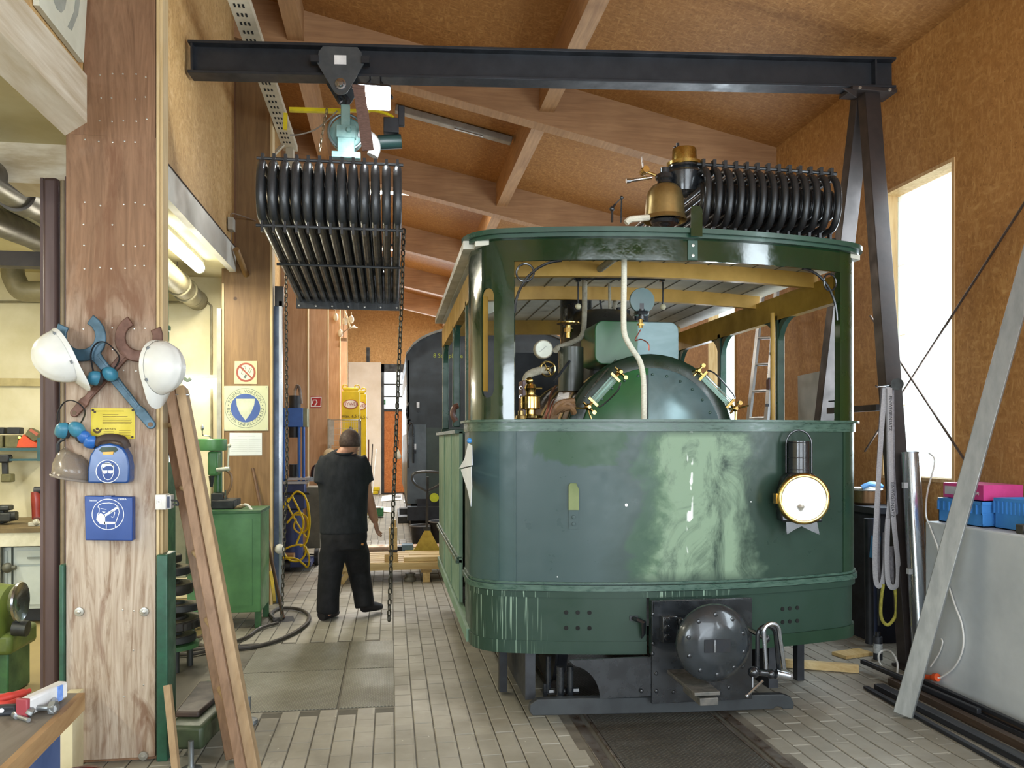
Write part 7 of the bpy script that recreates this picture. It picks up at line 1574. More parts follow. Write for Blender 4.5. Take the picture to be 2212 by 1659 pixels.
# pallet truck
yp_ = 10.62
t = thing('pallet_truck', 'hand pallet truck with black loop handle and yellow base', 'pallet truck', (atY(922, 1190, yp_).x, yp_, 0)); hx_ = atY(922, 1100, yp_)
q = MB(); q.bar(atY(922, 1145, yp_), atY(924, 1030, yp_-.1), .03, .04, (0, 1, 0)); q.build('drawbar', mk('bar_grey', '4a4b4e', '3a3b3e', .4, .4), t)
q = MB(); q.tube(spline([atY(921, 1060, yp_-.1), atY(900, 1048, yp_-.1), atY(891, 1035, yp_-.1), atY(896, 1022, yp_-.1), atY(924, 1019, yp_-.1), atY(950, 1022, yp_-.1), atY(957, 1035, yp_-.1), atY(948, 1048, yp_-.1), atY(925, 1060, yp_-.1)], 5), .017, 8); q.build('loop_handle', mk('handle_dark', '55585c', '44474a', .35, .4), t)
q = MB(); q.prism([xz(*p, yp_) for p in ((892, 1192), (952, 1192), (948, 1183), (929, 1146), (917, 1146))], .03, PLN(yp_)); q.build('yellow_base', mk('truck_yellow', 'c9b04a', 'b0973a', .5, scale=12), t)
q = MB(); pb(q, 916, 1138, 930, 1147, yp_-.02, .08); q.build('joint', BLKM, t)
q = MB(); q.cyl((hx_.x-.08, yp_+.1, .09), (hx_.x+.08, yp_+.1, .09), .09, n=18); q.build('steer_wheel', BLKM, t)
for s in (-.2, .2): q = MB(); q.bx(hx_.x+s-.07, hx_.x+s+.07, yp_+.12, yp_+1.0, .05, .11); q.build('fork', mk('truck_yellow', 'c9b04a'), t)
# white sheets on the floor further back
SHT = mk('sheet_white', 'e6e6e2', 'd2d2ce', .7, scale=9)
for i, (pts, lab) in enumerate((([(826, 1072), (870, 1066), (868, 1080), (822, 1084)], 'white paper sheet on the floor below the orange door'), ([(786, 1092), (852, 1098), (848, 1108), (790, 1104)], 'long white folded sheet on the floor right of the man'), ([(874, 1064), (895, 1062), (893, 1085), (872, 1086)], 'white grooved panel leaning on the dark coach step'))):
    q = MB(); P = [fl(*p) for p in pts]; q.add([p+V((0, 0, .004)) for p in P]+[p+V((0, 0, .014)) for p in P], [(0, 1, 2, 3), (4, 5, 6, 7), (0, 1, 5, 4), (1, 2, 6, 5), (2, 3, 7, 6), (3, 0, 4, 7)]); tag(q.build('white_sheet', SHT), lab, 'sheet', 'white sheets on the floor')
t = thing('green_stool', 'small green and white plastic tray on the floor by the man\'s hand', 'tray', fl(812, 1118)); q = MB(); p = fl(812, 1118); q.bx(p.x-.16, p.x+.16, p.y, p.y+.3, .02, .2); q.build('tray_body', mk('tray_green', '3f8a5c', '34744c', .5), t, bevel=.02); q = MB(); q.bx(p.x-.12, p.x+.1, p.y-.01, p.y+.2, .2, .215); q.build('tray_cloth', SHT, t)
t = thing('yellow_tool', 'small yellow tool on the floor in front of the end door', 'tool', fl(806, 1075)); q = MB(); p = fl(806, 1068); q.bx(p.x-.15, p.x+.15, p.y, p.y+.1, 0, .1); q.bx(p.x-.05, p.x+.2, p.y, p.y+.12, .1, .22); q.build('tool_body', YP, t, bevel=.02)
t = thing('silver_tube', 'grey tube lying by the door sill', 'tube', fl(860, 1062)); q = MB(); p, p2 = fl(853, 1076), fl(866, 1076); q.cyl(p+V((0, 0, .06)), p2+V((0, 0, .06)), .06, n=14); q.build('tube_body', ALU, t)
t = thing('leaning_rods', 'bundle of red and white rods leaning at the white end wall', 'rods', (atY(800, 1050, 20.5).x, 20.5, 0))
for i in range(5): q = MB(); x = atY(790+3*i, 1050, 20.5).x; q.cyl((x, 20.4, 0), (x+.06*(i-2), 20.7, 1.9-.12*i), .015, n=6); q.build('rod', (DKRED, WPR, DKRED, BLKM, WPR)[i], t)
t = thing('white_bulb', 'small white bulb hanging beside the dark coach side', 'bulb', atY(859, 990, 15)); q = MB(); q.lathe([(0, 0), (.05, .01), (.06, .05), (.03, .13), (.015, .16)], T(*atY(859, 992, 13.2)), 14); q.build('bulb_body', mk('bulb_white', 'f2ead0', None, .4), t); q = MB(); q.cyl(atY(859, 974, 13.2), atY(861, 950, 13.2), .006, n=6); q.build('cord', BLKM, t)
# lamp parts hung on the wall above
t = thing('lamp_cluster', 'cluster of old glass lamp parts hanging from a timber column', 'lamp parts', atY(750, 720, 19.0)); yl = 19.05
q = MB(); q.tube([atY(742, 665, yl), atY(752, 690, yl), atY(757, 710, yl)], .02, 6); q.lathe([(.10, 0), (.04, .03), (.02, .06)], T(*atY(764, 708, yl)), 16); q.build('shade', mk('lamp_pale', 'd2c8ac', None, .4), t)
for u, v in ((725, 685), (745, 694), (735, 720), (759, 690)): q = MB(); q.ball(atY(u, v, yl), (.06, .06, .09)); q.cyl(atY(u, v, yl), atY(u, v-16, yl), .008, n=6); q.build('bulb', mk('bulb_glass', 'd8d0ba', None, .2), t)
q = MB(); q.bar(atY(735, 722, yl), atY(760, 705, yl), .02, .02); q.bx(*[c for pr in zip(atY(736, 737, yl), atY(749, 730, yl-.1)) for c in pr]); q.bar(atY(742, 660, yl), atY(742, 735, yl), .015, .015); q.bar(atY(716, 666, yl), atY(770, 666, yl), .04, .04); q.bar(atY(716, 666, yl), V((-1.25, 19.25, atY(716, 666, yl).z)), .04, .04); q.build('hanger', mk('hanger_wood', '8a6a48', None, .6), t)
# unlit strip light; added fill strip lights hidden behind the roof girders
t = thing('ceiling_strip_light', 'long unlit grey strip light under the roof boards behind the nearest girder', 'lamp', (.9, 10.2, 5.5)); a, b = V((.05, 10.1, ceil_z(.05)-.05)), V((1.5, 10.1, ceil_z(1.5)-.05)); q = MB(); q.bar(a, b, .12, .08); q.build('fixture', mk('fixture_grey', 'a09c94', None, .5), t, bevel=.01); q = MB(); q.bar(a.lerp(b, .5)+V((0, -.02, -.045)), a.lerp(b, .75)+V((0, -.02, -.045)), .03, .02); q.build('reflector_strip', STEEL, t)
for y, w_ in ((12.45, 80), (16.15, 100), (19.75, 260)):
    t = thing('ceiling_strip_light', {12.45: 'added fill strip light under the roof between second and third girder', 16.15: 'added fill strip light under the roof between third and fourth girder', 19.75: 'added fill strip light under the roof nearest the end wall'}[y], 'lamp', (0.1, y, ceil_z(.1)-.6), 'added fill strip lights')
    z = ceil_z(.8)-.20; q = MB(); q.bx(-.6, .8, y-.06, y+.06, z, z+.06); q.build('fixture', mk('fixture_white', 'dcdacb'), t); q = MB(); q.cyl((-.55, y, z-.02), (.75, y, z-.02), .02, n=10); q.build('tube', EMW, t)
    for x in (-.4, .6): q = MB(); q.cyl((x, y, z+.06), (x, y, ceil_z(x)), .006, n=6); q.build('hanger_rod', BLKM, t)
    l = area('rear_fill_lamp', (.1, y, z-.06), (0, 0, 0), 1.3, .08, w_, (1, .95, .86))
# ================================================================ right side
# tension rods of the wall bracing
ROD = mk('brace_rod', '5a4c44', '46392f', .5, .4)
for (u0, v0), (u1, v1), lab in (((2230, 412), (1868, 975), 'thin steel brace rod rising to the right across the tall window'), ((1880, 682), (2186, 1150), 'thin steel brace rod falling to the right across the tall window')):
    q = MB(); xr_ = 4.12 if v0 < 500 else 4.09; q.cyl(atX(u0, v0, xr_), atX(u1, v1, xr_), .009, n=8); tag(q.build('brace_rod', ROD), lab, 'rod', 'brace rods of the window wall')
# leaning aluminium box profile
ALB = mk('alu_profile', '8d908e', '7b7e7c', .42, .25, scale=5, stretch=(4, 4, .4))
a, b = fl(1955, 1552)+V((0, .02, .012)), atX(2262, 430, 4.02); b = V((4.05, b.y, b.z)) if b.x > 4.05 else b
q = MB(); q.bar(a, b, .105, .045, (.75, .66, 0)); tag(q.build('aluminium_profile', ALB, bevel=.004), 'long rectangular aluminium profile leaning against the right wall', 'profile')
# silver tube leaning at the gantry leg
t = thing('silver_tube', 'thick silver protective tube leaning on the gantry leg', 'tube', fl(1992, 1462)); a, b = atY(1992, 1448, 5.28), atY(1966, 980, 5.52); d = (b-a).normalized()
q = MB(); q.cyl(a, b, .062, n=24); q.build('tube_body', mk('tube_alu', 'c9cccf', 'a9adb1', .25, .85, scale=6, stretch=(6, 6, .3)), t)
q = MB(); q.bar(a+V((.065, 0, .05)), b+V((.065, 0, -.05)), .012, .03); q.build('tube_rib', ALU, t); q = MB(); q.cyl(b, b+d*.008, .066, n=24); q.build('tube_cap', ALU, t)
for k in (.08, .45, .85): q = MB(); p = a.lerp(b, k); q.box(p+V((-.07, -.02, 0)), (.03, .03, .04)); q.build('clip', mk('clip_pale', 'd0d2d2', None, .5), t)
# slings on a hook of the leg
ysl = 5.50; SLG = mk('sling_grey', 'b9b7b8', '9f9d9f', .8, scale=60, stretch=(1, 1, 5), bump=.2); SLD = mk('sling_dark', '8f8d92', '77757a', .8, scale=60)
t = thing('sling_hook', 'steel hook on the gantry leg holding the grey slings', 'hook', atY(1905, 832, ysl)); q = MB(); q.tube(spline([atY(1892, 833, ysl-.03), atY(1896, 836, ysl-.02), atY(1915, 835, ysl), atY(1935, 830, ysl+.1)], 4), .006, 8); q.build('hook_pin', STEEL, t); q = MB(); q.cyl(atY(1938, 830, ysl-.02), atY(1938, 830, ysl+.1), .045, n=16); q.build('hook_boss', CAST, t)
sl = thing('lifting_slings', 'folded grey one-way lifting slings hanging on the gantry leg', 'sling', atY(1915, 1270, ysl))
paths = [([(1918, 836), (1920, 900), (1921, 1000), (1922, 1080), (1915, 1150), (1912, 1220), (1905, 1262), (1893, 1258), (1890, 1200), (1893, 1120), (1898, 1030), (1905, 920), (1912, 838)], 0, SLG), ([(1922, 838), (1924, 950), (1926, 1060), (1932, 1140), (1940, 1220), (1938, 1262), (1925, 1268), (1918, 1250), (1916, 1200), (1918, 1120)], -.03, SLG), ([(1926, 842), (1928, 1000), (1934, 1100), (1943, 1190), (1945, 1245), (1936, 1264), (1928, 1240), (1925, 1180)], .03, SLD), ([(1908, 838), (1900, 980), (1896, 1100), (1896, 1220), (1902, 1255), (1910, 1230), (1912, 1150)], .05, SLD)]
for pts, dy, mt in paths:
    q = MB(); P = spline([atY(u, v, ysl+dy) for u, v in pts], 4); q.tube(P, [(.004, .020)]*len(P), 8, flat=(0, 1, 0)); q.build('webbing', mt, sl)
q = MB()
for v in (893, 1079):
    m_ = PLN(ysl-.037); c_ = xz(1923.5 if v == 893 else 1928, v, ysl-.037); put_text(q, 'EINWEGEINSATZ', .036, m_ @ T(c_[0], c_[1], 0) @ R(-PI/2), .93)
q.build('lettering', BLKM, sl, 0, kind='stuff')
q = MB(); P = spline([atY(u, v, ysl) for u, v in ((1908, 1262), (1903, 1300), (1904, 1335), (1918, 1350), (1934, 1330), (1936, 1300), (1932, 1262))], 5); q.tube(P, .012, 8); tag(q.build('yellow_sling', mk('sling_yellow', 'b9b04a', '8f8838', .8, scale=30, bump=.4)), 'yellow round sling loop hanging below the grey slings', 'sling')
# boxes and cans on the plinth
PZ = 1.101
def onp(u, v): return atZ(u, v, PZ)
BC = mk('crate_blue', '4a8fd6', '3f80c4', .4, scale=4)
def crate(name, x0, x1, y0, y1, h, lab, tilt=0):
    t = thing(name, lab, 'crate', ((x0+x1)/2, (y0+y1)/2, PZ), 'blue storage crates'); w = .006
    q = MB(); q.bx(x0, x1, y0, y1, PZ, PZ+w); q.bx(x0, x0+w, y0, y1, PZ, PZ+h); q.bx(x1-w, x1, y0, y1, PZ, PZ+h); q.bx(x0, x1, y0, y0+w, PZ, PZ+h); q.bx(x0, x1, y1-w, y1, PZ, PZ+h); q.build('crate_shell', BC, t)
    q = MB(); q.bx(x0-.008, x1+.008, y0-.008, y0+.004, PZ+h-.02, PZ+h); q.bx(x0-.008, x0+.004, y0, y1, PZ+h-.02, PZ+h); q.bx(x0-.008, x1+.008, y0-.008, y0+.004, PZ+h*.5, PZ+h*.55); q.build('crate_rim', BC, t)
    k = 8
    for i in range(k+1): yy = y0+(y1-y0)*i/k; q = MB(); q.bx(x0-.008, x0, yy-.006, yy+.006, PZ+h*.5, PZ+h-.02); q.build('rib', BC, t)
    for i in range(5): xx = x0+(x1-x0)*i/4; q = MB(); q.bx(xx-.005, xx+.005, y0-.008, y0, PZ+.02, PZ+h*.5); q.build('rib', BC, t)
    return t
crate('storage_crate', 3.66, 3.98, 4.58, 4.99, .16, 'ribbed blue storage crate on the plinth under the pink carton')
crate('storage_crate', 3.72, 4.04, 4.28, 4.55, .19, 'plain blue storage crate on the plinth beside the white paint can')
t = thing('pink_carton', 'pink printed carton on top of the ribbed blue crate', 'carton', (3.85, 4.8, PZ+.162)); q = MB(); q.bx(3.70, 3.98, 4.62, 5.0, PZ+.163, PZ+.262); q.build('carton_body', mk('carton_pink', 'd2488c', 'bf3a7c', .45), t, bevel=.003)
q = MB(); q.bx(3.697, 3.70, 4.85, 4.98, PZ+.185, PZ+.24); q.build('white_label', mk('label_pale', 'c9c6cc', None, .5), t); q = MB(); put_text(q, 'LM 5000 Al', .03, Matrix(((0, 0, -1, 3.6985), (-1, 0, 0, 4.73), (0, 1, 0, PZ+.205), (0, 0, 0, 1)))); q.build('lettering', WPR, t, 0)
p = onp(2157, 1162); p = V((3.68, 4.16, PZ)); 
t = thing('paint_tin', 'white paint tin with blue base band on the plinth edge', 'tin', p); q = MB(); q.lathe([(.045, 0), (.047, .003), (.047, .12), (.044, .125), (.04, .12), (0, .118)], T(*p), 28); q.build('tin_body', mk('tin_white', 'd8d8c8', 'c2c2b0', .45, scale=12), t)
q = MB(); q.lathe([(.0475, .005), (.048, .006), (.048, .03), (.0475, .031)], T(*p), 28, cap=False); q.build('blue_band', mk('band_blue', '3a7fc0', '5a4aa8', .4, scale=14), t); q = MB(); q.ring(p+V((0, 0, .122)), (0, 0, 1), .045, .004, 28, 6); q.build('tin_rim', mk('rim_yellowish', 'a8a060', None, .4, .4), t)
t = thing('dark_block', 'small dark block lying beside the white paint tin', 'block', (3.67, 4.25, PZ)); q = MB(); q.bx(3.63, 3.70, 4.215, 4.275, PZ, PZ+.055); q.build('block_body', mk('block_dark', '3e3c34', None, .6), t, bevel=.006); q = MB(); q.cyl((3.64, 4.215, PZ+.012), (3.64, 4.225, PZ+.012), .01, n=8); q.build('block_pin', CAST, t)
t = thing('rag_roll', 'striped white rag lying on the plinth at the right edge', 'rag', (3.72, 4.02, PZ))
for i in range(3): q = MB(); q.tube(spline([V((3.66+.03*i, 4.05, PZ+.03)), V((3.70+.03*i, 4.02, PZ+.06+.01*i)), V((3.78, 3.95, PZ+.04))], 5), .03, 8); q.build('rag_fold', mk('rag_striped', 'e0dcda', '55455a', .8, scale=22), t)
# white cable with orange plug
CAB = mk('cable_white', 'dedcd6', None, .5); ORG_ = mk('plug_orange', 'd8562a', 'c24a22', .45)
t = thing('extension_lead', 'white extension lead with orange socket on the floor by the plinth', 'cable', fl(2000, 1465))
def cablep(pts): return spline(pts, 6)
q = MB(); q.tube(cablep([atY(2006, 978, 5.45), atY(2018, 990, 5.4), atY(2017, 1010, 5.35), atY(2004, 1060, 5.25), atY(2000, 1110, 5.1), atX(2010, 1142, 3.56), atX(2024, 1178, 3.565), atX(2034, 1215, 3.565), atX(2060, 1300, 3.565), atX(2078, 1350, 3.565), atX(2080, 1400, 3.565), atX(2062, 1440, 3.56), atX(2034, 1462, 3.55), atX(2026, 1464, 3.54)]), .006, 8); q.build('lead', CAB, t)
q = MB(); q.tube(cablep([atX(1992, 1462, 3.5), atX(1960, 1460, 3.5), atY(1925, 1452, 5.3), atY(1902, 1435, 5.5), atY(1898, 1415, 5.5), atY(1908, 1405, 5.5), atY(1925, 1408, 5.4), atY(1938, 1430, 5.3), atY(1938, 1455, 5.25)]), .007, 8); q.build('lead', CAB, t)
q = MB(); q.tube(cablep([atX(2010, 1440, 3.55), atX(2028, 1412, 3.565), atX(2036, 1388, 3.565), atX(2033, 1380, 3.565)]), .005, 8); q.build('lead', CAB, t)
q = MB(); a, b = atX(1990, 1462, 3.52), atX(2018, 1463, 3.535); q.cyl(a, b, .018, .016, n=10); q.cyl(b, b+(b-a).normalized()*.03, .026, n=12); q.build('socket', ORG_, t)
# steel bars along the wall
BARM = mk('bar_black', '3a3c42', '2d2f34', .45, .5, scale=5, stretch=(6, .3, 6)); BARR = mk('bar_rust', '5c4c40', '463a32', .5, .4, scale=8, stretch=(6, .4, 6))
def bars(u0, v0, u1, v1, w, h, z, mat, lab):
    a, b = fl(u0, v0), fl(u1, v1); b = a+(b-a)*1.8; q = MB(); q.bar(a+V((0, 0, z+h/2+.001)), b+V((0, 0, z+h/2+.001)), w, h); tag(q.build('steel_bar', mat, bevel=.003), lab, 'bar', 'steel bars along the plinth')
bars(1870, 1488, 2100, 1618, .035, .02, 0, BARM, 'flat dark steel bar lying nearest the track on the pavers')
bars(1898, 1488, 2130, 1608, .07, .035, 0, BARM, 'wide dark steel bar second from the track')
bars(1925, 1478, 2150, 1590, .05, .045, 0, BARR, 'rust-brown square steel bar in the middle of the bars')
bars(1945, 1470, 2180, 1578, .05, .03, 0, BARM, 'dark steel bar right of the rust-brown bar')
bars(1966, 1472, 2196, 1580, .05, .05, 0, BARR, 'brown steel angle bar beside the plinth')
bars(1862, 1448, 1990, 1505, .03, .03, .05, BARM, 'short dark bar lying crosswise on top of the other bars')
bars(1984, 1486, 2200, 1588, .03, .025, .05, BARM, 'thin dark steel section lying on the bars nearest the plinth')
# pale plank and offcut on the floor behind the tram corner
q = MB(); a, b = fl(1700, 1460), fl(1858, 1455); q.bar(a+V((0, .25, .03)), b+V((0, .02, .03)), .045, .055); tag(q.build('wood_strip', LUM), 'pale wooden strip lying on the floor at the right of the tram', 'plank')
q = MB(); a, b = fl(1812, 1420), fl(1870, 1412); q.bar(a+V((0, 0, .015)), b+V((0, 0, .015)), .14, .025); tag(q.build('wood_offcut', LUMY), 'small wooden offcut on the floor under the tram edge', 'offcut')
# dark rack with hanging tools behind the gantry leg
t = thing('tool_rack', 'dark rack of blackened tools between tram and gantry leg', 'rack', (4.0, 6.4, 0)); RK = mk('rack_dark', '1d2230', '16181f', .6, scale=6)
a = atY(1868, 1400, 6.6); q = MB(); q.bx(3.87, 4.16, 6.05, 6.8, 0, 1.05); q.build('rack_body', RK, t); q = MB(); q.bx(3.85, 4.17, 6.03, 6.85, 1.05, 1.1); q.build('rack_top', mk('rack_top', '2c3038', None, .5), t)
for i, u in enumerate((1876, 1884, 1895)): q = MB(); q.cyl(atY(u, 1120, 5.98), atY(u+3, 1390-20*i, 5.98), .035-.005*i, n=10); q.build('hanging_tool', (BLKM, mk('tool_navy', '2f3a55', '232b40', .5), CAST)[i], t)
t = thing('copper_pot', 'white-rimmed copper pot standing on the dark rack', 'pot', (4.02, 6.38, 1.1)); p = V((4.0, 6.38, 1.1)); q = MB(); q.lathe([(.10, 0), (.12, .02), (.12, .13)], T(p.x, p.y, 1.101), 28); q.build('pot_body', mk('pot_copper', 'a8835f', '8a6a4c', .3, .7, scale=4), t); q = MB(); q.ring((p.x, p.y, 1.232), (0, 0, 1), .122, .012, 28, 6); q.build('pot_rim', WHP, t)
q = MB(); q.tube(spline([V((p.x-.1, p.y-.1, 1.25)), V((p.x-.03, p.y-.12, 1.28)), V((p.x+.08, p.y-.08, 1.26)), V((p.x+.13, p.y, 1.25))], 5), .022, 8); tag(q.build('blue_glove', mk('glove_blue', '6fa0d0', '4d80b8', .6, scale=20)), 'light blue glove lying on the copper pot', 'glove')
q = MB(); q.bar(atY(1892, 1158, 5.9), atY(1888, 1205, 5.9), .05, .05); tag(q.build('hanging_scraper', mk('handle_blue', '4f90c8', None, .45)), 'light blue tool handle hanging in front of the dark rack', 'tool')
t = thing('spray_can', 'black spray can with white label standing at the gantry foot', 'can', fl(1948, 1432)); p = atZ(1948, 1430, 0); p = V((3.62, 5.62, 0)); q = MB(); q.cyl(p, p+V((0, 0, .17)), .033, n=18); q.build('can_body', BLKM, t); q = MB(); q.lathe([(.0335, .05), (.034, .05), (.034, .12), (.0335, .12)], T(*p), 18, cap=False); q.build('can_label', mk('label_grey', 'b5b8b6', '6a6d6c', .5, scale=20), t); q = MB(); q.cyl(p+V((0, 0, .17)), p+V((0, 0, .205)), .02, n=12); q.build('can_cap', BLK, t)
# grey boards leaning at the wall, seen through the tram
q = MB(); a, b = atX(1725, 812, 4.15), atX(1815, 800, 4.15); q.add([(4.19, a.y, .1), (4.19, b.y, .1), (4.16, b.y, b.z+.03), (4.16, a.y, a.z)]+[(4.17, a.y, .1), (4.17, b.y, .1), (4.14, b.y, b.z+.03), (4.14, a.y, a.z)], [(0, 1, 2, 3), (4, 5, 6, 7), (0, 1, 5, 4), (1, 2, 6, 5), (2, 3, 7, 6), (3, 0, 4, 7)])
tag(q.build('grey_board', mk('board_grey', 'b3b6b4', 'a0a4a2', .6, scale=3)), 'large pale grey board leaning on the wall behind the tram', 'board')
t = thing('green_stand_pipe', 'glossy green pipe with a valve pin inside the right tram window', 'pipe', atY(1807, 905, 5.0)); q = MB(); q.cyl(atY(1807, 912, 5.05), atY(1807, 865, 5.05), .014, n=12); q.build('pipe_body', mk('pipe_green', '1f7a4c', '186a40', .25), t); q = MB(); q.cyl(atY(1790, 867, 5.05), atY(1806, 866, 5.05), .005, n=6); q.build('pipe_pin', CAST, t)
# aluminium ladder against the wall, seen through the tram
al = thing('aluminium_ladder', 'aluminium extension ladder leaning on the wall behind the tram', 'ladder', atX(1630, 900, 3.9)); ALD = mk('ladder_alu', 'c0c3c4', 'a4a8aa', .35, .5)
xa = 3.72
L0, L1 = atX(1612, 960, xa), atX(1650, 600, 3.98); M0, M1 = atX(1652, 960, xa), atX(1680, 600, 3.98)
e_ = L0+(L0-L1)*1.2; e2 = M0+(M0-M1)*1.2; L1u = L1+(L1-L0)*.35; M1u = M1+(M1-M0)*.35
for a, b in ((e_, L1u), (e2, M1u)): q = MB(); q.bar(a, b, .03, .075, (0, 1, 0)); q.build('stile', ALD, al, bevel=.003)
for i in range(16):
    tt = (i+.5)/16; q = MB(); q.cyl(e_.lerp(L1u, tt), e2.lerp(M1u, tt), .015, n=8); q.build('rung', ALD, al)
for i in range(5): q = MB(); q.box(e2.lerp(M1u, .5+.06*i)+V((-.02, -.03, 0)), (.03, .02, .03)); q.build('rung_plug', BLKM, al)
q = MB(); q.box(M0.lerp(M1, .35)+V((0, -.04, 0)), (.08, .06, .1)); q.build('hook_bracket', DKRED, al)
# ================================================================ the walking man
MX, MY = atZ(742, 1338, 0).x, 7.62
man = thing('person', 'man in dark t-shirt and black work trousers walking away to the right', 'person', (MX, MY, 0))
MP = lambda u, v, dy=0.0: atY(u, v, MY+dy)
def loft(mb, pts, n=16):       # pts: (point, rx, ry)
    k = len(pts); P = [V(p[0]) for p in pts]; vs = []
    for i in range(k):
        t = (P[min(i+1, k-1)]-P[max(i-1, 0)]).normalized(); x = V((1, 0, 0)); x = (x-t*x.dot(t)).normalized(); y = t.cross(x)
        vs += [P[i]+x*(pts[i][1]*math.cos(2*PI*j/n))+y*(pts[i][2]*math.sin(2*PI*j/n)) for j in range(n)]
    fs = [(i*n+j, i*n+(j+1) % n, (i+1)*n+(j+1) % n, (i+1)*n+j) for i in range(k-1) for j in range(n)]
    fs += [list(range(n))[::-1], list(range((k-1)*n, k*n))]; mb.add(vs, fs)
def fuse(o, vox, it=4):
    r = o.modifiers.new('fuse', 'REMESH'); r.mode = 'VOXEL'; r.voxel_size = vox; r.use_smooth_shade = True
    s = o.modifiers.new('smooth', 'SMOOTH'); s.factor = .5; s.iterations = it
SKIN = mk('skin', 'b98a70', 'a87860', .5, scale=8); HAIR = mk('hair_brown', '4a3a32', '3a2c26', .7, scale=40, bump=.4)
TSH = mk('tshirt_dark', '171d24', '11161c', .85, scale=12, stretch=(1, 1, .5), bump=.25, bd=.01); TRO = mk('trousers_black', '0f1117', '0b0d12', .85, scale=9, bump=.3, bd=.012); SHO = mk('shoe_black', '1f1e22', '17161a', .6)
q = MB()
head = MP(756, 956)
q.ball(head, (.084, .102, .108), 20, 14); q.ball(head+V((.012, .03, -.05)), (.062, .075, .075), 16, 10)
loft(q, [(head+V((-.02, -.02, -.05)), .055, .058), (MP(744, 976, -.03), .06, .064), (MP(740, 988, -.02), .085, .075)])
loft(q, [(MP(741, 980), .10, .08), (MP(741, 998), .195, .105), (MP(742, 1035), .205, .115), (MP(742, 1090), .19, .115), (MP(742, 1125), .185, .12), (MP(743, 1150), .19, .13)])
# right arm swinging forward, left arm hidden in front of the body
ra = [(MP(779, 995), .065, .065), (MP(786, 1030, .03), .06, .062), (MP(792, 1062, .07), .052, .054), (MP(797, 1085, .10), .054, .054), (MP(806, 1112, .15), .044, .044), (MP(811, 1128, .18), .034, .03)]
loft(q, ra)
la = [(MP(706, 1000), .062, .062), (MP(699, 1035, -.02), .052, .055), (MP(700, 1065, -.02), .046, .048), (MP(705, 1090, .10), .044, .044), (MP(712, 1110, .2), .034, .034)]
loft(q, la)
loft(q, [(MP(728, 1140), .10, .11), (MP(716, 1190, .0), .085, .095), (MP(712, 1240, -.02), .062, .068), (MP(708, 1290, -.03), .05, .058), (MP(707, 1330, -.02), .04, .045)])
loft(q, [(MP(758, 1140), .10, .11), (MP(770, 1190, .10), .085, .095), (MP(778, 1235, .18), .062, .068), (MP(784, 1280, .10), .05, .055), (MP(790, 1310, .06), .04, .045)])
# nose, ear, chin of the turned head (looks to the front right)
fwd = V((.62, .78, 0)); sd = V((.78, -.62, 0))
q.ball(head+fwd*.098+V((0, 0, -.03)), (.015, .018, .02)); q.ball(head+sd*.078+V((0, 0, -.02)), (.016, .022, .032)); q.ball(head-sd*.078+V((0, 0, -.02)), (.016, .022, .032)); q.ball(head+fwd*.07+V((0, 0, -.1)), (.03, .03, .025))
body = q.build('body', SKIN, man, 60); fuse(body, .011, 5)
for s in (-1, 1):
    q = MB(); q.ball(head+fwd*.085+sd*(.03*s)+V((0, 0, .0)), .011); q.build('eye', mk('eye_white', 'e8e4dc', None, .3), man)
q = MB(); q.ball(head+fwd*.092+V((0, 0, -.07)), (.022, .022, .006)); q.build('mouth', mk('lip', '9a5a50', None, .5), man)
# hand with five fingers
def hand(base, d, side, name):
    q = MB(); d = d.normalized(); side = (side-d*side.dot(d)).normalized(); nrm = d.cross(side)
    q.tube([base-d*.01, base+d*.04, base+d*.085], [(.022, .030), (.020, .040), (.014, .040)], 12, flat=nrm)
    for i, (o_, L_) in enumerate(((-.030, .062), (-.010, .075), (.011, .07), (.030, .055))):
        p0 = base+d*.075+side*o_; q.tube([p0, p0+d*L_*.45+nrm*.006, p0+d*L_*.8+nrm*.02, p0+d*L_+nrm*.034], [.0098, .0092, .0085, .006], 8)
    p0 = base+d*.02-side*.034; q.tube([p0, p0+d*.03-side*.02+nrm*.01, p0+d*.06-side*.022+nrm*.022], [.013, .011, .008], 8)
    o = q.build(name, SKIN, man, 60); fuse(o, .005, 3); return o
hand(MP(811, 1128, .18), MP(814, 1150, .19)-MP(809, 1126, .17), V((.3, 1, 0)), 'hand')
hand(MP(712, 1110, .2), V((.05, .15, -1)), V((.2, 1, 0)), 'hand')
q = MB(); n = 20; k = 9; vs = []
for i in range(k+1):
    a = .0+(PI*.62)*i/k
    for j in range(n):
        b = 2*PI*j/n; dr = V((math.sin(a)*math.cos(b), math.sin(a)*math.sin(b), math.cos(a))); cut = max(0, dr.dot(fwd))*.0
        vs.append(head+V((dr.x*.092, dr.y*.110, dr.z*.114))+V((0, 0, .006)))
fs = []
for i in range(k):
    for j in range(n):
        c = (vs[i*n+j]+vs[(i+1)*n+j])/2-head
        if c.normalized().dot(fwd) > .55 and c.z < .05: continue
        fs.append((i*n+j, (i+1)*n+j, (i+1)*n+(j+1) % n, i*n+(j+1) % n))
q.add(vs, fs); o = q.build('hair', HAIR, man, 70); sm = o.modifiers.new('s', 'SOLIDIFY'); sm.thickness = .014; sm.offset = 0
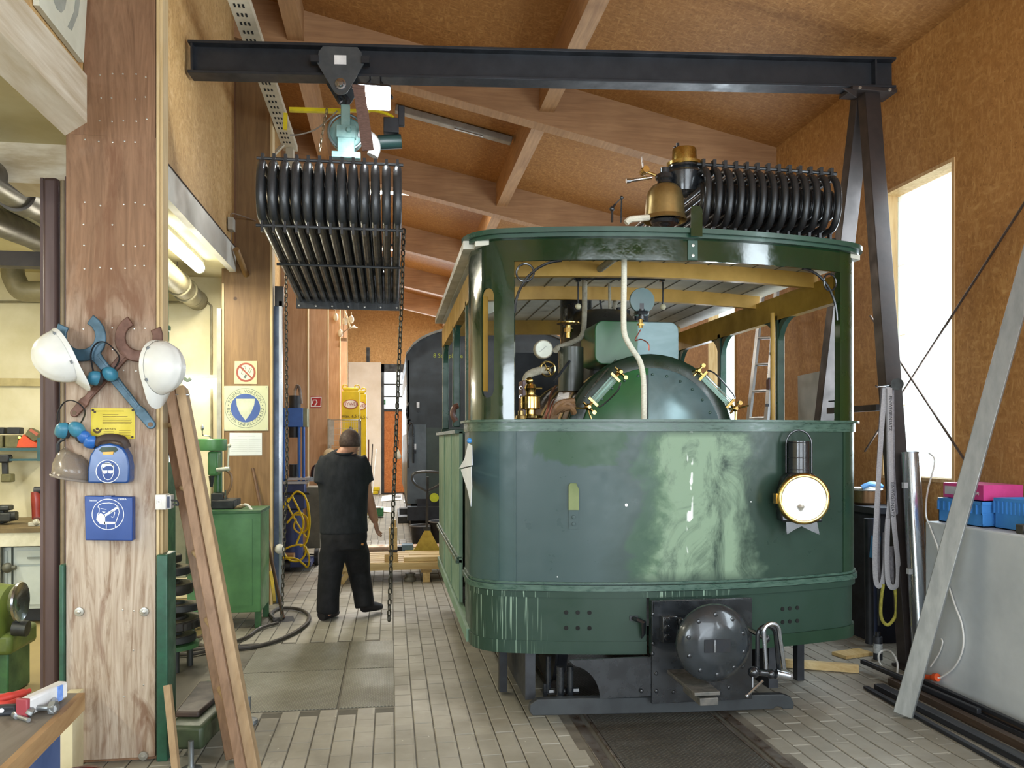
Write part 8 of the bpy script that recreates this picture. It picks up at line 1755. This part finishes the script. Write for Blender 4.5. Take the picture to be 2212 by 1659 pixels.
# t-shirt
q = MB()
loft(q, [(MP(742, 975, -.01), .085, .085), (MP(741, 983), .155, .105), (MP(741, 997), .225, .125), (MP(742, 1025), .238, .138), (MP(742, 1080), .222, .142), (MP(742, 1120), .218, .145), (MP(743, 1152), .220, .150)], 24)
loft(q, [(MP(772, 992), .088, .088), (MP(783, 1012, .02), .084, .084), (MP(790, 1042, .04), .08, .08)])
loft(q, [(MP(711, 992), .088, .088), (MP(700, 1012, -.01), .084, .084), (MP(696, 1045, -.02), .08, .08)])
o = q.build('tshirt', TSH, man, 60); fuse(o, .013, 6)
# trousers
q = MB()
loft(q, [(MP(743, 1128), .205, .135), (MP(743, 1160), .215, .150), (MP(743, 1185), .20, .145)], 24)
loft(q, [(MP(727, 1165), .125, .14), (MP(718, 1200), .122, .13), (MP(713, 1240, -.02), .108, .115), (MP(709, 1285, -.03), .102, .105), (MP(708, 1322, -.02), .105, .108)])
loft(q, [(MP(760, 1165, .02), .125, .14), (MP(771, 1200, .10), .122, .13), (MP(776, 1238, .18), .105, .11), (MP(784, 1280, .12), .095, .10), (MP(788, 1312, .09), .092, .098)])
o = q.build('trousers', TRO, man, 60); fuse(o, .013, 5)
q = MB(); q.ring(MP(742, 976, -.015), (0, -.25, 1), .088, .01, 24, 6); q.build('neckline', TSH, man)
for u, v, nm in ((777, 1175, 'pocket_flash'),): q = MB(); a = MP(770, 1173, -.10); q.bar(a, MP(785, 1176, -.08), .01, .018); q.build('pocket_tab', mk('tab_orange', 'c88a4a', None, .6), man)
# shoes: left flat on the floor, right lifting off
def shoe(heel, toe, nm):
    q = MB(); d = (toe-heel); u = V((0, 0, 1)); pts = [(0, .040, .05), (.12, .046, .06), (.4, .044, .05), (.7, .05, .042), (.92, .042, .032), (1, .02, .02)]
    P = []
    for t_, rx, rz in pts: P.append((heel+d*t_+u*rz, rx, rz))
    loft(q, [(p, rx, rz) for p, rx, rz in P], 14); q.build(nm, SHO, man, 60)
h1 = V((MP(695, 1338).x, MY-.08, 0)); shoe(h1, h1+V((.13, .22, 0)), 'shoe')
h2 = MP(783, 1322, .07); h2.z = max(.035, h2.z-.02); shoe(h2, h2+V((.17, .20, -.02)), 'shoe')
